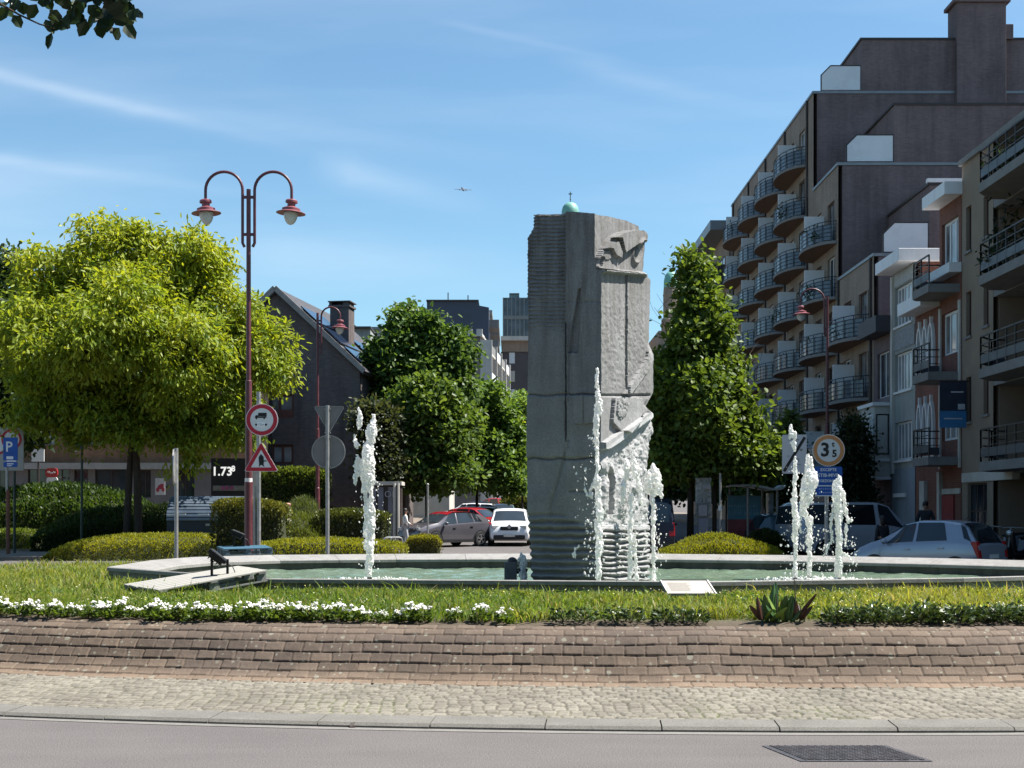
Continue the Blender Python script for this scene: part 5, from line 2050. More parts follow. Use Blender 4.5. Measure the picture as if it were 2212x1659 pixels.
def tree(name, label, px, Y, blobs, c1, c2, n, leaf, trunks, mat=M_leaf, bark=M_bark, per=22, sig=0.28, hang=0.0, depth_k=0.9, group=None, light=None, droop=0.25, drop=0.35, limbs=6, grad=0.15, flat=0.75):
    """blobs in photo pixels (cx, cy, rx, ry[, dy]); trunks as lists of (px, py, radius)"""
    zb = g0(Y)
    base = Vector((ax(px, Y), Y, zb))
    o = thing(name, label, "tree", base, 0, group)
    k = Y / F
    bl = []
    for b in blobs:
        cx_, cy_, rx, ry = b[:4]
        dy = b[4] if len(b) > 4 else 0
        bl.append((ax(cx_, Y) - base.x, dy, az(cy_, Y) - zb, rx * k, min(rx, 140) * k * depth_k + 0.3, ry * k))
    # break the big masses into shoots and hollows
    small = []
    for b in bl:
        if b[3] < 0.7:
            small.append(b)
            continue
        small.append((b[0], b[1], b[2], b[3] * 0.72, b[4] * 0.72, b[5] * 0.72))
        for _ in range(int(np.clip(b[3] * b[5] * 2.2, 6, 16))):
            d_ = rng.normal(size=3)
            d_[2] = d_[2] * 0.9 + 0.15
            d_ /= np.linalg.norm(d_)
            q_ = rng.uniform(0.16, 0.34)
            w_ = rng.uniform(0.70, 1.05)
            small.append((b[0] + d_[0] * b[3] * w_, b[1] + d_[1] * b[4] * w_, b[2] + d_[2] * b[5] * w_, b[3] * q_ * 1.1, b[4] * q_, b[5] * q_ * rng.uniform(0.7, 1.1)))
    P, D, cl = crown_points(small, n, per, sig, hang, drop, flat)
    m = len(P)
    hz_ = np.clip((P[:, 2] - P[:, 2].min()) / max(0.1, np.ptp(P[:, 2])), 0, 1)
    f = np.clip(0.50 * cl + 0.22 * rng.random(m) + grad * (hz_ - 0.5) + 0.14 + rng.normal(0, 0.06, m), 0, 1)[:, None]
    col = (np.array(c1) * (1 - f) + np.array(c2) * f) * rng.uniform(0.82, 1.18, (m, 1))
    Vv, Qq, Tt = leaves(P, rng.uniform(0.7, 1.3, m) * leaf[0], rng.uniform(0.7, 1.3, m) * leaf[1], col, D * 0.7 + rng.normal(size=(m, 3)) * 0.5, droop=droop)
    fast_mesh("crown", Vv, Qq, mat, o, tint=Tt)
    mb = MB()
    cen = Vector(np.mean([b[:3] for b in bl], 0))
    for tr_ in trunks:
        pts = [Vector((ax(x, Y) - base.x, random.uniform(-0.2, 0.2) * (i > 0), az(y, Y) - zb)) for i, (x, y, r) in enumerate(tr_)]
        pts[0].z = -0.15
        rs = [r * k for _, _, r in tr_]
        mb.tube(pts, rs, 10)
        tip = pts[-1]
        for _ in range(limbs):
            b = random.choice(bl)
            tgt = Vector(b[:3]) + Vector((random.uniform(-0.5, 0.5) * b[3], random.uniform(-0.5, 0.5) * b[4], random.uniform(-0.3, 0.5) * b[5]))
            limb(mb, tip, tgt - tip, (tgt - tip).length * 0.5, rs[-1] * 0.6, 2)
    mb.build("trunk", bark, o, smooth=True)
    return o


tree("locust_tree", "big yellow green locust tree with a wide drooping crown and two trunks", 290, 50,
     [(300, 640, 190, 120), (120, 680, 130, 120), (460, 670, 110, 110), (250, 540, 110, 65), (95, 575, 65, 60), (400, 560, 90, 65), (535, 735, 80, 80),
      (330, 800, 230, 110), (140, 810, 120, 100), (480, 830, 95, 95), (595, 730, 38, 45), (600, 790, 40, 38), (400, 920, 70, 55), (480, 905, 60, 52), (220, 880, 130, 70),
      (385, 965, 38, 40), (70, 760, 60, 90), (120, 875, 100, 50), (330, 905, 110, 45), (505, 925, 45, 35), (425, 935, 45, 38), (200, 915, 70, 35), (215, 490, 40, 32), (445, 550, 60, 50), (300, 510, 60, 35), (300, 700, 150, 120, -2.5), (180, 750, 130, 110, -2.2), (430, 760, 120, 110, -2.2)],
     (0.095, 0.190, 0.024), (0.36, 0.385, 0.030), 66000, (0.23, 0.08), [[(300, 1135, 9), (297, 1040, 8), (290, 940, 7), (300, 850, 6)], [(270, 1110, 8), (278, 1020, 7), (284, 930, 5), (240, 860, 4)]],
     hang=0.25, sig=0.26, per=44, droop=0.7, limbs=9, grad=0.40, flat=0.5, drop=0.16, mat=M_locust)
tree("dark_tree", "dark green tree behind the locust tree at the left edge", -10, 57,
     [(10, 700, 110, 120), (30, 820, 100, 120), (-60, 760, 120, 180), (40, 910, 80, 70), (-30, 590, 70, 60)],
     (0.018, 0.040, 0.014), (0.045, 0.075, 0.022), 13000, (0.24, 0.14), [[(-10, 1140, 9), (-8, 1000, 8), (-5, 880, 6)]])
# the row of street trees along the left of the avenue
tree("street_tree", "tall dark green street tree beside the gabled house", 868, 72,
     [(880, 760, 80, 75), (945, 760, 62, 62), (850, 840, 60, 75), (925, 840, 80, 80), (880, 698, 48, 36), (985, 770, 36, 45), (845, 780, 48, 60), (830, 905, 50, 70), (990, 840, 45, 50), (960, 800, 60, 60), (900, 930, 90, 70)],
     (0.034, 0.085, 0.018), (0.125, 0.20, 0.045), 19000, (0.28, 0.18), [[(872, 1120, 4), (873, 1040, 3.5), (880, 940, 3)]], group="street trees on the left of the avenue")
tree("street_tree", "yellow green street tree standing behind the grey car", 915, 66,
     [(905, 900, 65, 105), (950, 940, 78, 95), (880, 985, 60, 65), (930, 870, 50, 50), (990, 920, 50, 70), (950, 1020, 70, 40)],
     (0.042, 0.095, 0.018), (0.150, 0.215, 0.045), 17000, (0.26, 0.17), [[(922, 1140, 3.5), (921, 1060, 3), (918, 980, 3)]], group="street trees on the left of the avenue")
tree("street_tree", "wide green street tree over the parked red and white cars", 1030, 78,
     [(1030, 960, 80, 90), (1085, 985, 50, 75), (1000, 880, 60, 65), (1060, 895, 50, 55), (1000, 1010, 80, 50), (1060, 1025, 70, 38), (960, 960, 60, 80), (1105, 1000, 40, 60)],
     (0.042, 0.105, 0.020), (0.155, 0.24, 0.05), 17000, (0.28, 0.18), [[(1030, 1130, 3.5), (1030, 1060, 3), (1028, 980, 3)]], group="street trees on the left of the avenue")
tree("street_tree", "dark leafed narrow tree before the house corner, behind the left water jet", 825, 64,
     [(820, 930, 32, 50), (815, 985, 30, 50), (835, 1010, 28, 40), (800, 900, 22, 30)],
     (0.020, 0.036, 0.016), (0.070, 0.080, 0.034), 6000, (0.20, 0.13), [[(832, 1140, 3), (830, 1060, 2.5), (825, 980, 2)]], group="street trees on the left of the avenue")
tree("street_tree", "pale green street tree far up the avenue beside the pillar", 1105, 110,
     [(1108, 905, 45, 60), (1095, 950, 35, 45), (1130, 960, 40, 60), (1135, 890, 30, 40)],
     (0.12, 0.21, 0.05), (0.22, 0.32, 0.08), 7000, (0.34, 0.22), [[(1110, 1085, 2.5), (1110, 1020, 2), (1110, 960, 2)]], group="street trees on the left of the avenue")
tree("street_tree", "yellow leafed street tree low behind the pillar's left edge", 1128, 96,
     [(1125, 960, 22, 45), (1122, 1010, 26, 45), (1145, 985, 30, 60)],
     (0.20, 0.28, 0.03), (0.36, 0.40, 0.05), 5000, (0.28, 0.18), [[(1128, 1095, 2.5), (1128, 1030, 2), (1128, 980, 2)]], group="street trees on the left of the avenue")
tree("street_tree", "shady street tree behind the kiosk, left of the avenue", 800, 84,
     [(800, 960, 60, 60), (850, 985, 60, 60), (770, 1000, 40, 45), (900, 1015, 50, 40)],
     (0.02, 0.05, 0.012), (0.06, 0.10, 0.022), 9000, (0.26, 0.17), [[(812, 1130, 3), (812, 1060, 3), (810, 990, 2.5)]], group="street trees on the left of the avenue")
for lab_, px_, Y_, bl_ in (("street tree in the shade right of the avenue, behind the dark van", 1440, 72, [(1440, 960, 50, 90), (1460, 1020, 50, 50), (1425, 1000, 40, 60)]),
                           ("dense street tree behind the bus shelter's left half", 1570, 66, [(1560, 990, 65, 60), (1600, 1030, 60, 40), (1540, 1045, 50, 30)]),
                           ("farther street tree right of the avenue, just right of the pillar", 1415, 100, [(1412, 980, 35, 70), (1420, 1040, 40, 35)]),
                           ("leafy street tree between the bus shelter and the end of zone panel", 1670, 60, [(1660, 1000, 40, 55), (1690, 1040, 38, 45), (1650, 1050, 40, 30)])):
    tree("street_tree", lab_, px_, Y_, bl_, (0.016, 0.040, 0.010), (0.055, 0.095, 0.020), 8000, (0.24, 0.15), [[(px_, 1130, 3), (px_, 1050, 2.5), (px_, 980, 2)]], group="street trees on the right of the avenue")
# the big tree right of the pillar
tree("lime_tree", "tall dark green cone shaped tree right of the stone pillar", 1495, 47,
     [(1502, 605, 20, 45), (1510, 680, 38, 58), (1505, 760, 68, 72), (1500, 850, 98, 85), (1520, 930, 112, 80), (1440, 900, 50, 100), (1560, 970, 90, 52), (1460, 985, 65, 55), (1640, 985, 38, 40),
      (1590, 920, 50, 50), (1545, 830, 60, 60), (1438, 815, 24, 48), (1510, 860, 70, 90, -1.2), (1488, 570, 13, 18), (1600, 990, 60, 35)],
     (0.024, 0.062, 0.012), (0.175, 0.245, 0.040), 38000, (0.21, 0.135), [[(1491, 1165, 8), (1491, 1090, 7), (1492, 1000, 6), (1490, 860, 5)], [(1543, 1150, 5), (1543, 1080, 5), (1545, 1010, 4)]], sig=0.24)
tree("small_tree", "small bushy conifer just above the grey end of zone panel", 1702, 62,
     [(1703, 905, 9, 14), (1703, 930, 17, 20), (1702, 955, 24, 25), (1702, 985, 28, 25)],
     (0.045, 0.085, 0.025), (0.12, 0.16, 0.04), 3500, (0.16, 0.09), [[(1702, 1120, 2.5), (1702, 1000, 2), (1702, 940, 1.5)]], sig=0.16)
tree("ivy_tree", "dark bushy tree between the weight limit sign and the white bay window", 1845, 58,
     [(1845, 960, 28, 60), (1848, 1030, 36, 60), (1825, 1060, 30, 45), (1860, 1085, 28, 40)],
     (0.014, 0.026, 0.012), (0.045, 0.06, 0.026), 7000, (0.16, 0.10), [[(1845, 1145, 4), (1845, 1060, 3), (1845, 980, 2.5)]], sig=0.18)


def hedge(name, label, cat, Y, outline, depth, c1, c2, n, leaf=(0.07, 0.03), mat=M_leaf, flowers=None, zbase=None, flat=0.5, group=None, top=None):
    """clipped or mounded shrub: outline is its top line in photo pixels (x, y), left to right"""
    zb = g0(Y) if zbase is None else zbase
    xs_ = np.array([ax(x, Y) for x, y in outline])
    zs_ = np.array([az(y, Y) for x, y in outline])
    xc = float((xs_[0] + xs_[-1]) / 2)
    o = thing(name, label, cat, (xc, Y + depth / 2, zb), 0, group)
    wx = xs_[-1] - xs_[0]

    def topz(x, v):
        h = np.interp(x, xs_, zs_) - zb
        edge = np.clip((1 - np.abs(v)) / max(1e-3, flat), 0, 1)
        return np.maximum(h, 0.05) * np.sqrt(np.clip(1 - (1 - edge) ** 2, 0, 1))

    m1 = int(n * 0.62)
    # leaves on the top surface and on the sides
    x = rng.uniform(xs_[0], xs_[-1], n)
    v = np.where(np.arange(n) < m1, rng.uniform(-1, 1, n), rng.choice([-1, -1, 1], n) * rng.uniform(0.9, 1.0, n))
    end = rng.random(n) < 0.10
    x = np.where(end, np.where(rng.random(n) < 0.5, xs_[0], xs_[-1]) + rng.normal(0, 0.03, n), x)
    h = topz(x, v * np.where(np.arange(n) < m1, 1, 0.75))
    zf = np.where(np.arange(n) < m1, rng.uniform(0.88, 1.02, n), rng.uniform(0.02, 1.0, n))
    lump = 0.10 * (fbm(x * 2.5 + 50, v * depth * 1.3, 3, 6) - 0.5)
    z = h * zf + lump * zf + 0.02
    P = np.stack([x - xc, v * depth / 2 + rng.normal(0, 0.02, n), z], 1)
    nr = np.stack([rng.normal(0, 0.5, n), v * 0.8 + rng.normal(0, 0.4, n), 0.5 + zf * 0.8], 1)
    f = np.clip(rng.random(n) * 0.6 + fbm(x * 1.7, v * 2 + 9, 3, 12) * 0.7 - 0.15, 0, 1)[:, None]
    col = (np.array(c1) * (1 - f) + np.array(c2) * f) * rng.uniform(0.8, 1.2, (n, 1))
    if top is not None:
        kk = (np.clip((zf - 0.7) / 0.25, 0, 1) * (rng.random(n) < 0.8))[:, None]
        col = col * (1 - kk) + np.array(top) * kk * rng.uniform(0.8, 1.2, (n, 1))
    L, W = rng.uniform(0.7, 1.3, n) * leaf[0], rng.uniform(0.7, 1.3, n) * leaf[1]
    if flowers:
        fl = rng.random(n) < flowers[1]
        col[fl] = np.array(flowers[0]) * rng.uniform(0.8, 1.1, (int(fl.sum()), 1))
        W = np.where(fl, W * 1.4, W)
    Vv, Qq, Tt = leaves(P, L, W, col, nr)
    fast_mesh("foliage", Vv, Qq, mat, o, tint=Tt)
    # twiggy body inside
    mb = MB()
    K, J = 24, 9
    vs_ = []
    for i in range(K + 1):
        x_ = xs_[0] + wx * (0.03 + 0.94 * i / K)
        for j in range(J + 1):
            v_ = -0.86 + 1.72 * j / J
            hh_ = float(topz(np.array(x_), np.array(v_))) * 0.90 if 0 < j < J and 0 < i < K else -0.05
            vs_.append((x_ - xc, v_ * depth / 2, hh_))
    mb.add(vs_, [(i * (J + 1) + j, (i + 1) * (J + 1) + j, (i + 1) * (J + 1) + j + 1, i * (J + 1) + j + 1) for i in range(K) for j in range(J)])
    mb.build("twigs", plain("hedge_twigs", (0.028, 0.034, 0.012), 0.95, 0, 0.4, 9), o)
    return o


YG1, YG2 = (0.16, 0.185, 0.018), (0.30, 0.295, 0.030)
hedge("clipped_hedge", "long yellow green clipped hedge mound left of the twin lamp", "hedge", 45,
      [(94, 1206), (105, 1190), (130, 1176), (175, 1166), (240, 1160), (330, 1157), (400, 1158), (450, 1164), (490, 1175), (530, 1186), (560, 1196)], 3.2, YG1, YG2, 16000, (0.09, 0.03), flat=0.7)
hedge("clipped_hedge", "small rounded green hedge behind the long yellow hedge", "hedge", 52, [(224, 1152), (245, 1143), (290, 1138), (330, 1141), (362, 1152)], 2.0, (0.05, 0.08, 0.012), (0.11, 0.13, 0.02), 4000, (0.09, 0.035))
hedge("clipped_hedge", "bright green clipped hedge in a low brick planter at the left edge", "hedge", 52, [(-60, 1150), (-20, 1147), (30, 1147), (60, 1151), (68, 1160)], 1.8, (0.09, 0.14, 0.016), (0.17, 0.21, 0.028), 5000, (0.09, 0.035))
mb = MB()
o = thing("brick_planter", "low curved brick planter edge under the hedge at the left edge", "planter", (ax(0, 51), 51.2, g0(51)))
mb.box2(-1.4, 1.35, -0.25, -0.05, -0.1, 0.20)
mb.box2(1.15, 1.35, -0.05, 1.9, -0.1, 0.20)
mb.build("brick_edge", brick_mat("planter_brick", (0.2, 0.15, 0.10), (0.16, 0.11, 0.08), (0.2, 0.18, 0.15)), o, bevel=0.01)
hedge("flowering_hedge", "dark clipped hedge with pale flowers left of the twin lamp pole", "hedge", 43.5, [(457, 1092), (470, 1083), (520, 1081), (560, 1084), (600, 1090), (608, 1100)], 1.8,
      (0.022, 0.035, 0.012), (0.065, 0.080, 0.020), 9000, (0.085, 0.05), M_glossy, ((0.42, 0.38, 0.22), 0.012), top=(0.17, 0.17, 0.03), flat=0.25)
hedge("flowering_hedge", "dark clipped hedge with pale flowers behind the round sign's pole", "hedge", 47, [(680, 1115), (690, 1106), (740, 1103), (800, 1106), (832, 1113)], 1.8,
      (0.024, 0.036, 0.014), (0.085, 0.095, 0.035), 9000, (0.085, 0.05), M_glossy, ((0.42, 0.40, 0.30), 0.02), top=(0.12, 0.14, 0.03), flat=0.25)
hedge("shrub", "pale green sloping shrub between the two flowering hedges", "shrub", 46.5, [(590, 1130), (610, 1114), (640, 1110), (670, 1128), (690, 1150), (700, 1170)], 2.2, (0.065, 0.10, 0.016), (0.15, 0.17, 0.03), 5000, (0.16, 0.02), flat=0.9)
hedge("shrub", "feathery grass like shrub behind the pale green sloping shrub", "shrub", 52, [(615, 1105), (630, 1085), (655, 1080), (675, 1092), (682, 1110)], 1.6, (0.07, 0.10, 0.03), (0.13, 0.16, 0.05), 3500, (0.25, 0.018), flat=0.9)
hedge("low_hedge", "low yellow green hedge strip along the far rim of the basin", "hedge", 39, [(560, 1178), (600, 1170), (700, 1168), (800, 1172), (850, 1176), (866, 1184)], 2.2, YG1, YG2, 9000, (0.08, 0.03), flat=0.4)
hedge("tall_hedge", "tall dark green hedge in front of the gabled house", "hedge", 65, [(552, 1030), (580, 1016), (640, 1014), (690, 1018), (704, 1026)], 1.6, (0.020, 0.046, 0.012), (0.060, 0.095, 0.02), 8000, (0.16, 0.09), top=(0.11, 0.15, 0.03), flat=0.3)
hedge("box_hedge", "small flat topped box hedge before the grey car", "hedge", 50, [(876, 1174), (882, 1162), (910, 1158), (945, 1161), (950, 1172)], 1.2, (0.06, 0.06, 0.012), (0.12, 0.11, 0.02), 4000, (0.06, 0.03), top=(0.25, 0.25, 0.025), flat=0.3)
hedge("shrub", "green shrub between the grey car and the white oncoming car", "shrub", 67, [(1016, 1156), (1026, 1140), (1045, 1138), (1058, 1150), (1062, 1165)], 1.6, (0.045, 0.085, 0.016), (0.11, 0.16, 0.03), 3500, (0.16, 0.05), flat=0.8)
hedge("clipped_hedge", "yellow green hedge mound right of the pillar, peaked in the middle", "hedge", 40,
      [(1446, 1192), (1480, 1180), (1510, 1166), (1545, 1158), (1590, 1158), (1620, 1170), (1660, 1178), (1690, 1188), (1698, 1197)], 2.8, YG1, (0.25, 0.25, 0.024), 13000, (0.08, 0.028), flat=0.8)
hedge("shrub", "dense dark green shrubs under the left part of the locust tree", "shrub", 55, [(-40, 1062), (30, 1050), (90, 1046), (160, 1050), (220, 1062), (280, 1085), (330, 1108), (370, 1120)], 4.0, (0.020, 0.046, 0.012), (0.075, 0.125, 0.022), 12000, (0.17, 0.09), flat=0.9)
hedge("shrub", "lower dark shrubs beneath the trunks of the locust tree", "shrub", 50.8, [(70, 1150), (120, 1120), (200, 1100), (300, 1098), (360, 1092), (375, 1110)], 2.6, (0.020, 0.04, 0.012), (0.06, 0.09, 0.024), 9000, (0.15, 0.05), flat=0.9)
hedge("shrub", "dark bush in front of the bus shelter", "shrub", 45, [(1622, 1176), (1634, 1158), (1660, 1150), (1685, 1156), (1700, 1176)], 1.6, (0.016, 0.03, 0.012), (0.06, 0.08, 0.02), 4500, (0.14, 0.06), flat=0.9)
hedge("median_hedge", "sunlit olive hedge far up the avenue, left of the pillar", "hedge", 104, [(1084, 1084), (1095, 1072), (1130, 1068), (1150, 1072)], 3.0, (0.09, 0.11, 0.03), (0.16, 0.17, 0.04), 2500, (0.22, 0.12), flat=0.5)
# ================================================================== BUILDINGS
M_gable = brick_mat("dark_gable_brick", (0.145, 0.108, 0.112), (0.180, 0.134, 0.136), (0.16, 0.135, 0.135), 0.22, 0.075, 0.22)
M_tan = brick_mat("tan_brick", (0.25, 0.19, 0.150), (0.30, 0.23, 0.18), (0.27, 0.22, 0.18), 0.22, 0.075, 0.18)
M_redbrick = brick_mat("red_brick", (0.17, 0.060, 0.044), (0.21, 0.078, 0.055), (0.18, 0.13, 0.10), 0.22, 0.075, 0.2)
M_housebrick = brick_mat("brown_grey_brick", (0.105, 0.086, 0.086), (0.14, 0.115, 0.112), (0.125, 0.11, 0.108), 0.22, 0.07, 0.25)
M_tanplaster = plain("tan_render", (0.235, 0.185, 0.142), 0.9, 0, 0.12, 1.2, 0.15, 0.2, ((0.20, 0.155, 0.115), 0.5))
M_slab = plain("balcony_concrete", (0.20, 0.195, 0.19), 0.85, 0, 0.15, 2.0, 0.15, 0.2, ((0.16, 0.145, 0.13), 0.6))
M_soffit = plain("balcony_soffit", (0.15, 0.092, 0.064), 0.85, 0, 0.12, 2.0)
M_white = plain("white_paint", (0.70, 0.70, 0.71), 0.5, 0, 0.06, 1.5, 0, 0.4, ((0.40, 0.39, 0.37), 0.4))
M_cream = plain("cream_render", (0.48, 0.46, 0.42), 0.85, 0, 0.1, 1.2, 0.1, 0.2, ((0.25, 0.23, 0.2), 0.6))
M_greyrender = plain("grey_render", (0.29, 0.305, 0.29), 0.9, 0, 0.12, 1.0, 0.15, 0.2, ((0.15, 0.15, 0.14), 0.6))
M_bluerender = plain("blue_grey_render", (0.23, 0.26, 0.30), 0.9, 0, 0.12, 1.0, 0.1, 0.2, ((0.12, 0.125, 0.13), 0.5))
M_pane = glass_mat("window_glass")
M_panelite = glass_mat("curtained_glass", (0.17, 0.175, 0.18), 0.08)
M_framedark = plain("dark_frame", (0.035, 0.028, 0.026), 0.5)
M_framebrown = plain("brown_frame", (0.070, 0.030, 0.024), 0.5)
M_rail = plain("rail_metal", (0.035, 0.045, 0.055), 0.45, 0.4)
M_roofslate = plain("slate_roof", (0.050, 0.046, 0.050), 0.6, 0, 0.3, 3.0, 0.3)
M_zinc = plain("zinc", (0.20, 0.21, 0.22), 0.45, 0.5, 0.15, 2.0)
M_frost = plain("frosted_panel", (0.60, 0.63, 0.66), 0.3, 0, 0.06, 0.8)


def TX(u, d, z):          # facade facing the street (towards -X): u runs away from the camera
    return (d, u, z)


def TY(u, d, z):          # wall facing the camera: u runs to the right
    return (u, d, z)


def wall(root, mat, T, u0, u1, z0, z1, ops, name="wall", reveal=0.20, top=None):
    us = sorted({u0, u1, *[o_[0] for o_ in ops], *[o_[0] + o_[2] for o_ in ops]})
    zs = sorted({z0, z1, *[o_[1] for o_ in ops], *[o_[1] + o_[3] for o_ in ops]})
    us, zs = [u for u in us if u0 <= u <= u1], [z for z in zs if z0 <= z <= z1]
    mb = MB()
    for a, b in zip(us[:-1], us[1:]):
        for c, d in zip(zs[:-1], zs[1:]):
            um, zm = (a + b) / 2, (c + d) / 2
            if any(o_[0] < um < o_[0] + o_[2] and o_[1] < zm < o_[1] + o_[3] for o_ in ops):
                continue
            mb.add([T(a, 0, c), T(b, 0, c), T(b, 0, d), T(a, 0, d)], [(0, 1, 2, 3)])
    for (u, z, w, h, *_) in ops:
        for q in (((u, z), (u + w, z)), ((u + w, z), (u + w, z + h)), ((u + w, z + h), (u, z + h)), ((u, z + h), (u, z))):
            (a, c), (b, d) = q
            mb.add([T(a, 0, c), T(b, 0, d), T(b, reveal, d), T(a, reveal, c)], [(0, 1, 2, 3)])
    return mb.build(name, mat, root, weld=True)


def tbox(mb, T, u0, u1, d0, d1, z0, z1):
    p = [T(u, d, z) for z in (z0, z1) for d in (d0, d1) for u in (u0, u1)]
    mb.add(p, [(0, 1, 3, 2), (4, 6, 7, 5), (0, 4, 5, 1), (2, 3, 7, 6), (0, 2, 6, 4), (1, 5, 7, 3)])


def window(root, T, u, z, w, h, fm, gm=None, mull=(1, 0), d=0.12, bar=0.06, sill=None, name="window"):
    mb = MB()
    tbox(mb, T, u, u + bar, d, d + 0.06, z, z + h)
    tbox(mb, T, u + w - bar, u + w, d, d + 0.06, z, z + h)
    tbox(mb, T, u + bar, u + w - bar, d, d + 0.06, z, z + bar)
    tbox(mb, T, u + bar, u + w - bar, d, d + 0.06, z + h - bar, z + h)
    for i in range(mull[0]):
        c = u + w * (i + 1) / (mull[0] + 1)
        tbox(mb, T, c - bar / 2, c + bar / 2, d + 0.003, d + 0.055, z + bar, z + h - bar)
    for i in range(mull[1]):
        c = z + h * (i + 1) / (mull[1] + 1) + (h * 0.12 if mull[1] == 1 else 0)
        tbox(mb, T, u + bar, u + w - bar, d + 0.006, d + 0.05, c - bar / 2, c + bar / 2)
    f = mb.build(name, fm, root)
    mb = MB()
    tbox(mb, T, u + bar * 0.5, u + w - bar * 0.5, d + 0.028, d + 0.036, z + bar * 0.5, z + h - bar * 0.5)
    mb.build("pane", gm or M_pane, f)
    if sill:
        mb = MB()
        tbox(mb, T, u - 0.08, u + w + 0.08, -0.07, 0.12, z - 0.09, z)
        mb.build("sill", sill, f)
    return f


def ellipse_slab(R, L, n=28):
    return [(-R * sin(pi * i / n), L * cos(pi * i / n)) for i in range(n + 1)]


def bow_balcony(R=1.22, L=2.75, rail_h=1.0, plants=0, seed=0):
    """bow-fronted balcony with its rail and the white screen dividing it"""
    pts = ellipse_slab(R, L)
    mb = MB()
    n = len(pts)
    vs_ = [(x, y, -0.15) for x, y in pts] + [(x, y, 0.0) for x, y in pts]
    mb.add(vs_, [tuple(range(n, 2 * n))], 0)
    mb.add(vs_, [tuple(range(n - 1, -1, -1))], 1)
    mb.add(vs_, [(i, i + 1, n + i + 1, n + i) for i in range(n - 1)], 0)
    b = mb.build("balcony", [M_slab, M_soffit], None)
    mb = MB()
    k = 0.97
    for h in (rail_h, 0.25, 0.45, 0.65, 0.84):
        mb.tube([(x * k, y * k, h) for x, y in pts], 0.024 if h == rail_h else 0.012, 6)
    for i in range(2, n - 2, 3):
        mb.beam((pts[i][0] * k, pts[i][1] * k, 0), (pts[i][0] * k, pts[i][1] * k, rail_h), 0.035, 0.035)
    mb.build("railing", M_rail, b)
    k2, i0, i1 = 0.945, 2, n - 2
    q = pts[i0:i1]
    vs_ = [(x * k2, y * k2, 0.08) for x, y in q] + [(x * k2, y * k2, 0.86) for x, y in q] + [(x * k2 * 0.985, y * k2 * 0.995, 0.86) for x, y in q] + [(x * k2 * 0.985, y * k2 * 0.995, 0.08) for x, y in q]
    m_ = len(q)
    MB().add(vs_, [(j * m_ + i, j * m_ + i + 1, ((j + 1) % 4) * m_ + i + 1, ((j + 1) % 4) * m_ + i) for j in range(4) for i in range(m_ - 1)]).build(
        "glass_infill", plain("smoked_glass_infill", (0.10, 0.125, 0.16), 0.15, 0, 0.3, 1.2), b, smooth=True)
    MB().box2(-R * 0.86, -0.01, -0.03, 0.03, 0.05, 1.78).build("partition", M_white, b)
    return b


proto_balcony = bow_balcony()
BOX_N = [0]


def place_part(proto, root, loc, first):
    if first:
        proto.parent = root
        proto.location = loc
        return proto
    c = proto.copy()
    COL.objects.link(c)
    c.parent = root
    c.location = loc
    for ch in proto.children:
        d = ch.copy()
        COL.objects.link(d)
        d.parent = c
    return c


def balcony_plants(root, u, z, n=2, seed=0):
    """pots and greenery kept on a balcony"""
    rd = np.random.default_rng(seed)
    for q in range(n):
        P = rd.normal(size=(60, 3)) * np.array([0.14, 0.3, 0.22])
        col = np.array([0.02, 0.035, 0.018]) * rd.uniform(0.6, 1.8, (60, 1))
        Vv, Qq, Tt = leaves(P, 0.2, 0.08, col)
        fast_mesh("potted_foliage", Vv, Qq, M_leaf, root, tint=Tt, loc=(-0.75 + rd.uniform(-0.3, 0.2), u + rd.uniform(-2.0, 2.0), z + 0.45))


BFIRST = [True]


def bal(root, u, z):
    place_part(proto_balcony, root, (-0.005, u, z), BFIRST[0])
    BFIRST[0] = False


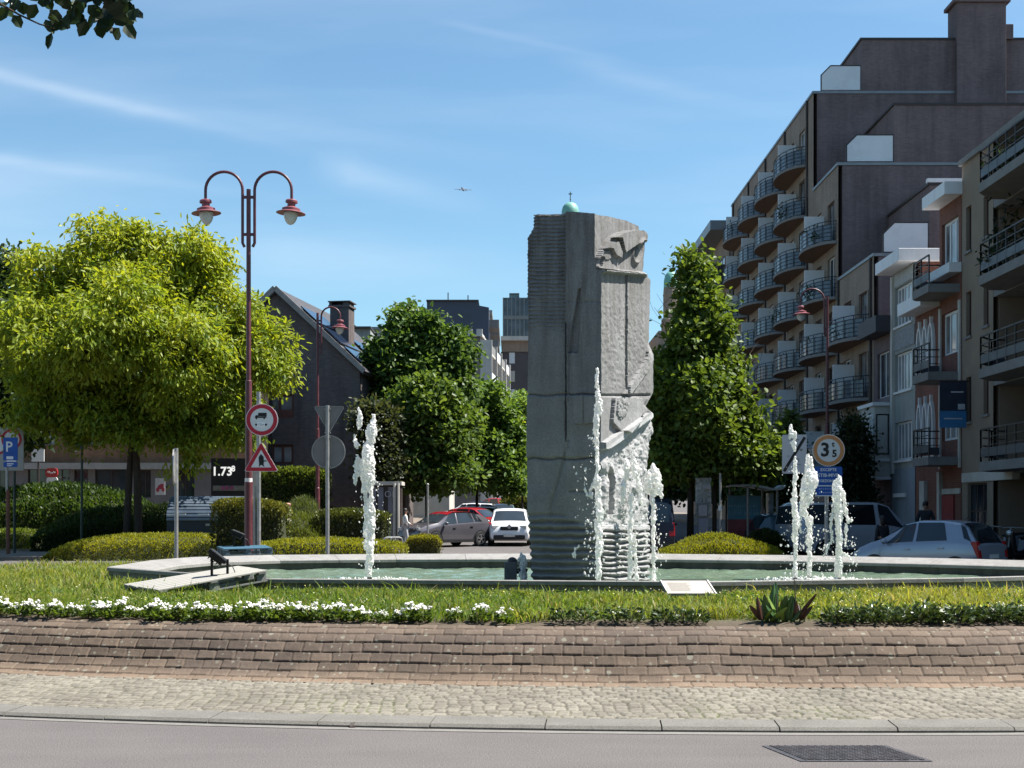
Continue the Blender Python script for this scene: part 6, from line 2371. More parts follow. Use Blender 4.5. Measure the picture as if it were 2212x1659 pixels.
def apartment(name, label, X0, Y0, Y1, H, slabs, cols_u, depth, setback=None, group=None, fac=M_tan, gab=M_gable, gb_plants=0):
    """street block: brick street front with bow balconies, blind gable towards the camera"""
    o = thing(name, label, "apartment block", (X0, Y0, 0), 0, group)
    L = Y1 - Y0
    ops = []
    for u in cols_u:
        for z in slabs:
            for s in (-1, 1):
                for w_, off_ in ((1.5, 0.7), (0.7, 2.35)):
                    a = u + s * off_ - (w_ if s < 0 else 0)
                    if a > 0.15 and a + w_ < L - 0.15 and z + 2.3 < H:
                        ops.append((a, z + 0.02, w_, 2.15) if w_ > 1 else (a, z + 0.9, w_, 1.25))
    wall(o, fac, TX, 0, L, -1, H, ops)
    for i, (a, z, w_, h) in enumerate(ops):
        window(o, TX, a, z, w_, h, M_framebrown if i % 3 else M_white, M_pane if i % 4 else M_panelite, (1 if w_ > 1 else 0, 0))
    mb = MB()
    mb.box2(0.21, depth, 0.003, L, -1, H - 0.01)
    mb.build("gable", gab, o)
    MB().box2(-0.06, depth, -0.04, L, H, H + 0.14).build("parapet", M_zinc if fac is M_tan else M_slab, o)
    if setback:
        sx, sh = setback
        mb = MB()
        mb.box2(sx, depth, 0.005, L, H + 0.14, sh)
        mb.build("upper_storey", gab, o)
        MB().box2(sx - 0.08, depth + 0.05, -0.04, L, sh, sh + 0.12).build("roof_edge", M_framedark, o)
        # frosted screen at the end of the roof terrace, with a cut corner
        mb = MB()
        mb.prism([(0.45, H + 0.22), (sx - 0.06, H + 0.22), (sx - 0.06, H + 1.5), (0.95, H + 1.5), (0.45, H + 1.0)], 0.05, 0.09, 'xz')
        mb.build("terrace_screen", M_frost, o)
        mb = MB()
        fr = [(0.43, H + 0.15), (0.43, H + 1.02), (0.94, H + 1.53), (sx - 0.03, H + 1.53)]
        for a, b in zip(fr[:-1], fr[1:]):
            mb.beam((a[0], 0.07, a[1]), (b[0], 0.07, b[1]), 0.06, 0.06)
        mb.build("screen_frame", M_framedark, o)
    for q, u in enumerate(cols_u):
        for z in slabs:
            bal(o, u, z)
            if (q * 7 + int(z)) % 3 == 0:
                balcony_plants(o, u, z, 2, int(u * 10 + z * 3))
    mb = MB()
    for u in [c + 3.05 for c in cols_u] + [cols_u[0] - 3.05]:
        if 0.1 < u < L:
            mb.tube([(-0.07, u, 0), (-0.07, u, H)], 0.06, 8)
    mb.build("downpipes", M_framedark, o)
    return o


FX = 16.3
far_slabs = [4.3, 7.1, 9.9, 12.7, 15.5, 18.3, 21.1]
blk1 = apartment("apartment_block", "long tallest brick apartment block with rows of bow balconies and a high chimney gable", FX, 73.6, 101.0, 24.5, far_slabs, [4.4, 10.6, 16.9, 23.3], 14.0, (2.6, 27.4), "brick apartment blocks on the right")
mb = MB()
mb.box2(7.65, 10.3, -0.35, 1.2, 20, 29.3)
mb.box2(7.45, 10.5, -0.5, 1.3, 29.3, 29.5)
mb.box2(8.0, 9.9, -0.2, 1.0, 29.5, 29.85)
mb.box2(8.55, 9.3, -0.1, 0.8, 29.85, 30.1)
mb.box2(10.35, 10.75, -0.2, 0.9, 27.4, 28.2)
mb.build("chimney", M_gable, blk1, bevel=0.02)
blk2 = apartment("apartment_block", "middle brick apartment block, one balcony column wide, lower than the chimney gable", FX, 68.0, 73.55, 19.2, far_slabs[:-1][:5], [3.0], 14.0, (2.8, 22.2), "brick apartment blocks on the right")
mb = MB()
mb.box2(9.6, 10.6, -0.3, 0.8, 18, 24.6)
mb.build("chimney", M_gable, blk2, bevel=0.02)
blk3 = apartment("apartment_block", "lowest brick apartment block nearest the white houses", FX, 61.3, 67.95, 13.4, far_slabs[:3], [3.4], 12.0, (2.5, 16.6), "brick apartment blocks on the right")
MB().box2(2.4, 12, -0.06, 0.2, 16.72, 16.9).build("roof_trim", M_white, blk3)

# the far end: flat balconies with white fronts under an overhanging roof
o = thing("apartment_block", "far apartment block with flat white fronted balconies under an overhanging roof", "apartment block", (FX - 0.2, 101.1, 0), 0, "brick apartment blocks on the right")
MB().box2(0, 14, 0, 22, -1, 22.8).build("wall", M_tan, o)
MB().box2(-1.4, 14, -0.2, 22, 22.8, 23.5).build("roof", M_zinc, o)
mb_ops = []
for z in [5.0, 7.8, 10.6, 13.4, 16.2, 19.0]:
    for u in (1.0, 8.0, 15.0):
        mb = MB()
        mb.box2(-1.35, 0.0, u, u + 5.0, z - 0.2, z)
        b = mb.build("balcony", M_slab, o)
        mb = MB()
        mb.box2(-1.35, -1.29, u, u + 5.0, z + 0.003, z + 1.0)
        mb.build("balcony_front", M_white, b)
        MB().box2(-1.2, 0.0, u + 5.2, u + 5.26, z, z + 2.4).build("side_screen", M_framedark, b)
        window(o, lambda uu, d, zz: (d - 0.16, uu, zz), u + 0.6, z + 0.02, 3.6, 2.2, M_framebrown, M_pane, (2, 0))

# narrow house with white bay window
o = thing("narrow_house", "narrow dark house with a projecting white bay window", "house", (FX, 58.3, 0))
ops = [(0.5, 6.9, 1.9, 2.0)]
wall(o, M_gable, TX, 0, 2.95, -1, 9.6, ops)
window(o, TX, *ops[0], M_white, M_pane, (1, 0))
MB().box2(0.21, 10, 0.003, 2.95, -1, 9.59).build("gable", M_gable, o)
MB().box2(-0.75, 0.5, -0.1, 2.95, 9.6, 10.3).build("roof_terrace", plain("dark_lead", (0.055, 0.052, 0.06), 0.6, 0.2, 0.2), o)
bay = MB()
bay.box2(-0.72, -0.01, 0.25, 2.75, 3.35, 6.5)
bo = bay.build("bay", M_cream, o, bevel=0.03)
bayT = lambda u, d, z: (d - 0.86, u, z)
window(o, bayT, 0.45, 4.35, 0.95, 1.75, M_white, M_pane, (0, 1))
window(o, bayT, 1.6, 4.35, 0.95, 1.75, M_white, M_panelite, (0, 1))
mb = MB()
mb.box2(-0.80, -0.01, 0.15, 2.85, 4.05, 4.18)
mb.box2(-0.80, -0.01, 0.15, 2.85, 3.28, 3.38)
mb.box2(-0.80, -0.01, 0.15, 2.85, 6.45, 6.6)
mb.build("bay_mouldings", M_white, bo)
fT = lambda u, d, z: (-0.72 + u, 0.13 + d, z)
window(o, fT, 0.08, 4.35, 0.56, 1.75, M_white, M_panelite, (0, 1))

# white cornice house
o = thing("cornice_house", "grey rendered house with wide white framed windows under a deep white cornice", "house", (FX, 55.0, 0))
ops = [(0.45, 9.7, 2.45, 1.65), (0.45, 6.95, 2.45, 1.6), (0.45, 4.05, 2.45, 1.6), (1.55, 0.15, 1.0, 2.25)]
wall(o, M_greyrender, TX, 0, 3.3, -1, 12.0, ops)
for op in ops[:3]:
    window(o, TX, *op, M_white, M_panelite, (4, 0), sill=M_white, bar=0.09)
d_ = MB()
d_.box2(0.1, 0.16, 1.55, 2.55, 0.15, 2.4)
dr = d_.build("door", M_white, o)
MB().box((0.08, 1.75, 1.25), (0.05, 0.05, 0.16)).build("handle", M_framedark, dr)
MB().box2(-0.1, 0.0, 1.2, 2.9, 2.5, 2.66).build("door_lintel", M_white, o)
MB().box2(0.21, 10, 0.003, 3.3, -1, 11.99).build("gable", M_redbrick, o)
MB().box2(-0.75, 1.6, -0.25, 3.3, 12.0, 12.5).build("cornice", M_white, o, bevel=0.02)
MB().box2(-0.03, -0.005, 0.06, 3.24, 11.4, 11.95).build("frieze", plain("mosaic_frieze", (0.36, 0.37, 0.37), 0.7, 0, 0.35, 14.0), o)
MB().box2(-0.03, -0.005, 0.06, 3.24, 8.7, 9.5).build("spandrel", plain("mosaic_spandrel", (0.24, 0.25, 0.26), 0.8, 0, 0.35, 10.0), o)
MB().box2(-0.02, -0.005, 0.0, 3.3, 0.1, 3.7).build("ground_render", M_bluerender, o)
MB().box2(-0.12, 0.0, 2.98, 3.25, 3.5, 11.9).build("pilaster", M_cream, o)


def lancet(root, u, z, w, h):
    """tall pointed window with white jambs, pointed head and finial"""
    zs_ = z + h * 0.66
    mb = MB()
    for a in (u - 0.11, u + w):
        mb.box2(-0.12, 0, a, a + 0.11, z, zs_)
    N = 7
    for s in (0, 1):
        ins_, out_ = [], []
        for i in range(N + 1):
            f = i / N
            x = w / 2 * (1 - f ** 1.5)
            y = h * 0.34 * sin(pi / 2 * f)
            ins_.append((x, y))
            out_.append((x + 0.11 * (1 - 0.6 * f), y + 0.12 * f))
        for i in range(N):
            q = [ins_[i], ins_[i + 1], out_[i + 1], out_[i]]
            sg = -1 if s else 1
            mb.prism([(u + w / 2 + sg * x, zs_ + y) for x, y in q], -0.12, 0.0, 'yz')
    mb.box2(-0.12, 0, u + w / 2 - 0.045, u + w / 2 + 0.045, z + h * 1.03, z + h * 1.2)
    f_ = mb.build("lancet_window", M_white, root)
    mb = MB()
    mb.prism([(u, z), (u + w, z), (u + w, zs_), (u + w / 2, z + h), (u, zs_)], -0.03, -0.006, 'yz')
    mb.build("pane", M_pane, f_)


o = thing("lancet_house", "red brick house with two rows of white pointed windows", "house", (FX, 51.95, 0))
MB().box2(0, 10, 0.003, 3.0, -1, 9.75).build("wall", M_redbrick, o)
for i in range(3):
    lancet(o, 0.55 + i * 0.75, 7.35, 0.42, 1.75)
    lancet(o, 0.55 + i * 0.75, 4.15, 0.42, 1.9)
for z_ in (7.15, 3.95):
    MB().box2(-0.15, 0.0, 0.2, 2.9, z_, z_ + 0.12).build("window_sill", M_cream, o)
MB().box2(-0.75, 2.0, -0.1, 3.0, 9.75, 10.25).build("cornice", M_white, o, bevel=0.02)
MB().box2(-0.16, -0.01, 1.4, 2.0, 1.2, 3.1).build("wall_plate", M_cream, o)


def rail_balcony(root, X, u0, u1, z, proj, chamf=0.45, band=True):
    """slab with a cut far corner, black rail and a grey infill band"""
    pl_ = [(0, u0), (-proj, u0), (-proj, u1 - chamf), (-proj + chamf * 0.75, u1), (0, u1)]
    mb = MB()
    mb.prism(pl_, z - 0.30, z, 'xy')
    b = mb.build("balcony", M_slab, root)
    edge = [(-proj + 0.05, u0 + 0.05), (-proj + 0.05, u1 - chamf - 0.02), (-proj + chamf * 0.75 + 0.03, u1 - 0.05), (-0.02, u1 - 0.05)]
    mb = MB()
    for h in (1.05, 0.78, 0.52):
        for p, q in zip(edge[:-1], edge[1:]):
            mb.beam((*p, z + h), (*q, z + h), 0.05 if h > 1 else 0.03, 0.05 if h > 1 else 0.03)
    for p, q in zip(edge[:-1], edge[1:]):
        n = max(1, int((Vector(q) - Vector(p)).length / 0.75))
        for i in range(n + 1):
            c = Vector(p).lerp(Vector(q), i / n)
            mb.beam((c.x, c.y, z), (c.x, c.y, z + 1.05), 0.045, 0.045)
    mb.build("railing", M_framedark, b)
    if band:
        mb = MB()
        for p, q in zip(edge[:-1], edge[1:]):
            mb.beam((*p, z + 0.30), (*q, z + 0.30), 0.035, 0.28)
        mb.build("infill_band", plain("rail_infill", (0.075, 0.08, 0.09), 0.5, 0.2), b)
    return b


o = thing("balcony_house", "brick and white house with small black railed balconies beside the tan building", "house", (FX, 49.35, 0))
ops = [(0.35, 11.05, 1.9, 1.7), (0.35, 7.75, 1.9, 1.6), (0.35, 4.55, 1.9, 1.6)]
wall(o, M_redbrick, TX, 0, 2.55, -1, 13.4, ops)
for op in ops:
    window(o, TX, *op, M_white, M_panelite, (2, 0), bar=0.1)
MB().box2(0.21, 10, 0.003, 2.55, -1, 13.39).build("gable", M_gable, o)
MB().box2(-0.65, 2.0, -0.1, 2.6, 13.4, 13.85).build("cornice", M_white, o)
MB().box2(-0.45, 0.0, 0, 2.55, 10.6, 10.95).build("string_course", M_white, o)
mb = MB()
mb.box2(-0.06, 0, 2.3, 2.5, 3.5, 9.6)
mb.box2(-0.06, 0, 0.05, 0.25, 3.5, 9.6)
mb.build("pilasters", M_cream, o)
for z in (10.2, 7.0, 3.9):
    rail_balcony(o, 0, 0.2, 2.45, z, 1.15, 0.3, True)
MB().box2(-0.05, 0.0, 0.1, 2.5, 2.55, 2.75).build("shop_lintel", M_cream, o)
MB().box2(-0.06, -0.005, 0.75, 2.1, 0.1, 2.5).build("shop_panel", plain("red_shop_panel", (0.22, 0.028, 0.028), 0.6, 0, 0.15, 3), o)
MB().box2(-0.14, 0.0, 2.15, 2.45, -0.2, 3.4).build("door_jamb", M_cream, o)

# tan building with deep loggias
o = thing("tan_apartment_block", "nearest tan rendered apartment block with deep loggias and black railed balconies", "apartment block", (FX, 30.0, 0))
ops = []
for z in (5.1, 8.15, 11.2):
    ops += [(18.3, z, 0.55, 1.6), (16.55, z + 0.15, 0.5, 1.4)]
ops += [(16.7, 0.3, 2.0, 2.6)]
wall(o, M_tanplaster, TX, 16.1, 19.3, -1, 14.4, ops)
for op in ops[:-1]:
    window(o, TX, *op, M_framebrown, M_pane, (1, 0), bar=0.05, sill=M_slab)
window(o, TX, *ops[-1], M_framedark, M_pane, (2, 1), name="shopfront")
MB().box2(0.21, 12, 16.1, 19.3, -1, 14.39).build("core", M_tanplaster, o)
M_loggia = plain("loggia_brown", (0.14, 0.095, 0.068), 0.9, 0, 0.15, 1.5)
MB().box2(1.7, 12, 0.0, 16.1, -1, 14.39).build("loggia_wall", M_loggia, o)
MB().box2(-0.12, 12, 0.0, 19.35, 14.4, 14.6).build("roof", M_slab, o)
MB().box2(3.0, 12, 0.0, 17.0, 14.6, 17.4).build("attic", M_tanplaster, o)
for z in (12.5, 9.5, 6.5, 3.5):
    rail_balcony(o, 0, 1.0, 14.9, z, 1.2, 0.9, True)
    MB().box2(0.0, 1.69, 0.2, 16.08, z - 0.34, z - 0.02).build("loggia_floor", M_slab, o)
    window(o, lambda u, d, zz: (1.7 + d - 0.17, u, zz), 12.0, z + 0.05, 2.2, 2.2, M_framebrown, M_pane, (1, 0))
    window(o, lambda u, d, zz: (1.7 + d - 0.17, u, zz), 6.0, z + 0.05, 2.2, 2.2, M_framebrown, M_pane, (1, 0))
mb = MB()
mb.box2(-0.05, 0.19, 14.2, 19.2, 2.95, 3.28)
mb.build("shop_beam", M_cream, o)
window(o, lambda u, d, zz: (1.7 + d - 0.17, u, zz), 9.0, 0.2, 6.0, 2.7, M_framedark, M_pane, (3, 0), name="shopfront")
sg = MB()
sg.box2(0.9, 0.98, 11.4, 13.6, 1.2, 3.1)
so = sg.build("shop_sign", plain("navy_sign", (0.012, 0.018, 0.10), 0.5), o)
text("shop_letters", "CL", 0.7, plain("sign_letter_pale", (0.5, 0.52, 0.6), 0.5), so, (0.89, 13.0, 1.95), (pi / 2, 0, -pi / 2))
balcony_plants(o, 13.2, 12.5, 3, 5)
balcony_plants(o, 12.8, 9.6, 3, 6)
bp = thing("balcony_plant", "tall dark potted plant on the tan building's upper balcony", "plant", (FX - 0.3, 44.0, 9.5))
P = rng.normal(size=(260, 3)) * np.array([0.22, 0.3, 0.55]) + np.array([0, 0, 1.15])
Vv, Qq, Tt = leaves(P, 0.22, 0.08, cols((0.012, 0.02, 0.012), (0.03, 0.04, 0.02), 260))
fast_mesh("foliage", Vv, Qq, M_leaf, bp, tint=Tt)
MB().lathe([(0.16, 0.0), (0.22, 0.4), (0.24, 0.42)], n=14).build("pot", M_framedark, bp)

bn = thing("hanging_banner", "blue and dark advertising banner hanging from the tan building's corner", "banner", (FX - 0.55, 48.7, 0))
mb = MB()
mb.box2(-0.45, 0.5, -0.02, 0.02, 5.15, 6.55)
b1 = mb.build("banner_top", plain("banner_navy", (0.02, 0.025, 0.045), 0.6, 0, 0.4, 3), bn)
MB().box2(-0.45, 0.5, -0.022, 0.022, 4.9, 5.5).build("banner_blue", plain("banner_blue", (0.035, 0.16, 0.34), 0.6, 0, 0.15, 3), b1)
mb = MB()
mb.box2(-0.05, 0.4, -0.03, -0.02, 6.15, 6.2)
mb.box2(-0.3, 0.35, -0.03, -0.02, 5.2, 5.25)
mb.box2(0.2, 0.45, -0.03, -0.02, 5.55, 5.75)
mb.build("lettering", plain("banner_white", (0.4, 0.42, 0.46), 0.6), b1)
MB().tube([(-0.5, 0, 6.57), (0.6, 0, 6.57)], 0.025, 8).build("banner_arm", M_framedark, bn)

# ------------------------------------------------------------------ left side
k = 70 / F
hx = ax(597, 70)
hz = lambda y: az(y, 70)
o = thing("gabled_house", "dark brown brick house with a steep gable towards the square", "house", (hx, 70, 0), radians(-9))
W_ = ax(783, 70) - hx
M_framehouse = plain("house_frame_brown", (0.13, 0.055, 0.045), 0.5)
ops = [((570 - 597) * k, hz(903), 66 * k, 52 * k), ((585 - 597) * k, hz(1003), 50 * k, 43 * k)]
wall(o, M_housebrick, TY, -W_, W_, -1, hz(800), ops)
for op in ops:
    window(o, TY, *op, M_framehouse, M_panelite, (1, 0), bar=0.13)
MB().box2(ops[0][0], ops[0][0] + ops[0][2], 0.05, 0.11, ops[0][1] - 0.003, ops[0][1] + 0.42).build("window_panel", M_framehouse, o)
mb = MB()
mb.prism([(-W_, hz(800)), (W_, hz(800)), (0, hz(628))], 0, 0.25, 'xz')
mb.build("gable", M_housebrick, o)
MB().box2(-W_ + 0.02, W_ - 0.02, 0.25, 12, -1, hz(800)).build("body", M_housebrick, o)
mb = MB()
for s in (-1, 1):
    a, b = Vector((0, 0, hz(621))), Vector((s * (W_ + 0.35), 0, hz(806)))
    nrm = Vector((s * (a.z - b.z), 0, abs(b.x))).normalized() * 0.22
    mb.prism([(p.x, p.z) for p in (a, b, b - nrm, a - nrm)], -0.25 - 0.003 * (s + 1), 12.2, 'xz')
rf = mb.build("roof", M_roofslate, o)
mb = MB()
for s in (-1, 1):
    a, b = Vector((0, -0.28, hz(623))), Vector((s * (W_ + 0.3), -0.28, hz(806)))
    mb.beam(a, b, 0.05, 0.26, up=(0, 0, 1))
mb.build("verge_boards", plain("verge_grey", (0.26, 0.235, 0.22), 0.7, 0, 0.2), rf)
sl = Vector((W_ + 0.35, 0, hz(806) - hz(621)))
nrm = Vector((-sl.z, 0, sl.x)).normalized()
M_pv = plain("solar_panel_glass", (0.02, 0.035, 0.07), 0.12, 0.2, 0.3, 1.5)
mb = MB()
for r0, r1, y0, y1 in ((0.22, 0.42, 0.6, 4.6), (0.46, 0.66, 0.6, 4.6), (0.70, 0.88, 0.6, 4.6), (0.45, 0.70, 6.2, 10)):
    a, b = sl * r0, sl * r1
    q = [a + nrm * 0.12, b + nrm * 0.12, b + nrm * 0.06, a + nrm * 0.06]
    mb.prism([(p.x, p.z + hz(621)) for p in q], y0, y1, 'xz')
mb.build("solar_panels", M_pv, rf)
mb = MB()
cx_ = ax(716, 74) - hx
mb.box2(cx_ - 0.52, cx_ + 0.52, 3.6, 4.7, hz(800), az(668, 74))
mb.box2(cx_ - 0.60, cx_ + 0.60, 3.52, 4.78, az(668, 74), az(664, 74))
mb.box2(cx_ - 0.58, cx_ - 0.44, 3.6, 4.7, az(664, 74), az(657, 74))
mb.box2(cx_ + 0.2, cx_ + 0.50, 3.6, 4.7, az(664, 74), az(657, 74))
mb.box2(cx_ - 0.62, cx_ + 0.62, 3.5, 4.8, az(657, 74), az(655, 74))
mb.build("chimney", M_housebrick, rf)

k = 66 / F
sx0, sx1 = ax(-160, 66), ax(556, 66)
o = thing("shop_building", "low brick building with dark shop windows behind the locust tree", "building", (sx0, 66, 0))
Wd = sx1 - sx0
U = lambda px: ax(px, 66) - sx0
gzz = lambda y: az(y, 66)
ops = [(U(60), gzz(1062), 38 * k, 50 * k), (U(115), gzz(1062), 35 * k, 50 * k), (U(160), gzz(1075), 30 * k, 62 * k), (U(205), gzz(1075), 70 * k, 66 * k), (U(300), gzz(1075), 26 * k, 60 * k),
       (U(380), gzz(1080), 40 * k, 66 * k), (U(-40), gzz(1075), 60 * k, 66 * k), (U(-130), gzz(1075), 60 * k, 66 * k), (U(470), gzz(1080), 60 * k, 66 * k)]
ups = [(U(px), 5.2, 1.3, 1.4) for px in (-120, -20, 60, 160, 260, 350, 450)]
wall(o, plain("shop_grey_wall", (0.14, 0.135, 0.14), 0.8, 0, 0.2, 1.0, 0.1), TY, 0, Wd, -1, 3.95, ops)
wall(o, brick_mat("orange_brown_brick", (0.24, 0.12, 0.07), (0.28, 0.15, 0.085), (0.22, 0.17, 0.13)), TY, 0, Wd, 4.25, 8.2, ups, name="upper_wall")
for op in ops:
    window(o, TY, *op, M_framedark, M_pane, (1, 0), name="shopfront")
for op in ups:
    window(o, TY, *op, M_white, M_panelite, (1, 0), sill=M_slab)
MB().box2(0, Wd, 0.22, 9, -1, 8.19).build("body", M_framedark, o)
MB().box2(-0.1, Wd + 0.1, -0.35, 0.2, 3.95, 4.25).build("fascia", plain("fascia_grey", (0.3, 0.29, 0.28), 0.6, 0, 0.15), o)
MB().box2(-0.2, Wd + 0.2, -0.3, 9.2, 8.2, 8.45).build("roof", M_roofslate, o)
# boards and signs fixed in front of the shops
Y = 63.5
bd_ = thing("sign_board", "blank white square board in front of the shops", "sign board", (ax(82, Y), Y, g0(Y)))
MB().box((0, 0, az(983, Y) - g0(Y)), (27 * Y / F, 0.06, 28 * Y / F)).build("board", M_whitesign, bd_)
MB().tube([(0, 0.06, -0.1), (0, 0.06, az(997, Y) - g0(Y))], 0.05, 8).build("post", M_framedark, bd_)
Y = 64.0
rs = thing("shop_sign", "red and white rounded shop sign by the window under the trees", "shop sign", (ax(112, Y), Y, 0))
mb = MB()
mb.prism(rrect(0, az(1021, Y), 26 * Y / F, 20 * Y / F, 0.16), -0.05, 0.05)
r1_ = mb.build("upper_part", plain("shop_red", (0.40, 0.03, 0.025), 0.5), rs)
mb = MB()
mb.tube([(-0.2 + q * 0.028, -0.055, az(1021, Y) + 0.05 * sin(q * 1.9) + 0.02 * sin(q * 0.7)) for q in range(15)], 0.018, 5)
mb.build("white_script", M_whitesign, r1_)
mb = MB()
mb.prism(rrect(0.02, az(1038, Y), 24 * Y / F, 17 * Y / F, 0.18), -0.045, 0.045)
mb.build("lower_part", M_whitesign, rs)
MB().box2(-0.03, 0.03, 0.05, 1.9, az(1030, Y) - 0.03, az(1030, Y) + 0.03).build("bracket", M_framedark, rs)
Y = 64.6
ps = thing("poster", "white poster with a red drawing on the grey shop wall", "poster", (ax(346, Y), Y, 0))
MB().box((0, 0, az(1051, Y)), (21 * Y / F, 0.04, 36 * Y / F)).build("sheet", plain("poster_paper", (0.42, 0.41, 0.42), 0.6), ps)
mb = MB()
for (px, py, rx, ry) in ((347, 1052, 6, 5), (341, 1058, 3.5, 5), (353, 1058, 3.5, 4), (350, 1048, 4, 3)):
    mb.prism([(ax(px, Y) - ax(346, Y) + rx * Y / F * cos(a * pi / 8), az(py, Y) + ry * Y / F * sin(a * pi / 8)) for a in range(16)], -0.03 - 0.002 * len(mb.v) / 32, -0.021, 'xz')
mb.build("drawing", plain("poster_red", (0.28, 0.03, 0.05), 0.6), ps)
MB().box2(-0.03, 0.03, 0.02, 1.5, az(1051, Y) - 0.03, az(1051, Y) + 0.03).build("fixing", M_framedark, ps)
# fuel price totem
Y = 58.0
k = Y / F
zb = g0(Y)
o = thing("price_sign", "dark fuel price sign showing white figures between pale posts", "price sign", (ax(492, Y), Y, zb))
mb = MB()
mb.box2(-36 * k, 40 * k, 0, 0.3, az(1090, Y) - zb, az(990, Y) - zb)
dp = mb.build("dark_panel", plain("price_panel", (0.012, 0.013, 0.018), 0.4), o)
M_led = bpy.data.materials.new("lit_figures")
M_led.use_nodes = True
M_led.node_tree.nodes["Principled BSDF"].inputs["Emission Color"].default_value = (1, 0.98, 0.92, 1)
M_led.node_tree.nodes["Principled BSDF"].inputs["Emission Strength"].default_value = 0.3
text("figures", "1.73", 0.52, M_led, dp, (-12 * k, -0.02, az(1019, Y) - zb), bold=0.012)
text("figures", "8", 0.34, M_led, dp, (12 * k, -0.02, az(1013, Y) - zb), bold=0.008)
MB().box2(-32 * k, 38 * k, -0.03, -0.003, az(1060, Y) - zb, az(1049, Y) - zb).build("grey_strip", M_greymetal, dp)
mb = MB()
for px, c_ in ((482, 0), (491, 1), (501, 0)):
    mb.box(((px - 492) * k, -0.04, az(1054, Y) - zb), (7 * k, 0.02, 8 * k))
mb.build("coloured_marks", plain("mark_red_blue", (0.22, 0.05, 0.14), 0.5), dp)
MB().box2(39 * k, 50 * k, -0.1, 0.35, -0.1, az(996, Y) - zb).build("pale_post", plain("pale_post", (0.42, 0.41, 0.40), 0.5), o, bevel=0.04)
MB().box2(54 * k, 66 * k, -0.1, 0.3, -0.1, az(998, Y) - zb).build("pale_post", plain("pale_post", (0.42, 0.41, 0.40), 0.5), o, bevel=0.04)
MB().box2(-36 * k, 40 * k, 0.05, 0.25, -0.1, az(1090, Y) - zb).build("base", M_framedark, o)

# ------------------------------------------------------------------ far buildings
Y = 190.0
k = Y / F
o = thing("tower_block", "dark blue grey blind gable block with roof steps and two aerials", "apartment block", (ax(905, Y), Y, 0))
U = lambda px: ax(px, Y) - ax(905, Y)
Z = lambda py: az(py, Y)
mb = MB()
M_blueg = plain("dark_blue_gable", (0.058, 0.070, 0.098), 0.85, 0, 0.15, 0.25)
mb.prism([(U(905), -2), (U(1056), -2), (U(1056), Z(664)), (U(1035), Z(660)), (U(1033), Z(648)), (U(922), Z(651)), (U(922), Z(668)), (U(905), Z(668))], 0, 26, 'xz')
mb.build("gable", M_blueg, o)
mb = MB()
mb.box2(U(921), U(1034), -0.3, 26.2, Z(651), Z(648))
mb.build("roof_edge", M_framedark, o)
for j in range(9):
    z_ = Z(700) - j * 2.85
    for u in (2, 10, 18):
        mb = MB()
        mb.box2(U(1056), U(1056) + 1.4, u, u + 6, z_ - 0.2, z_ + 0.9)
        mb.build("balcony", M_slab, o)
mb = MB()
mb.tube([(U(965), 4, Z(650)), (U(965), 4, Z(622))], 0.08, 5)
mb.tube([(U(1009), 4, Z(650)), (U(1009), 4, Z(628))], 0.08, 5)
mb.build("aerials", M_framedark, o)
MB().box2(U(1034), U(1062), 6, 24, Z(664), Z(656)).build("roof_hut", M_greyrender, o)

Y = 140.0
k = Y / F
o = thing("beige_apartment_block", "beige apartment block with stacked white balconies before the dark gable block", "apartment block", (ax(955, Y), Y, 0), radians(-4.5))
U = lambda px: ax(px, Y) - ax(955, Y)
Z = lambda py: az(py, Y)
MB().box2(U(955), U(1038), 0, 24, -2, Z(728)).build("wall", plain("beige_grey_wall", (0.17, 0.15, 0.135), 0.85, 0, 0.12, 0.5), o)
mb = MB()
for px in (957, 985, 1008, 1030):
    mb.box2(U(px), U(px) + 0.6, -0.25, 0.0, Z(728), Z(712))
mb.box2(U(955), U(1043), -0.3, 24, Z(728), Z(724))
mb.build("parapet", M_cream, o)
for j in range(10):
    z_ = Z(762) - j * 2.8
    for q, u in enumerate((0.5, 6.5, 12.5, 18.5)):
        b = MB()
        b.box2(U(1038), U(1038) + 1.1, u, u + 4.6, z_ - 0.2, z_)
        bb = b.build("balcony", M_cream, o)
        b = MB()
        b.box2(U(1038) + 1.02, U(1038) + 1.1, u, u + 4.6, z_ + 0.003, z_ + 0.85)
        b.build("balcony_front", M_white if (q + j) % 2 else M_slab, bb)
    for u in (1.2, 7.2, 13.2, 19.2):
        window(o, lambda uu, d, zz: (U(1038) + 0.16 - d, uu, zz), u, z_ + 0.05, 3.0, 2.1, M_white, M_pane, (1, 0))
mb = MB()
for u in (0.0, 6.0, 12.0, 18.0, 23.7):
    mb.box2(U(1038), U(1038) + 1.2, u, u + 0.25, -2, Z(735))
mb.build("piers", M_cream, o)

Y = 215.0
o = thing("glass_topped_tower", "far tower with a dark glazed top, white terrace band and brown base", "tower", (ax(1086, Y), Y, 0))
U = lambda px: ax(px, Y) - ax(1086, Y)
Z = lambda py: az(py, Y)
M_darkglass = glass_mat("tower_glass", (0.035, 0.045, 0.06), 0.15)
MB().box2(U(1086), U(1175), 0, 16, Z(728), Z(643)).build("glazed_top", M_darkglass, o)
mb = MB()
for px in range(1086, 1176, 9):
    mb.box2(U(px), U(px) + 0.16, -0.12, 0, Z(728), Z(643))
mb.box2(U(1086), U(1175), -0.16, 0, Z(690), Z(682))
mb.build("mullions", M_greymetal, o)
MB().box2(U(1082), U(1178), -1.2, 16.5, Z(737), Z(728)).build("terrace_band", M_cream, o)
MB().box2(U(1084), U(1176), -0.3, 16, Z(760), Z(737)).build("brown_band", M_tan, o)
MB().box2(U(1082), U(1180), 0, 16, -2, Z(760)).build("shaft", plain("tower_shaft", (0.085, 0.075, 0.08), 0.8, 0, 0.2, 0.4), o)
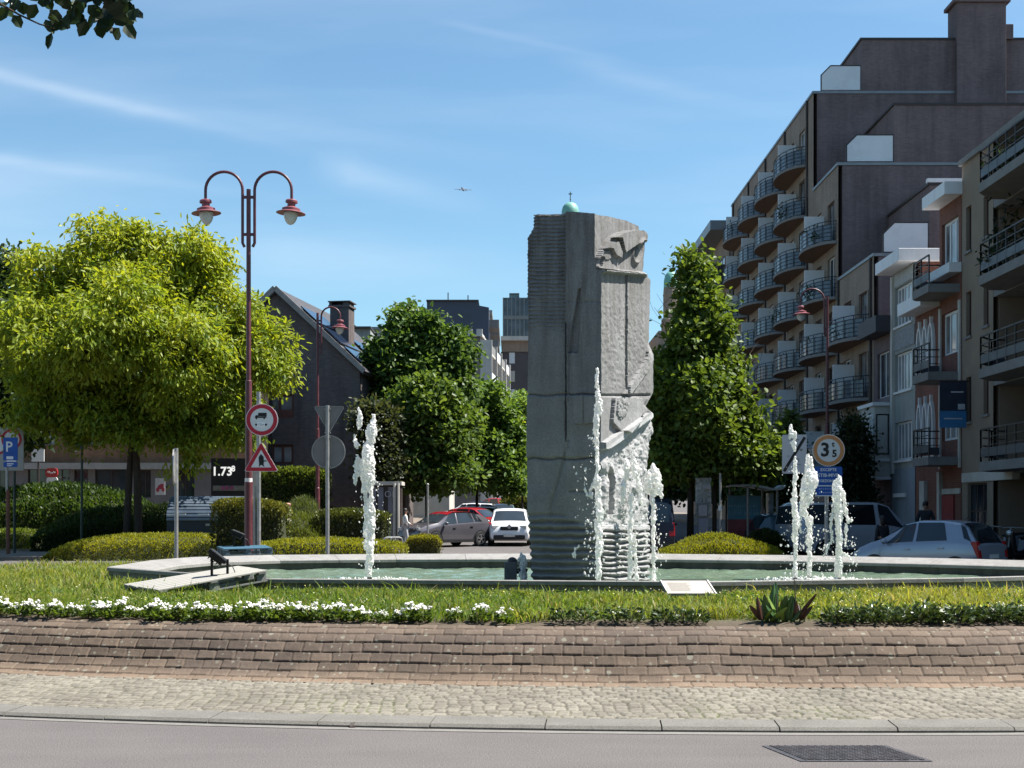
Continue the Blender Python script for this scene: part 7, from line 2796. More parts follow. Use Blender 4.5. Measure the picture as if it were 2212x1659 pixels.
for j in range(6):
    zz = Z(785) - j * 2.9
    f = MB()
    f.box2(U(1100), U(1112), -0.06, 0.0, zz, zz + 1.7)
    f = f.build("window", M_cream if j % 2 else M_frost, o)
mb = MB()
mb.box2(U(1102), U(1121), 4, 8, Z(643), Z(627))
mb.build("roof_glass_box", glass_mat("green_glass", (0.12, 0.22, 0.22), 0.1), o)
mb = MB()
for px in (1101, 1107, 1114, 1120):
    mb.box2(U(px), U(px) + 0.15, 3.8, 3.98, Z(643), Z(626))
mb.box2(U(1100), U(1122), 3.7, 8.1, Z(627), Z(625))
mb.build("box_frame", M_greymetal, o)

Y = 98.0
o = thing("flat_roofed_house", "grey flat roofed house with chimney pots behind the gabled house", "house", (ax(735, Y), Y, 0))
U = lambda px: ax(px, Y) - ax(735, Y)
Z = lambda py: az(py, Y)
MB().box2(U(735), U(800), 0, 10, -1, Z(710)).build("wall", M_greyrender, o)
mb = MB()
mb.box2(U(733), U(802), -0.3, 10.2, Z(710), Z(706))
mb.build("roof", M_roofslate, o)
mb = MB()
mb.box2(U(742), U(764), 1, 2.5, Z(706), Z(698))
mb.box2(U(775), U(792), 2, 3.5, Z(706), Z(700))
mb.build("chimney", M_housebrick, o)
o = thing("flat_roofed_house", "pale flat roofed house almost hidden behind the tall dark street tree", "house", (ax(800, 112), 112, 0))
MB().box2(0, 6.5, 0, 10, -1, az(712, 112)).build("wall", M_cream, o)
MB().box2(-0.2, 6.7, -0.3, 10, az(712, 112), az(707, 112)).build("roof", M_zinc, o)

# the basilica far up the avenue: green copper domes
Y = 340.0
M_copper = plain("copper_green", (0.16, 0.36, 0.30), 0.55, 0.1, 0.15, 0.25)
o = thing("basilica", "far basilica with green copper domes and a cross showing above the pillar", "church", (ax(1232, Y), Y, 0))
k = Y / F
Z = lambda py: az(py, Y)
mb = MB()
mb.lathe([(19 * k, Z(470)), (19 * k, Z(460)), (18.5 * k, Z(455)), (16.5 * k, Z(447)), (12 * k, Z(441)), (6 * k, Z(438)), (1.2 * k, Z(437)), (0, Z(437))], n=28)
lan = mb.build("lantern_dome", M_copper, o, smooth=True)
mb = MB()
mb.tube([(0, 0, Z(438)), (0, 0, Z(414))], 1.0 * k, 6)
mb.beam((-4 * k, 0, Z(419)), (4 * k, 0, Z(419)), 1.6 * k, 2.0 * k)
mb.ball((0, 0, Z(430)), 1.7 * k, 8, 6)
mb.build("cross", plain("bronze_cross", (0.06, 0.085, 0.08), 0.5, 0.3), lan)
mb = MB()
mb.lathe([(19 * k, Z(560)), (19 * k, Z(470))], n=20)
mb.build("lantern_drum", M_cream, o)
mb = MB()
mb.lathe([(72 * k, Z(640)), (71 * k, Z(615)), (64 * k, Z(590)), (52 * k, Z(568)), (36 * k, Z(552)), (18 * k, Z(540))], n=40)
mb.build("main_dome", M_copper, o, smooth=True)
mb = MB()
mb.lathe([(73 * k, -2), (73 * k, Z(640))], n=32)
mb.box2(-46 * k, 46 * k, -10, 60, -2, Z(770))
mb.box2(-120 * k, 120 * k, 6, 40, -2, Z(800))
for q in range(10):
    b_ = 2 * pi * q / 10
    mb.box((cos(b_) * 73 * k, sin(b_) * 73 * k, (Z(640) - 2) / 2), (1.6, 1.6, Z(640) + 1), (0, 0, b_))
mb.build("drum", M_tan, o)
tx = (1440 - 1232) * k
mb = MB()
mb.lathe([(16 * k, Z(636)), (15.8 * k, Z(622)), (13 * k, Z(610)), (8 * k, Z(603)), (1.5 * k, Z(600)), (0.6 * k, Z(592)), (0, Z(592))], (tx, -10, 0), n=22)
td = mb.build("turret_dome", M_copper, o, smooth=True)
mb = MB()
mb.beam((tx - 5 * k, -10, Z(596)), (tx + 3 * k, -10, Z(595)), 1.5 * k, 1.5 * k)
mb.build("turret_cross", plain("bronze_cross", (0.06, 0.085, 0.08), 0.5, 0.3), td)
mb = MB()
mb.lathe([(17 * k, Z(700)), (17 * k, Z(655)), (18 * k, Z(652)), (17 * k, Z(650)), (16 * k, Z(636))], (tx, -10, 0), n=12)
mb.lathe([(21 * k, -2), (21 * k, Z(704)), (17 * k, Z(700))], (tx, -10, 0), n=12)
mb.box2(tx - 34 * k, tx + 34 * k, -18, 10, -2, Z(735))
mb.build("turret", M_tan, o)
# ================================================================== PAVEMENTS
def sheet(name, poly, dz, mat, th=0.16, cuts=6):
    """raised paved area following the ground; poly = (x0, x1, y0, y1)"""
    x0, x1, y0, y1 = poly
    ys_ = sorted({y0, y1, *[y for y in (33, 42, 61, 200) if y0 < y < y1]})
    mb = MB()
    n = len(ys_)
    vs_ = [(x, y, g0(y) + dz) for y in ys_ for x in (x0, x1)] + [(x, y, g0(y) + dz - th) for y in ys_ for x in (x0, x1)]
    fs = []
    for i in range(n - 1):
        a = 2 * i
        fs.append((a, a + 1, a + 3, a + 2))
        fs.append((a, a + 2, 2 * n + a + 2, 2 * n + a))
        fs.append((a + 1, 2 * n + a + 1, 2 * n + a + 3, a + 3))
    fs.append((0, 2 * n, 2 * n + 1, 1))
    mb.add(vs_, fs)
    return struct(mb.build(name, mat))


t = NT("paving")
v_ = t.coord("Object")
b_ = t.tex("ShaderNodeTexBrick", v_, Scale=1.0)
b_.inputs["Brick Width"].default_value = 0.3
b_.inputs["Row Height"].default_value = 0.3
b_.inputs["Mortar Size"].default_value = 0.008
b_.inputs["Color1"].default_value = (0.16, 0.128, 0.104, 1)
b_.inputs["Color2"].default_value = (0.19, 0.155, 0.122, 1)
b_.inputs["Mortar"].default_value = (0.14, 0.12, 0.10, 1)
n_ = t.tex("ShaderNodeTexNoise", v_, Scale=0.6, Detail=6.0)
t.set(t.mix(1.0, b_.outputs[0], t.ramp(n_.outputs[0], [(0.3, 0.8), (0.7, 1.15)]), 'MULTIPLY'), 0.9)
sheet("pavement", (-70, -6.0, 45.4, 64.5), 0.12, t.m)
sheet("pavement", (12.6, 16.3, 24, 130), 0.12, t.m)
sheet("pavement", (-12.6, -5.2, 64.6, 130), 0.06, t.m)

# ================================================================== VEHICLES
def carpaint(name, col, rough=0.25, metal=0.0):
    if name in MATS:
        return MATS[name]
    t = NT(name)
    n = t.tex("ShaderNodeTexNoise", t.coord("Object"), Scale=1.3, Detail=4.0)
    t.set(t.ramp(n.outputs[0], [(0.3, tuple(c * 0.94 for c in col)), (0.7, tuple(min(1, c * 1.05) for c in col))]), rough, metal, 0.5)
    t.b.inputs["Coat Weight"].default_value = 0.6
    t.b.inputs["Coat Roughness"].default_value = 0.06
    MATS[name] = t.m
    return t.m


M_tyre = plain("tyre_rubber", (0.014, 0.014, 0.015), 0.8)
M_alloy = plain("alloy_rim", (0.42, 0.42, 0.43), 0.3, 0.8)
M_trim = plain("black_trim", (0.016, 0.016, 0.018), 0.5)
M_carglass = glass_mat("car_glass", (0.018, 0.024, 0.03), 0.03)
M_tail = plain("tail_light_red", (0.36, 0.012, 0.014), 0.2, 0, 0.1)
M_head = plain("headlight_clear", (0.55, 0.57, 0.58), 0.12, 0.3, 0.1)
M_plate = plain("number_plate", (0.62, 0.60, 0.56), 0.5)


class Car:
    """body lofted from a side outline: top line, belt line and widths along its length (front at +x)"""

    def __init__(s, top, belt, W, sill=0.22, roofw=0.74, taper=0.10):
        s.tx, s.tz = zip(*sorted(top))
        s.bx, s.bz = zip(*sorted(belt))
        s.W, s.sill, s.roofw, s.taper = W / 2, sill, roofw, taper
        s.x0, s.x1 = s.tx[0], s.tx[-1]

    def hw(s, x):
        c, h = (s.x0 + s.x1) / 2, (s.x1 - s.x0) / 2
        q = abs((x - c) / h)
        return s.W * (1 - s.taper * max(0, (q - 0.62) / 0.38) ** 2.2)

    def zt(s, x):
        return float(np.interp(x, s.tx, s.tz))

    def zb(s, x):
        return min(float(np.interp(x, s.bx, s.bz)), s.zt(x) - 0.015)

    def rw(s, x):
        g = np.clip((s.zt(x) - s.zb(x)) / 0.45, 0, 1)
        return s.hw(x) * (0.93 * (1 - g) + s.roofw * g)

    def half(s, x):
        w, zt, zb, rw = s.hw(x), s.zt(x), s.zb(x), s.rw(x)
        si = s.sill + 0.10 * max(0, abs((x - (s.x0 + s.x1) / 2) / ((s.x1 - s.x0) / 2)) - 0.8) / 0.2
        m = si + (zb - si) * 0.55
        return [(0, si), (w * 0.90, si), (w * 0.975, si + 0.07), (w, m), (w * 0.985, zb - 0.05), (w * 0.965, zb), (rw + (w * 0.965 - rw) * 0.10, zb + (zt - zb) * 0.86), (rw * 0.92, zt - 0.012 - 0.02 * min(1, (zt - zb) / 0.3)), (rw * 0.5, zt), (0, zt + 0.008)]

    def body(s, mat, parent, n=46):
        xs_ = sorted(set(np.linspace(s.x0, s.x1, n).round(4)) | set(np.round(s.tx, 4)))
        vs_, fs = [], []
        for x in xs_:
            h = s.half(x)
            r = [(x, y, z) for y, z in h] + [(x, -y, z) for y, z in h[-2:0:-1]]
            vs_ += r
        k = len(r)
        for i in range(len(xs_) - 1):
            for j in range(k):
                fs.append((i * k + j, (i + 1) * k + j, (i + 1) * k + (j + 1) % k, i * k + (j + 1) % k))
        fs += [tuple(range(k)), tuple((len(xs_) - 1) * k + j for j in range(k - 1, -1, -1))]
        mb = MB()
        mb.add(vs_, fs)
        o = mb.build("body", mat, parent, smooth=True)
        return o

    def side(s, o, a0, a1, b0, b1, t0=0.10, t1=0.90, off=0.010, mi=0):
        """window between belt and roof: bottom edge a0..a1, top edge b0..b1"""
        for sg in (1, -1):
            mb = MB()
            vs_ = []
            N, M = 7, 4
            for j in range(M + 1):
                t = t0 + (t1 - t0) * j / M
                for i in range(N + 1):
                    f = i / N
                    x = (a0 + (a1 - a0) * f) * (1 - j / M) + (b0 + (b1 - b0) * f) * (j / M)
                    w, zt, zb, rw = s.hw(x), s.zt(x), s.zb(x), s.rw(x)
                    y = w * 0.965 + (rw - w * 0.965) * t * 0.9 / 0.86 * 0.96
                    z = zb + (zt - zb) * t
                    vs_.append((x, sg * (y + off), z))
            mb.add(vs_, [(j * (N + 1) + i, j * (N + 1) + i + 1, (j + 1) * (N + 1) + i + 1, (j + 1) * (N + 1) + i) for j in range(M) for i in range(N)], mi)
            mb.build("side_window", M_carglass, o, smooth=True)

    def screen(s, mb, xa, xb, f=0.90, off=0.012):
        vs_ = []
        N, M = 8, 6
        for j in range(M + 1):
            x = xa + (xb - xa) * j / M
            dx = 0.02
            sl = (s.zt(x + dx) - s.zt(x - dx)) / (2 * dx)
            L = sqrt(1 + sl * sl)
            for i in range(N + 1):
                q = -1 + 2 * i / N
                y = s.rw(x) * f * q
                z = s.zt(x) + 0.008 - 0.03 * q ** 4
                vs_.append((x - sl / L * off, y, z + off / L))
        mb.add(vs_, [(j * (N + 1) + i, j * (N + 1) + i + 1, (j + 1) * (N + 1) + i + 1, (j + 1) * (N + 1) + i) for j in range(M) for i in range(N)])


def wheel(parent, x, y, r, w=0.2, spokes=5):
    sg = 1 if y > 0 else -1
    M = Matrix.Rotation(-sg * pi / 2, 3, 'X')
    mb = MB()
    mb.lathe([(r * 0.62, -w / 2), (r * 0.93, -w / 2), (r, -w * 0.35), (r, w * 0.35), (r * 0.94, w / 2), (r * 0.68, w / 2 + 0.004), (r * 0.64, w / 2 - 0.02)], (x, y, r), 26, M)
    t_ = mb.build("tyre", M_tyre, None, smooth=True)
    wh = t_
    wh.name = "wheel"
    wh.parent = parent
    mb = MB()
    yy = y + sg * (w / 2 - 0.012)
    for i in range(spokes):
        a = 2 * pi * i / spokes + 0.3
        for d in (-0.16, 0.16):
            mb.beam((x + cos(a) * r * 0.1, yy, r + sin(a) * r * 0.1), (x + cos(a + d) * r * 0.60, yy, r + sin(a + d) * r * 0.60), 0.035, 0.03, up=(0, 1, 0))
    n = 24
    P = lambda q, d: [(x + q * cos(2 * pi * i / n), yy + d, r + q * sin(2 * pi * i / n)) for i in range(n)]
    vs_ = P(r * 0.58, sg * 0.012) + P(r * 0.66, sg * 0.012)
    mb.add(vs_, [(i, (i + 1) % n, n + (i + 1) % n, n + i) for i in range(n)])
    mb.lathe([(0.06, -0.02), (0.055, 0.02), (0, 0.025)], (x, yy, r), 12, M)
    mb.build("rim", M_alloy, wh)
    mb = MB()
    vs_ = [(x, yy - sg * 0.03, r)] + [(x + r * 0.62 * cos(2 * pi * i / n), yy - sg * 0.03, r + r * 0.62 * sin(2 * pi * i / n)) for i in range(n)]
    mb.add(vs_, [(0, 1 + i, 1 + (i + 1) % n) for i in range(n)])
    mb.build("brake_disc", M_trim, wh)
    return wh


def car(name, label, cat, loc, heading, top, belt, W, paint, wins, screens, wheels, r=0.31, roof_mat=None, sill=0.22, roofw=0.74, lights=None, rails=False, group=None, plates=True, trim=True, mirror_x=None, taper=0.10, grille=True, spokes=5):
    o = thing(name, label, cat, loc, heading, group)
    c = Car(top, belt, W, sill, roofw, taper)
    b = c.body(paint, o)
    for a in wins:
        c.side(o, *a)
    for nm, (xa, xb) in zip(("windscreen", "rear_window"), screens):
        mb = MB()
        c.screen(mb, xa, xb)
        mb.build(nm, M_carglass, o, smooth=True)
    if roof_mat:
        mb = MB()
        xs_ = [a for a in (min(max(s) for s in screens[1:2]), max(min(s) for s in screens[0:1]))]
        c.screen(mb, xs_[0], xs_[1], 1.0, 0.010)
        mb.build("roof_panel", roof_mat, o, smooth=True)
    # wheels and arches
    for x in wheels:
        for sg in (1, -1):
            wheel(o, x, sg * (c.hw(x) - 0.055), r, spokes=spokes)
    for x in wheels:
        for sg in (1, -1):
            mb = MB()
            y = sg * (c.hw(x) + 0.004)
            pts = [(x + r * 1.17 * cos(pi * i / 16), r + r * 1.17 * sin(pi * i / 16)) for i in range(17)]
            pts = [(x + r * 1.17, sill)] + pts + [(x - r * 1.17, sill)]
            mb.add([(a, y, z) for a, z in pts] + [(x, y, sill)], [(i, i + 1, len(pts)) for i in range(len(pts) - 1)])
            mb.build("wheel_arch", M_trim, o)
    if trim:
        for sg in (1, -1):
            mb = MB()
            for a, d in zip(np.linspace(min(wheels) + r * 1.2, max(wheels) - r * 1.2, 5)[:-1], np.linspace(min(wheels) + r * 1.2, max(wheels) - r * 1.2, 5)[1:]):
                y0, y1 = sg * (c.hw(a) + 0.006), sg * (c.hw(d) + 0.006)
                mb.beam((a, y0, sill + 0.05), (d, y1, sill + 0.05), 0.03, 0.13)
            mb.build("sill", M_trim, o)
    # lights, bumpers, plates
    zh = 0.66 if not lights else lights[0]
    zl = 0.85 if not lights else lights[1]
    hr = 0.2 if not lights or len(lights) < 3 else lights[2]
    for sg in (1, -1):
        x = c.x1 - 0.06
        mb = MB()
        mb.box((x - 0.02, sg * c.hw(x) * 0.72, zh), (0.10, c.hw(x) * 0.40, 0.13), (0, 0, -sg * 0.35))
        mb.build("headlight", M_head, o, bevel=0.02)
        x = c.x0 + 0.05
        mb = MB()
        hw_ = c.hw(x)
        mb.prism([(c.x0 - 0.015, zl - hr), (c.x0 + 0.05, zl - hr), (c.x0 + 0.24, zl + hr * 0.8), (c.x0 + 0.20, zl + hr), (c.x0 + 0.06, zl + hr)], sg * hw_ * 0.80, sg * (hw_ * 1.0 + 0.012), 'xz')
        mb.build("tail_light", M_tail, o, bevel=0.02)
        if mirror_x is not None:
            x = mirror_x
            mb = MB()
            mb.ball((x, sg * (c.hw(x) + 0.10), c.zb(x) + 0.08), (0.07, 0.11, 0.075), 12, 8)
            mb.build("mirror", paint, o, smooth=True)
    mb = MB()
    mb.box((c.x1 - 0.03, 0, sill + 0.17), (0.10, c.hw(c.x1) * 1.7, 0.20))
    if grille:
        mb.box((c.x1 - 0.035, 0, zh - 0.06), (0.11, c.hw(c.x1) * 0.95, 0.17))
    mb.build("front_bumper", M_trim, o, bevel=0.03)
    MB().box((c.x0 + 0.03, 0, sill + 0.12), (0.10, c.hw(c.x0) * 1.8, 0.18)).build("rear_bumper", M_trim if trim else paint, o, bevel=0.03)
    if plates:
        mb = MB()
        mb.box((c.x1 + 0.03, 0, sill + 0.24), (0.012, 0.50, 0.11))
        mb.build("number_plate", M_plate, o)
        MB().box((c.x0 - 0.012, 0, zl - 0.18), (0.012, 0.50, 0.11)).build("number_plate", M_plate, o)
    for x in (wins[0][0] + 0.15,) + ((wins[1][0] + 0.15,) if len(wins) > 1 else ()):
        for sg in (1, -1):
            mb = MB()
            mb.box((x, sg * (c.hw(x) + 0.012), c.zb(x) - 0.14), (0.16, 0.03, 0.03))
            mb.build("door_handle", paint, o)
    if rails:
        for sg in (1, -1):
            xs_ = np.linspace(rails[0], rails[1], 5)
            MB().tube([(x, sg * c.rw(x) * 0.82, c.zt(x) + 0.05) for x in xs_], 0.022, 6).build("roof_rail", M_trim, o)
    return o, c


P_silver = carpaint("silver_paint", (0.29, 0.32, 0.38), 0.25, 0.25)
P_white = carpaint("white_car_paint", (0.74, 0.75, 0.77))
P_grey = carpaint("grey_car_paint", (0.105, 0.10, 0.115), 0.25, 0.4)
P_red = carpaint("red_car_paint", (0.30, 0.012, 0.022))
P_dark = carpaint("dark_blue_paint", (0.018, 0.024, 0.045))
P_van = carpaint("silver_van_paint", (0.40, 0.43, 0.48), 0.28, 0.3)
P_black = carpaint("black_paint", (0.012, 0.012, 0.015))

# small hatchback, seen from its left rear
hatch_top = [(-1.80, 0.62), (-1.77, 0.95), (-1.70, 1.02), (-1.42, 1.44), (-1.22, 1.53), (-0.7, 1.585), (0.0, 1.58), (0.35, 1.50), (0.98, 1.10), (1.35, 1.0), (1.70, 0.86), (1.86, 0.66)]
hatch_belt = [(-1.8, 0.97), (-1.2, 1.03), (0.2, 0.96), (0.98, 0.93), (1.85, 0.6)]
hatch, hc = car("hatchback_car", "small silver blue hatchback seen from its left rear, behind the basin's right rim", "car", (ax(2008, 36.2), 36.2, g0(36.2)), radians(180 - 46),
                hatch_top, hatch_belt, 1.68, P_silver, [(0.05, 0.88, 0.02, 0.36), (-0.92, -0.05, -0.78, -0.06)], [(0.98, 0.40), (-1.72, -1.28)], (1.15, -1.18), 0.31,
                lights=(0.66, 0.84, 0.21), trim=False, mirror_x=0.80, taper=0.08)
hc.side(hatch, -1.60, -1.38, -1.36, -1.24, 0.25, 0.9)
MB().beam((-1.745, -0.15, 1.10), (-1.63, 0.25, 1.16), 0.02, 0.02).build("wiper", M_trim, hatch)
MB().tube([(-1.0, 0, 1.58), (-1.12, 0, 1.68)], 0.008, 5).build("aerial", M_trim, hatch)

suv_top = [(-2.25, 0.7), (-2.2, 1.05), (-1.95, 1.5), (-1.6, 1.63), (-0.6, 1.68), (0.35, 1.66), (0.62, 1.58), (1.25, 1.12), (1.7, 1.06), (2.1, 0.98), (2.22, 0.84), (2.27, 0.6)]
suv_belt = [(-2.2, 1.05), (-1.6, 1.08), (1.2, 1.0), (2.2, 0.75)]
suv, sc_ = car("suv_car", "white sport utility car facing the camera on the avenue left of the pillar", "car", (ax(1102, 61) , 62.8, g0(62.5)), radians(-91), suv_top, suv_belt, 1.86, P_white,
               [(0.1, 1.1, 0.05, 0.55), (-0.9, 0.0, -0.85, 0.0), (-1.75, -1.0, -1.55, -0.95)], [(1.27, 0.66), (-2.15, -1.68)], (1.38, -1.35), 0.36, lights=(0.84, 1.0), rails=(-1.5, 0.3), mirror_x=0.95, roofw=0.78)
MB().box((2.29, 0, 0.86), (0.03, 0.16, 0.16), (pi / 4, 0, 0)).build("badge", M_alloy, suv)
cap, cc_ = car("crossover_car", "dark grey crossover car with a red roof parked beside the avenue", "car", (ax(962, 60.5), 60.6, g0(60.5)), radians(180 + 42),
               [(-2.05, 0.65), (-2.02, 1.0), (-1.85, 1.25), (-1.45, 1.47), (-0.7, 1.56), (0.1, 1.55), (0.4, 1.47), (1.05, 1.08), (1.7, 0.98), (2.0, 0.84), (2.08, 0.6)],
               [(-2.0, 1.05), (-1.3, 1.08), (0.0, 1.0), (1.1, 0.94), (2.0, 0.7)], 1.78, P_grey, [(0.05, 0.95, 0.02, 0.38), (-0.95, -0.05, -0.85, -0.04), (-1.45, -1.05, -1.15, -0.95)],
               [(1.05, 0.45), (-1.92, -1.5)], (1.25, -1.3), 0.34, roof_mat=P_red, lights=(0.8, 0.95, 0.13), mirror_x=0.75)
wag, _ = car("estate_car", "white estate car parked behind the grey car with the red roof", "car", (ax(1008, 78), 78, g0(78)), radians(168),
             [(-2.25, 0.7), (-2.2, 1.0), (-1.95, 1.38), (-1.6, 1.47), (-0.4, 1.52), (0.3, 1.48), (1.05, 1.02), (1.75, 0.94), (2.15, 0.8), (2.25, 0.6)],
             [(-2.2, 1.0), (0, 0.97), (1.1, 0.92), (2.2, 0.7)], 1.78, P_white, [(0.05, 0.95, 0.0, 0.3), (-0.95, -0.05, -0.9, -0.06), (-1.95, -1.05, -1.75, -1.0)], [(1.02, 0.36), (-2.15, -1.72)], (1.4, -1.35), 0.33, lights=(0.72, 0.95), rails=(-1.5, 0.1), mirror_x=0.8)
redc, _ = car("small_car", "small red car between the grey car and the oncoming white car", "car", (ax(1030, 70), 70, g0(70)), radians(-35), hatch_top, hatch_belt, 1.66, P_red,
              [(0.05, 0.88, 0.02, 0.36), (-0.92, -0.05, -0.78, -0.06)], [(0.98, 0.40), (-1.72, -1.28)], (1.15, -1.18), 0.31, lights=(0.66, 0.84), mirror_x=0.8)
# cars further up the avenue
far = [("dark blue car parked beyond the white estate car", 1048, 96, -20, P_dark), ("white car parked at the far end of the left row", 1012, 92, 170, P_white),
       ("bright red car far up the avenue behind the dark blue car", 1062, 118, 160, P_red), ("black car just behind the oncoming white car", 1086, 84, -93, P_black),
       ("white car far up the avenue beside the olive hedge", 1112, 150, -92, P_white), ("small distant red car next to the pillar's left edge", 1131, 165, -90, P_red),
       ("distant silver car among the parked row under the trees", 1078, 132, 175, P_silver)]
for lab, px, Y, hd, pt in far:
    c = dup(redc if pt is not P_white else wag, (ax(px, Y), Y, g0(Y)), radians(hd), lab)
    c.name = "parked_car"
    for ch in c.children:
        if ch.data and ch.data.materials and ch.data.materials[0] in (P_red, P_white):
            ch.data = ch.data.copy()
            ch.data.materials[0] = pt

van_top = [(-2.45, 0.6), (-2.43, 1.2), (-2.32, 1.92), (-2.1, 2.08), (0.6, 2.10), (1.0, 1.98), (1.75, 1.22), (2.2, 1.08), (2.42, 0.9), (2.46, 0.55)]
van_belt = [(-2.4, 1.2), (1.0, 1.15), (1.8, 1.05), (2.4, 0.8)]
dvan, vc = car("dark_van", "dark blue van seen from behind, right of the stone pillar", "van", (ax(1404, 45), 46.8, g0(45)), radians(86), van_top, van_belt, 1.98, P_dark,
               [(0.55, 1.6, 0.5, 0.95), (-0.7, 0.4, -0.7, 0.4), (-2.0, -0.85, -1.95, -0.85)], [(1.78, 1.05), (-2.415, -2.30)], (1.55, -1.4), 0.34, sill=0.26, roofw=0.85, lights=(0.8, 1.05, 0.22), mirror_x=1.45)
svan, _ = car("silver_van", "silver passenger van parked behind the blue hatchback and the water jets", "van", (ax(1843, 46), 46.4, g0(46)), radians(14), [(x, z * 0.93) for x, z in van_top], [(x, z * 0.95) for x, z in van_belt], 1.95, P_van,
              [(0.62, 1.6, 0.55, 0.92), (-0.75, 0.45, -0.75, 0.4), (-2.1, -0.95, -2.0, -0.95)], [(1.78, 1.05), (-2.415, -2.30)], (1.55, -1.4), 0.33, sill=0.26, roofw=0.85, lights=(0.8, 1.05, 0.22), mirror_x=1.5)
teal, _ = car("small_car", "dark car half hidden behind the right hand water jets", "car", (ax(1722, 47.5), 47.5, g0(47)), radians(10), hatch_top, hatch_belt, 1.66, carpaint("dark_teal_paint", (0.012, 0.05, 0.07)),
              [(0.05, 0.88, 0.02, 0.36), (-0.92, -0.05, -0.78, -0.06)], [(0.98, 0.40), (-1.72, -1.28)], (1.15, -1.18), 0.31, lights=(0.66, 0.84), mirror_x=0.8)

# scooters by the tan building
def scooter(label, loc, rz, paint):
    o = thing("motor_scooter", label, "scooter", loc, rz, "scooters by the tan building")
    mb = MB()
    mb.prism([(-0.75, 0.45), (-0.85, 0.72), (-0.6, 0.82), (-0.1, 0.74), (0.0, 0.42), (0.32, 0.36), (0.42, 0.75), (0.50, 0.98), (0.58, 0.96), (0.56, 0.6), (0.5, 0.28), (-0.3, 0.24)], -0.14, 0.14, 'xz')
    mb.build("body", paint, o, bevel=0.04)
    MB().box((-0.38, 0, 0.82), (0.70, 0.26, 0.10), (0, 0.06, 0)).build("seat", M_trim, o, bevel=0.04)
    for x in (-0.58, 0.66):
        mb = MB()
        mb.lathe([(0.13, -0.06), (0.22, -0.055), (0.25, 0), (0.22, 0.055), (0.13, 0.06)], (x, 0, 0.25), 18, Matrix.Rotation(pi / 2, 3, 'X'))
        mb.build("wheel", M_tyre, o, smooth=True)
    mb = MB()
    mb.tube([(0.66, 0, 0.25), (0.5, 0, 1.0), (0.45, 0, 1.08)], 0.03, 8)
    mb.tube([(0.36, -0.36, 1.06), (0.46, 0, 1.08), (0.36, 0.36, 1.06)], 0.02, 8)
    mb.build("handlebar", M_greymetal, o)
    MB().ball((0.57, 0, 0.92), (0.06, 0.09, 0.08), 10, 8).build("headlight", M_head, o, smooth=True)
    return o


scooter("white and dark scooter parked by the tan building's shop window", (ax(2168, 42), 42, g0(42) + 0.12), radians(200), P_silver)
scooter("dark scooter parked at the right edge beside the white scooter", (ax(2205, 41), 41, g0(41) + 0.12), radians(215), P_black)

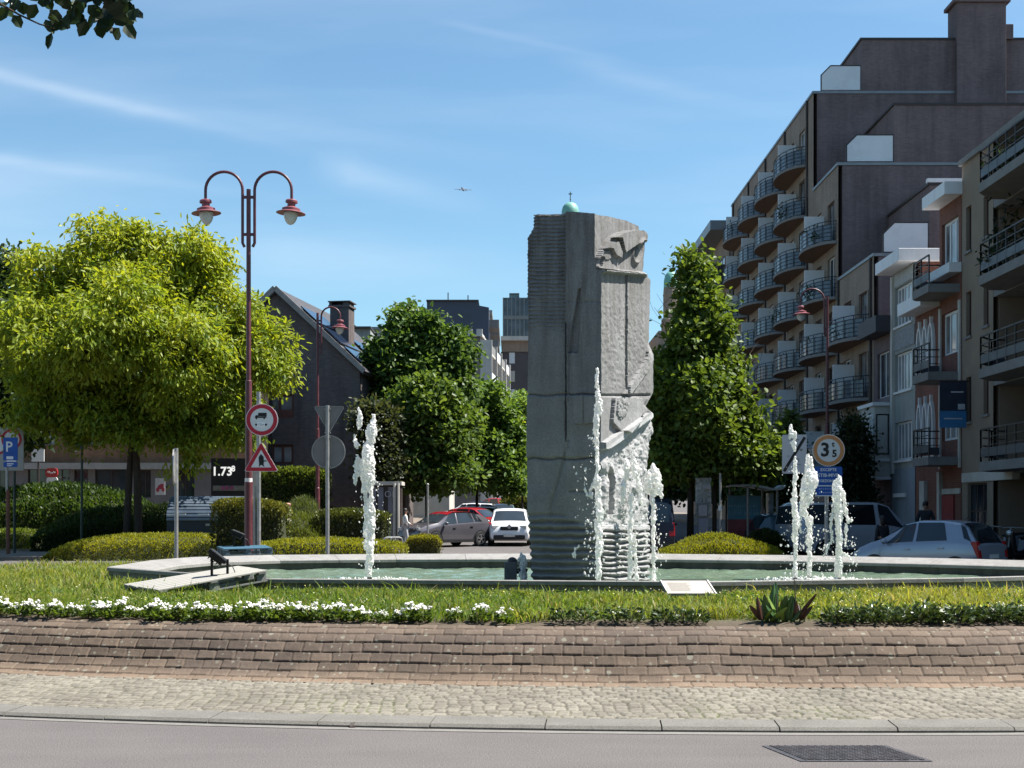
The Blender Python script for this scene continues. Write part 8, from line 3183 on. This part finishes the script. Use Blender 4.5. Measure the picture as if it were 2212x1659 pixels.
# ================================================================== PEOPLE
def person(name, label, loc, rz, h, joints, top_m, leg_m, skin, hair_m, hair_len=0.0, coat=0.0, foot_m=None):
    """one continuous body grown over a posed skeleton; clothing and hair are children"""
    o = thing("person", label, "person", loc, rz)
    s = h / 1.75
    J = {"pelvis": (0, 0, 0.93), "waist": (0, 0, 1.10), "chest": (0, 0.0, 1.33), "neck": (0, 0, 1.47), "head0": (0, 0.01, 1.53), "head1": (0, 0.02, 1.63), "head2": (0, 0.01, 1.72),
         "hipL": (0.09, 0, 0.90), "kneeL": (0.10, 0.02, 0.50), "ankL": (0.10, 0, 0.09), "toeL": (0.11, 0.16, 0.04), "hipR": (-0.09, 0, 0.90), "kneeR": (-0.10, 0.02, 0.50), "ankR": (-0.10, 0, 0.09), "toeR": (-0.11, 0.16, 0.04),
         "shL": (0.17, 0, 1.41), "elL": (0.22, 0.0, 1.13), "wrL": (0.23, 0.06, 0.89), "shR": (-0.17, 0, 1.41), "elR": (-0.22, 0.0, 1.13), "wrR": (-0.23, 0.06, 0.89)}
    J.update(joints)
    for S, g_ in (("L", 1), ("R", -1)):
        w = Vector(J["wr" + S])
        d = (w - Vector(J["el" + S])).normalized()
        for f in range(4):
            b = w + d * 0.07 + Vector((0, (f - 1.5) * 0.018, 0))
            J["f%d%s" % (f, S)] = tuple(b)
            J["t%d%s" % (f, S)] = tuple(b + d * (0.075, 0.085, 0.08, 0.06)[f] + Vector((-g_ * 0.02, 0.01, 0)))
        J["th" + S] = tuple(w + d * 0.06 + Vector((-g_ * 0.01, 0.045, 0)))
    R = {"pelvis": (0.15, 0.11), "waist": (0.13, 0.095), "chest": (0.165, 0.115), "neck": (0.055, 0.055), "head0": (0.065, 0.075), "head1": (0.078, 0.098), "head2": (0.06, 0.075)}
    for S in "LR":
        R.update({"hip" + S: (0.09, 0.09), "knee" + S: (0.058, 0.06), "ank" + S: (0.04, 0.042), "toe" + S: (0.035, 0.025), "sh" + S: (0.06, 0.06), "el" + S: (0.042, 0.042), "wr" + S: (0.028, 0.03), "th" + S: (0.010, 0.010)})
        for f in range(4):
            R["f%d%s" % (f, S)] = (0.014, 0.011)
            R["t%d%s" % (f, S)] = (0.008, 0.008)
    E = [("pelvis", "waist"), ("waist", "chest"), ("chest", "neck"), ("neck", "head0"), ("head0", "head1"), ("head1", "head2")]
    for S in "LR":
        E += [("pelvis", "hip" + S), ("hip" + S, "knee" + S), ("knee" + S, "ank" + S), ("ank" + S, "toe" + S), ("chest", "sh" + S), ("sh" + S, "el" + S), ("el" + S, "wr" + S), ("wr" + S, "th" + S)]
        E += [("wr" + S, "f%d%s" % (f, S)) for f in range(4)] + [("f%d%s" % (f, S), "t%d%s" % (f, S)) for f in range(4)]

    def skin_obj(nm, keys, mat, grow=0.0, lo=None):
        ks = [q for q in J if q in keys]
        idx = {q: i for i, q in enumerate(ks)}
        me = bpy.data.meshes.new(nm)
        me.from_pydata([tuple(Vector(J[q]) * s) for q in ks], [(idx[a], idx[b]) for a, b in E if a in idx and b in idx], [])
        ob = bpy.data.objects.new(nm, me)
        COL.objects.link(ob)
        ob.parent = o
        m = ob.modifiers.new("skin", 'SKIN')
        for q in ks:
            sv = me.skin_vertices[0].data[idx[q]]
            rx, ry = R[q]
            sv.radius = ((rx + grow) * s, (ry + grow) * s)
            sv.use_root = (q == ("pelvis" if "pelvis" in idx else ks[0]))
        m.use_smooth_shade = True
        sb = ob.modifiers.new("smooth", 'SUBSURF')
        sb.levels = sb.render_levels = 1
        me.materials.append(mat)
        return ob

    skin_obj("body", set(J), skin)
    torso = {"pelvis", "waist", "chest", "shL", "shR", "elL", "elR", "wrL", "wrR"}
    skin_obj("jacket", torso, top_m, 0.018)
    skin_obj("trousers", {"pelvis", "hipL", "hipR", "kneeL", "kneeR", "ankL", "ankR"}, leg_m, 0.014)
    mb = MB()
    hc_ = Vector(J["head1"]) * s
    mb.ball(hc_ + Vector((0, -0.018, 0.03)) * s, (0.092 * s, 0.108 * s, 0.108 * s), 14, 10)
    if hair_len:
        mb.ball(hc_ + Vector((0, -0.06, -0.08)) * s, (0.10 * s, 0.065 * s, (0.10 + hair_len) * s), 12, 8)
    mb.build("hair", hair_m, o, smooth=True)
    mb = MB()
    for g_ in (-1, 1):
        mb.ball(hc_ + Vector((g_ * 0.032, 0.093, -0.01)) * s, 0.011 * s, 8, 6)
    mb.box(hc_ + Vector((0, 0.098, -0.075)) * s, (0.045 * s, 0.01 * s, 0.01 * s))
    mb.build("eyes_and_mouth", M_trim, o)
    mb = MB()
    mb.ball(hc_ + Vector((0, 0.105, -0.04)) * s, (0.014 * s, 0.02 * s, 0.025 * s), 8, 6)
    for g_ in (-1, 1):
        mb.ball(hc_ + Vector((g_ * 0.085, 0.0, -0.02)) * s, (0.012 * s, 0.022 * s, 0.034 * s), 8, 6)
    mb.build("nose_and_ears", skin, o, smooth=True)
    mb = MB()
    for S in "LR":
        a, t_ = Vector(J["ank" + S]) * s, Vector(J["toe" + S]) * s
        mb.ball(a.lerp(t_, 0.5) + Vector((0, 0, -0.025)) * s, (0.05 * s, 0.13 * s, 0.045 * s), 12, 8)
    mb.build("shoes", foot_m or M_trim, o, smooth=True)
    return o


M_skin = plain("skin", (0.36, 0.20, 0.14), 0.6, 0, 0.08, 9)
M_hair = plain("dark_hair", (0.015, 0.011, 0.010), 0.5)
M_wjacket = plain("white_jacket", (0.66, 0.66, 0.66), 0.8, 0, 0.08, 6)
M_ltrousers = plain("pale_grey_trousers", (0.40, 0.41, 0.43), 0.85, 0, 0.1, 6)
M_djacket = plain("dark_jacket", (0.016, 0.016, 0.022), 0.8, 0, 0.2, 5)
M_dtrousers = plain("dark_trousers", (0.025, 0.027, 0.035), 0.85)
person("person", "standing person in a white jacket and pale grey trousers beside the parked grey car", (ax(875, 57), 57, g0(57) + 0.05), radians(-75), 1.66,
       {"elL": (0.20, 0.05, 1.14), "wrL": (0.12, 0.22, 1.05), "kneeL": (0.10, 0.08, 0.5), "ankL": (0.10, 0.05, 0.09)}, M_wjacket, M_ltrousers, M_skin, M_hair, 0.06)
person("person", "man in a dark jacket seen behind the hatchback, before the red brick house", (ax(1999, 46), 46, g0(46) + 0.12), radians(160), 1.86,
       {"elL": (0.25, 0.03, 1.15), "elR": (-0.26, 0.0, 1.14)}, M_djacket, M_dtrousers, M_skin, M_hair, 0.0)
person("person", "shorter dark haired person just ahead of the hatchback's windscreen", (ax(1906, 40.5), 40.5, g0(40.5)), radians(20), 1.56, {}, M_djacket, M_dtrousers, M_skin, M_hair, 0.05)
# ================================================================== STREET FURNITURE
# bus shelter
Y = 47.0
k = Y / F
zb = g0(Y) + 0.0
o = thing("bus_shelter", "glass bus shelter with a wavy grey roof and a teal and red poster wall", "bus shelter", (ax(1610, Y), Y, zb))
X = lambda px: ax(px, Y) - ax(1610, Y)
Z = lambda py: az(py, Y) - zb
top = [(1562, 1050), (1575, 1048.5), (1600, 1047), (1625, 1047.5), (1645, 1051), (1660, 1055), (1675, 1056), (1684, 1053), (1690, 1048)]
bot = [(1688, 1053), (1680, 1058.5), (1664, 1060), (1648, 1057), (1625, 1052), (1600, 1050.5), (1575, 1051.5)]
mb = MB()
mb.prism([(X(a), Z(b)) for a, b in top + bot], -0.7, 0.9, 'xz')
mb.build("roof", M_zinc, o)
for px, yy in ((1610, -0.5), (1584, 0.7), (1655, 0.7), (1674, -0.4)):
    MB().tube([(X(px), yy, -0.1), (X(px), yy, Z(1052 if px < 1640 else 1057))], 0.045, 8).build("post", M_greymetal, o)
mb = MB()
mb.box2(X(1578), X(1650), 0.60, 0.66, Z(1122), Z(1070))
p_ = mb.build("teal_poster", plain("teal_poster", (0.045, 0.16, 0.22), 0.35, 0, 0.15, 3), o)
mb = MB()
rd = random.Random(5)
for row_, (y0, y1) in enumerate(((1088, 1096), (1099, 1113))):
    x = 1581
    while x < 1643:
        w = rd.uniform(1.5, 4.5)
        yy = rd.uniform(0, 2)
        mb.box2(X(x), X(x + 0.9), 0.592, 0.60, Z(y1 - yy), Z(y0))
        mb.box2(X(x + 0.9), X(x + w), 0.593, 0.60, Z(y1 - yy), Z(y1 - yy - 1.2) if rd.random() < .5 else Z((y0 + y1) / 2))
        x += w + 1.6
mb.build("poster_strokes", plain("poster_pale_blue", (0.12, 0.26, 0.31), 0.5), p_)
MB().box2(X(1578), X(1650), 0.60, 0.66, Z(1172), Z(1122)).build("red_poster", plain("red_poster", (0.17, 0.035, 0.04), 0.4, 0, 0.4, 2.5), o)
mb = MB()
mb.box2(X(1663), X(1672), 0.1, 0.7, Z(1165), Z(1065))
mb.build("side_panel", plain("shelter_side_panel", (0.12, 0.15, 0.17), 0.3, 0, 0.4, 3.0), o)
mb = MB()
mb.box2(X(1612), X(1660), 0.15, 0.5, 0.42, 0.47)
for px in (1618, 1652):
    mb.box2(X(px), X(px) + 0.05, 0.25, 0.35, -0.05, 0.42)
mb.build("bench", M_greymetal, o)
# information post
Y = 46.0
k = Y / F
zb = g0(Y)
o = thing("information_post", "grey stop information post with a timetable frame left of the bus shelter", "information post", (ax(1517, Y), Y, zb))
X = lambda px: ax(px, Y) - ax(1517, Y)
Z = lambda py: az(py, Y) - zb
MB().box2(X(1503), X(1537), 0.05, 0.12, Z(1118), Z(1032)).build("back_board", plain("speckled_board", (0.30, 0.30, 0.285), 0.7, 0, 0.6, 9.0), o)
MB().box2(X(1508), X(1530), -0.04, 0.05, -0.1, Z(1119)).build("base", plain("post_grey_blue", (0.20, 0.215, 0.26), 0.5), o, bevel=0.02)
f_ = MB()
f_.box2(X(1506), X(1529), -0.03, 0.05, Z(1117), Z(1087))
f_ = f_.build("timetable_frame", M_greymetal, o, bevel=0.01)
MB().box2(X(1509), X(1527), -0.04, -0.03, Z(1114), Z(1091)).build("timetable", plain("timetable_paper", (0.30, 0.29, 0.31), 0.6, 0, 0.3, 12), f_)
MB().box2(X(1519), X(1521.5), -0.05, 0.05, Z(1087), Z(1056)).build("mast", M_galv, o)
MB().box2(X(1518), X(1535), -0.04, 0.05, Z(1057), Z(1047)).build("head_plate", plain("plate_grey", (0.34, 0.33, 0.34), 0.5), o)
Y = 45.0
o = thing("slim_pole", "slim grey pole with a small box left of the bus shelter", "pole", (ax(1556, Y), Y, g0(Y)))
MB().tube([(0, 0, -0.1), (0, 0, az(1022, Y) - g0(Y))], 0.04, 8).build("pole", M_galv, o)
MB().box((-0.02, -0.05, az(1098, Y) - g0(Y)), (0.1, 0.08, 0.16)).build("box", M_whitesign, o)

# ribbed bike locker
Y = 48.0
k = Y / F
zb = g0(Y)
o = thing("bike_locker", "blue grey ribbed bicycle locker behind the long yellow hedge", "bike locker", (ax(452, Y), Y, zb))
X = lambda px: ax(px, Y) - ax(452, Y)
Z = lambda py: az(py, Y) - zb
M_lock = plain("locker_steel", (0.13, 0.165, 0.21), 0.35, 0.3, 0.15, 3)
M_lockd = plain("locker_dark", (0.025, 0.034, 0.045), 0.5, 0.2)
MB().box2(X(360), X(545), 0.02, 1.6, -0.1, Z(1124)).build("lower_body", M_lockd, o, bevel=0.02)
mb = MB()
n = 10
for i in range(n):
    a0, a1 = pi / 2 * i / n, pi / 2 * (i + 0.72) / n
    r_ = 0.86
    q0 = (0.9 - 0.95 * cos(a0), Z(1124) + r_ * sin(a0))
    q1 = (0.9 - 0.95 * cos(a1), Z(1124) + r_ * sin(a1))
    mb.prism([q0, q1, (q1[0] + 0.04, q1[1] - 0.02), (q0[0] + 0.04, q0[1] - 0.02)], X(360), X(545), 'yz')
mb.build("ribbed_lid", M_lock, o)
mb = MB()
pts = [(0.04, Z(1124))] + [(0.93 - 0.92 * cos(pi / 2 * i / 8), Z(1124) + 0.83 * sin(pi / 2 * i / 8)) for i in range(9)] + [(1.6, Z(1124) + 0.83), (1.6, Z(1124))]
mb.prism(pts, X(360.5), X(544.5), 'yz')
mb.build("lid_body", M_lockd, o)
mb = MB()
mb.box2(X(361), X(402), -0.075, -0.045, Z(1112), Z(1109.5))
mb.box2(X(428), X(451), -0.075, -0.045, Z(1112), Z(1109.5))
mb.build("reflective_strips", plain("reflective_white", (0.72, 0.72, 0.70), 0.4), o)
MB().box2(X(444), X(453), -0.01, 0.02, Z(1136), Z(1131)).build("lock_plate", M_galv, o)

# red bollard, bike racks, kiosk
Y = 50
o = thing("red_bollard", "small red bollard between the clipped hedges", "bollard", (ax(622, Y), Y, g0(Y)))
MB().tube([(0, 0, -0.1), (0, 0, az(1092, Y) - g0(Y))], [0.10, 0.09], 12).build("post", plain("bollard_red", (0.30, 0.05, 0.035), 0.5), o, smooth=True)
MB().lathe([(0.10, 0), (0.11, 0.05), (0.07, 0.09), (0, 0.1)], (0, 0, az(1092, Y) - g0(Y)), 12).build("cap", plain("bollard_pale", (0.42, 0.2, 0.15), 0.5), o, smooth=True)
for lab, px, Y in (("grey steel bike hoop left of the person in white", 842, 43), ("second grey bike hoop, nearer the box hedge", 856, 42)):
    o = thing("bike_hoop", lab, "bike rack", (ax(px, Y), Y, g0(Y)), radians(25), "steel bike hoops")
    zt_ = az(1161, Y) - g0(Y)
    MB().tube([(-0.2, 0, -0.1), (-0.2, 0, zt_ - 0.12), (-0.17, 0, zt_ - 0.03), (-0.1, 0, zt_), (0.1, 0, zt_), (0.17, 0, zt_ - 0.03), (0.2, 0, zt_ - 0.12), (0.2, 0, -0.1)], 0.03, 8).build("hoop", M_galv, o, smooth=True)
    MB().box((0, 0, 0.35), (0.4, 0.025, 0.03)).build("crossbar", M_galv, o)
Y = 61.5
zb = g0(Y)
o = thing("advertising_kiosk", "dark framed kiosk with grey blue panels under the street trees", "kiosk", (ax(820, Y), Y, zb))
X = lambda px: ax(px, Y) - ax(820, Y)
Z = lambda py: az(py, Y) - zb
MB().box2(X(786), X(864), 0.1, 1.5, -0.1, Z(1048)).build("frame", M_framedark, o)
for a, b in ((790, 812), (816, 828), (838, 850)):
    MB().box2(X(a), X(b), 0.05, 0.1, Z(1165), Z(1052)).build("panel", plain("kiosk_panel", (0.15, 0.16, 0.20), 0.4, 0, 0.3, 1.5), o)
text("panel_letters", "OE", 0.42, plain("kiosk_letter", (0.34, 0.35, 0.38), 0.5), o, (X(843), 0.04, Z(1068)))
MB().box2(X(782), X(868), -0.1, 1.7, Z(1048), Z(1040)).build("roof", M_cream, o)
mb = MB()
for px in (853, 861):
    mb.tube([(X(px), -0.2, -0.1), (X(px), -0.2, Z(1044))], 0.06, 8)
mb.build("pale_posts", M_cream, o)
Y = 58.5
o = thing("slim_pole", "slim grey pole standing before the grey car's front door", "pole", (ax(924, Y), Y, g0(Y)))
MB().tube([(0, 0, -0.1), (0, 0, az(1048, Y) - g0(Y))], 0.045, 8).build("pole", M_galv, o)
MB().ball((0, 0, az(1047, Y) - g0(Y)), 0.06, 8, 6).build("cap", M_galv, o)

# drain grating in the road
drain = thing("drain_grating", "dark steel drain grating set in the road at the lower right", "drain cover", (2.6, 10.68, 0.0))
c4 = [Vector(p) - Vector((2.6, 10.68, 0)) for p in ((2.02, 11.02, 0.006), (3.03, 11.03, 0.006), (3.20, 10.33, 0.006), (2.19, 10.33, 0.006))]
mb = MB()
ins = [c + (sum(c4, Vector()) / 4 - c) * f for c, f in zip(c4, (0.10, 0.10, 0.10, 0.10))]
vs_ = [tuple(c) for c in c4] + [tuple(c + Vector((0, 0, 0.003))) for c in ins]
mb.add(vs_, [(i, (i + 1) % 4, 4 + (i + 1) % 4, 4 + i) for i in range(4)])
M_iron = plain("cast_iron", (0.10, 0.095, 0.10), 0.45, 0.5, 0.3, 12.0, 0.2, 0.4, ((0.09, 0.06, 0.045), 0.5))
mb.build("frame", M_iron, drain)
mb = MB()
mb.add([tuple(c + Vector((0, 0, -0.002))) for c in ins], [(0, 1, 2, 3)])
mb.build("shadowed_pit", plain("drain_pit", (0.012, 0.012, 0.014), 0.9), drain)
mb = MB()
q = lambda a, b: ins[0].lerp(ins[1], a).lerp(ins[3].lerp(ins[2], a), b) + Vector((0, 0, 0.004))
N = 15
for i in range(-N, N + 1):
    for sgn in (1, -1):
        # diagonal bars across the unit square
        pts = []
        c0 = i / N
        for t_ in np.linspace(0, 1, 2):
            pts.append((t_, c0 + t_ if sgn > 0 else 1 - c0 - t_))
        (a0, b0), (a1, b1) = pts
        lo = max(0.0, min(1.0, -c0 if sgn > 0 else -c0))
        s0, s1 = (max(0, -c0), min(1, 1 - c0))
        if s1 - s0 < 0.03:
            continue
        f = (lambda t: (t, c0 + t)) if sgn > 0 else (lambda t: (t, 1 - c0 - t))
        mb.beam(q(*f(s0)), q(*f(s1)), 0.011, 0.006 + 0.001 * (sgn > 0))
mb.build("grid", M_iron, drain)
lf = at(755, 1578, 11.9)
o = thing("fallen_leaf", "dry dark leaf lying in the gutter below the kerb", "leaf", (lf.x, ring(np.array(-pi / 2 - 0.24), -0.05)[1], 0.012), 0.5)
P, Q, T = leaves(np.array([[0, 0, 0.0], [0.01, 0.01, 0.0]]), 0.09, 0.06, np.array([0.03, 0.015, 0.012]), np.array([[1.0, 0.2, 0.25], [0.4, 1, 0.3]]), rnd=0.1)
fast_mesh("leaf_blade", P, Q, M_leaf, o, tint=T)
bp_ = at(1283, 1241, 26.5)
o = thing("floating_ball", "small white ball floating on the basin water", "ball", (bp_.x, bp_.y, WZ + 0.03))
MB().ball((0, 0, 0), 0.06, 12, 8).build("shell", M_whitesign, o, smooth=True)

# ================================================================== AEROPLANE
Y = 1500.0
a_ = at(1000, 409, Y)
plane = thing("aeroplane", "small distant aeroplane climbing in the sky", "aeroplane", a_)
fd = Vector((-0.17, 0.88, 0.44)).normalized()
rt = Vector((1, 0.19, 0.0)).normalized()
upv = rt.cross(fd).normalized()
B = Matrix((rt, fd, upv)).transposed()
M_plane = plain("plane_paint", (0.10, 0.12, 0.15), 0.5)
tf = lambda mb: setattr(mb, 'v', [tuple(B @ Vector(p)) for p in mb.v])
mb = MB()
mb.tube([(0, -9, 0.6), (0, -7, 0.3), (0, -3, 0), (0, 6, 0), (0, 8.3, -0.1), (0, 9.2, -0.3)], [0.25, 0.8, 1.15, 1.15, 0.8, 0.15], 12)
tf(mb)
mb.build("fuselage", M_plane, plane, smooth=True)
for s in (-1, 1):
    mb = MB()
    mb.prism([(s * 0.8, 1.6), (s * 9.6, -0.4), (s * 9.6, -1.3), (s * 0.8, -1.6)], -0.18, 0.12, 'xy')
    tf(mb)
    mb.build("wing", M_plane, plane)
    mb = MB()
    mb.prism([(s * 0.3, -7.2), (s * 3.6, -8.3), (s * 3.6, -9.0), (s * 0.3, -9.0)], 0.5, 0.7, 'xy')
    tf(mb)
    mb.build("tailplane", M_plane, plane)
    mb = MB()
    mb.tube([(s * 3.6, 2.2, -0.8), (s * 3.6, -0.8, -0.7)], [0.6, 0.45], 10)
    tf(mb)
    mb.build("engine", M_plane, plane)
mb = MB()
mb.prism([(-6.6, 0.7), (-8.6, 3.6), (-9.6, 3.6), (-9.0, 0.7)], -0.1, 0.1, 'yz')
tf(mb)
mb.build("tail_fin", plain("plane_white", (0.7, 0.7, 0.7), 0.4), plane)

# ================================================================== TREE OVER THE CAMERA
TX0, TY0 = -7.2, 6.2
o = thing("overhanging_tree", "tree by the camera whose dark leafy branch hangs into the top left corner", "tree", (TX0, TY0, 0))
mb = MB()
mb.tube([(0, 0, -0.2), (0.05, 0.05, 2.0), (0.2, 0.1, 4.2), (0.5, 0.3, 6.0)], [0.24, 0.20, 0.16, 0.10], 12)
for tgt in ((-1.8, -1.2, 7.5), (1.0, -1.5, 8.0), (-0.5, 1.8, 7.8), (1.8, 0.2, 8.2)):
    limb(mb, Vector((0.25, 0.12, 4.3)), Vector(tgt) - Vector((0.25, 0.12, 4.3)), 2.8, 0.08, 2)
tw = [at(-60, -80, 7.6), at(0, 8, 7.9), at(42, 32, 8.0), at(85, 52, 8.05), at(118, 62, 8.1)]
mb.tube([Vector((0.2, 0.1, 4.3))] + [p - Vector((TX0, TY0, 0)) for p in tw], [0.05, 0.02, 0.008, 0.006, 0.005, 0.003], 6)
tw2 = [at(-60, -80, 7.6), at(60, -60, 8.1), at(160, -40, 8.3), at(250, -5, 8.4), at(285, 15, 8.4)]
mb.tube([p - Vector((TX0, TY0, 0)) for p in tw2], [0.02, 0.012, 0.008, 0.005, 0.003], 6)
mb.build("branches", M_bark, o, smooth=True)
pts = []
while len(pts) < 150:
    px, py = random.uniform(55, 292), random.uniform(-70, 78)
    low = np.interp(px, [55, 90, 140, 190, 245, 262, 285, 300], [-15, 40, 66, 62, 74, 60, 40, 0])
    if py < low:
        pts.append((px, py))
pts += [(20, 28), (28, 40), (50, 12), (38, 5), (10, 12), (0, 25), (112, 78), (8, -10), (45, -20), (98, 50), (268, 60), (280, 30), (258, 68)]
cen = np.array([tuple(at(px, py - 8, 8.1 + random.uniform(-0.25, 0.35)) - Vector((TX0, TY0, 0))) for px, py in pts])
n = len(cen)
axs = np.stack([rng.normal(0, 0.6, n), rng.normal(0, 0.5, n), -np.abs(rng.normal(0.7, 0.35, n))], 1)
upn = np.stack([rng.normal(0, 0.5, n), -np.ones(n), rng.normal(0.2, 0.4, n)], 1)
A = leaves(cen, rng.uniform(0.075, 0.115, n), rng.uniform(0.06, 0.09, n), cols((0.010, 0.022, 0.010), (0.030, 0.055, 0.018), n), axs, upn, rnd=0.5)
P, D, cl = crown_points([(-0.3, 0.0, 8.0, 2.6, 2.4, 1.9), (-1.6, -1.4, 7.8, 1.8, 1.8, 1.5), (0.8, -2.0, 8.2, 1.8, 1.6, 1.5), (5.4, 1.9, 7.9, 2.2, 1.7, 1.3), (3.6, 2.2, 7.9, 1.8, 1.6, 1.3)], 9000, 20, 0.22)
ok = (P[:, 2] > EYE + 0.376 * (P[:, 1] + TY0) + 0.5) | ((P[:, 0] + TX0) / np.maximum(P[:, 1] + TY0, 0.1) < -0.42)
P, D = P[ok], D[ok]
n = len(P)
Bq = leaves(P, rng.uniform(0.09, 0.13, n), rng.uniform(0.06, 0.09, n), cols((0.010, 0.022, 0.010), (0.030, 0.055, 0.018), n), D, droop=0.5)
Vv, Qq, Tt = join([A, Bq])
fast_mesh("crown", Vv, Qq, M_glossy, o, tint=Tt)
# ================================================================== UNSEEN HOUSE ROW ADDED BEHIND THE CAMERA TO CUT SKY FILL
hx_ = -46.0
for i_, (w_, h_, m_, lab_) in enumerate(((17, 13.5, M_redbrick, "unseen red brick house added behind the camera to cut sky light, first in its row"), (15, 16.0, M_tanplaster, "unseen tall tan house added behind the camera to cut sky light"),
                                         (16, 14.0, M_greyrender, "unseen grey house added behind the camera to cut sky light"), (18, 17.0, M_gable, "unseen dark brick house added behind the camera to cut sky light"), (17, 13.0, M_cream, "unseen cream house added behind the camera to cut sky light, last in its row"))):
    o = thing("sky_blocker_house", lab_, "house", (hx_, -13.0, 0), 0, "unseen houses added behind the camera to cut sky light")
    ops = [(1.2 + a * 3.4, 1.0 + b * 3.1, 1.6, 1.9) for a in range(int((w_ - 1) / 3.4)) for b in range(int((h_ - 1.5) / 3.1))]
    Tb = lambda u, d, z: (u, -d, z)
    wall(o, m_, Tb, 0, w_ - 0.05, -0.5, h_, ops)
    for op in ops:
        window(o, Tb, *op, M_white, M_pane, (1, 0), sill=M_slab)
    MB().box2(0.01, w_ - 0.06, -9, -0.21, -0.5, h_ - 0.01).build("body", m_, o)
    MB().box2(-0.1, w_, -9.2, 0.3, h_, h_ + 0.3).build("roof", M_roofslate, o)
    hx_ += w_
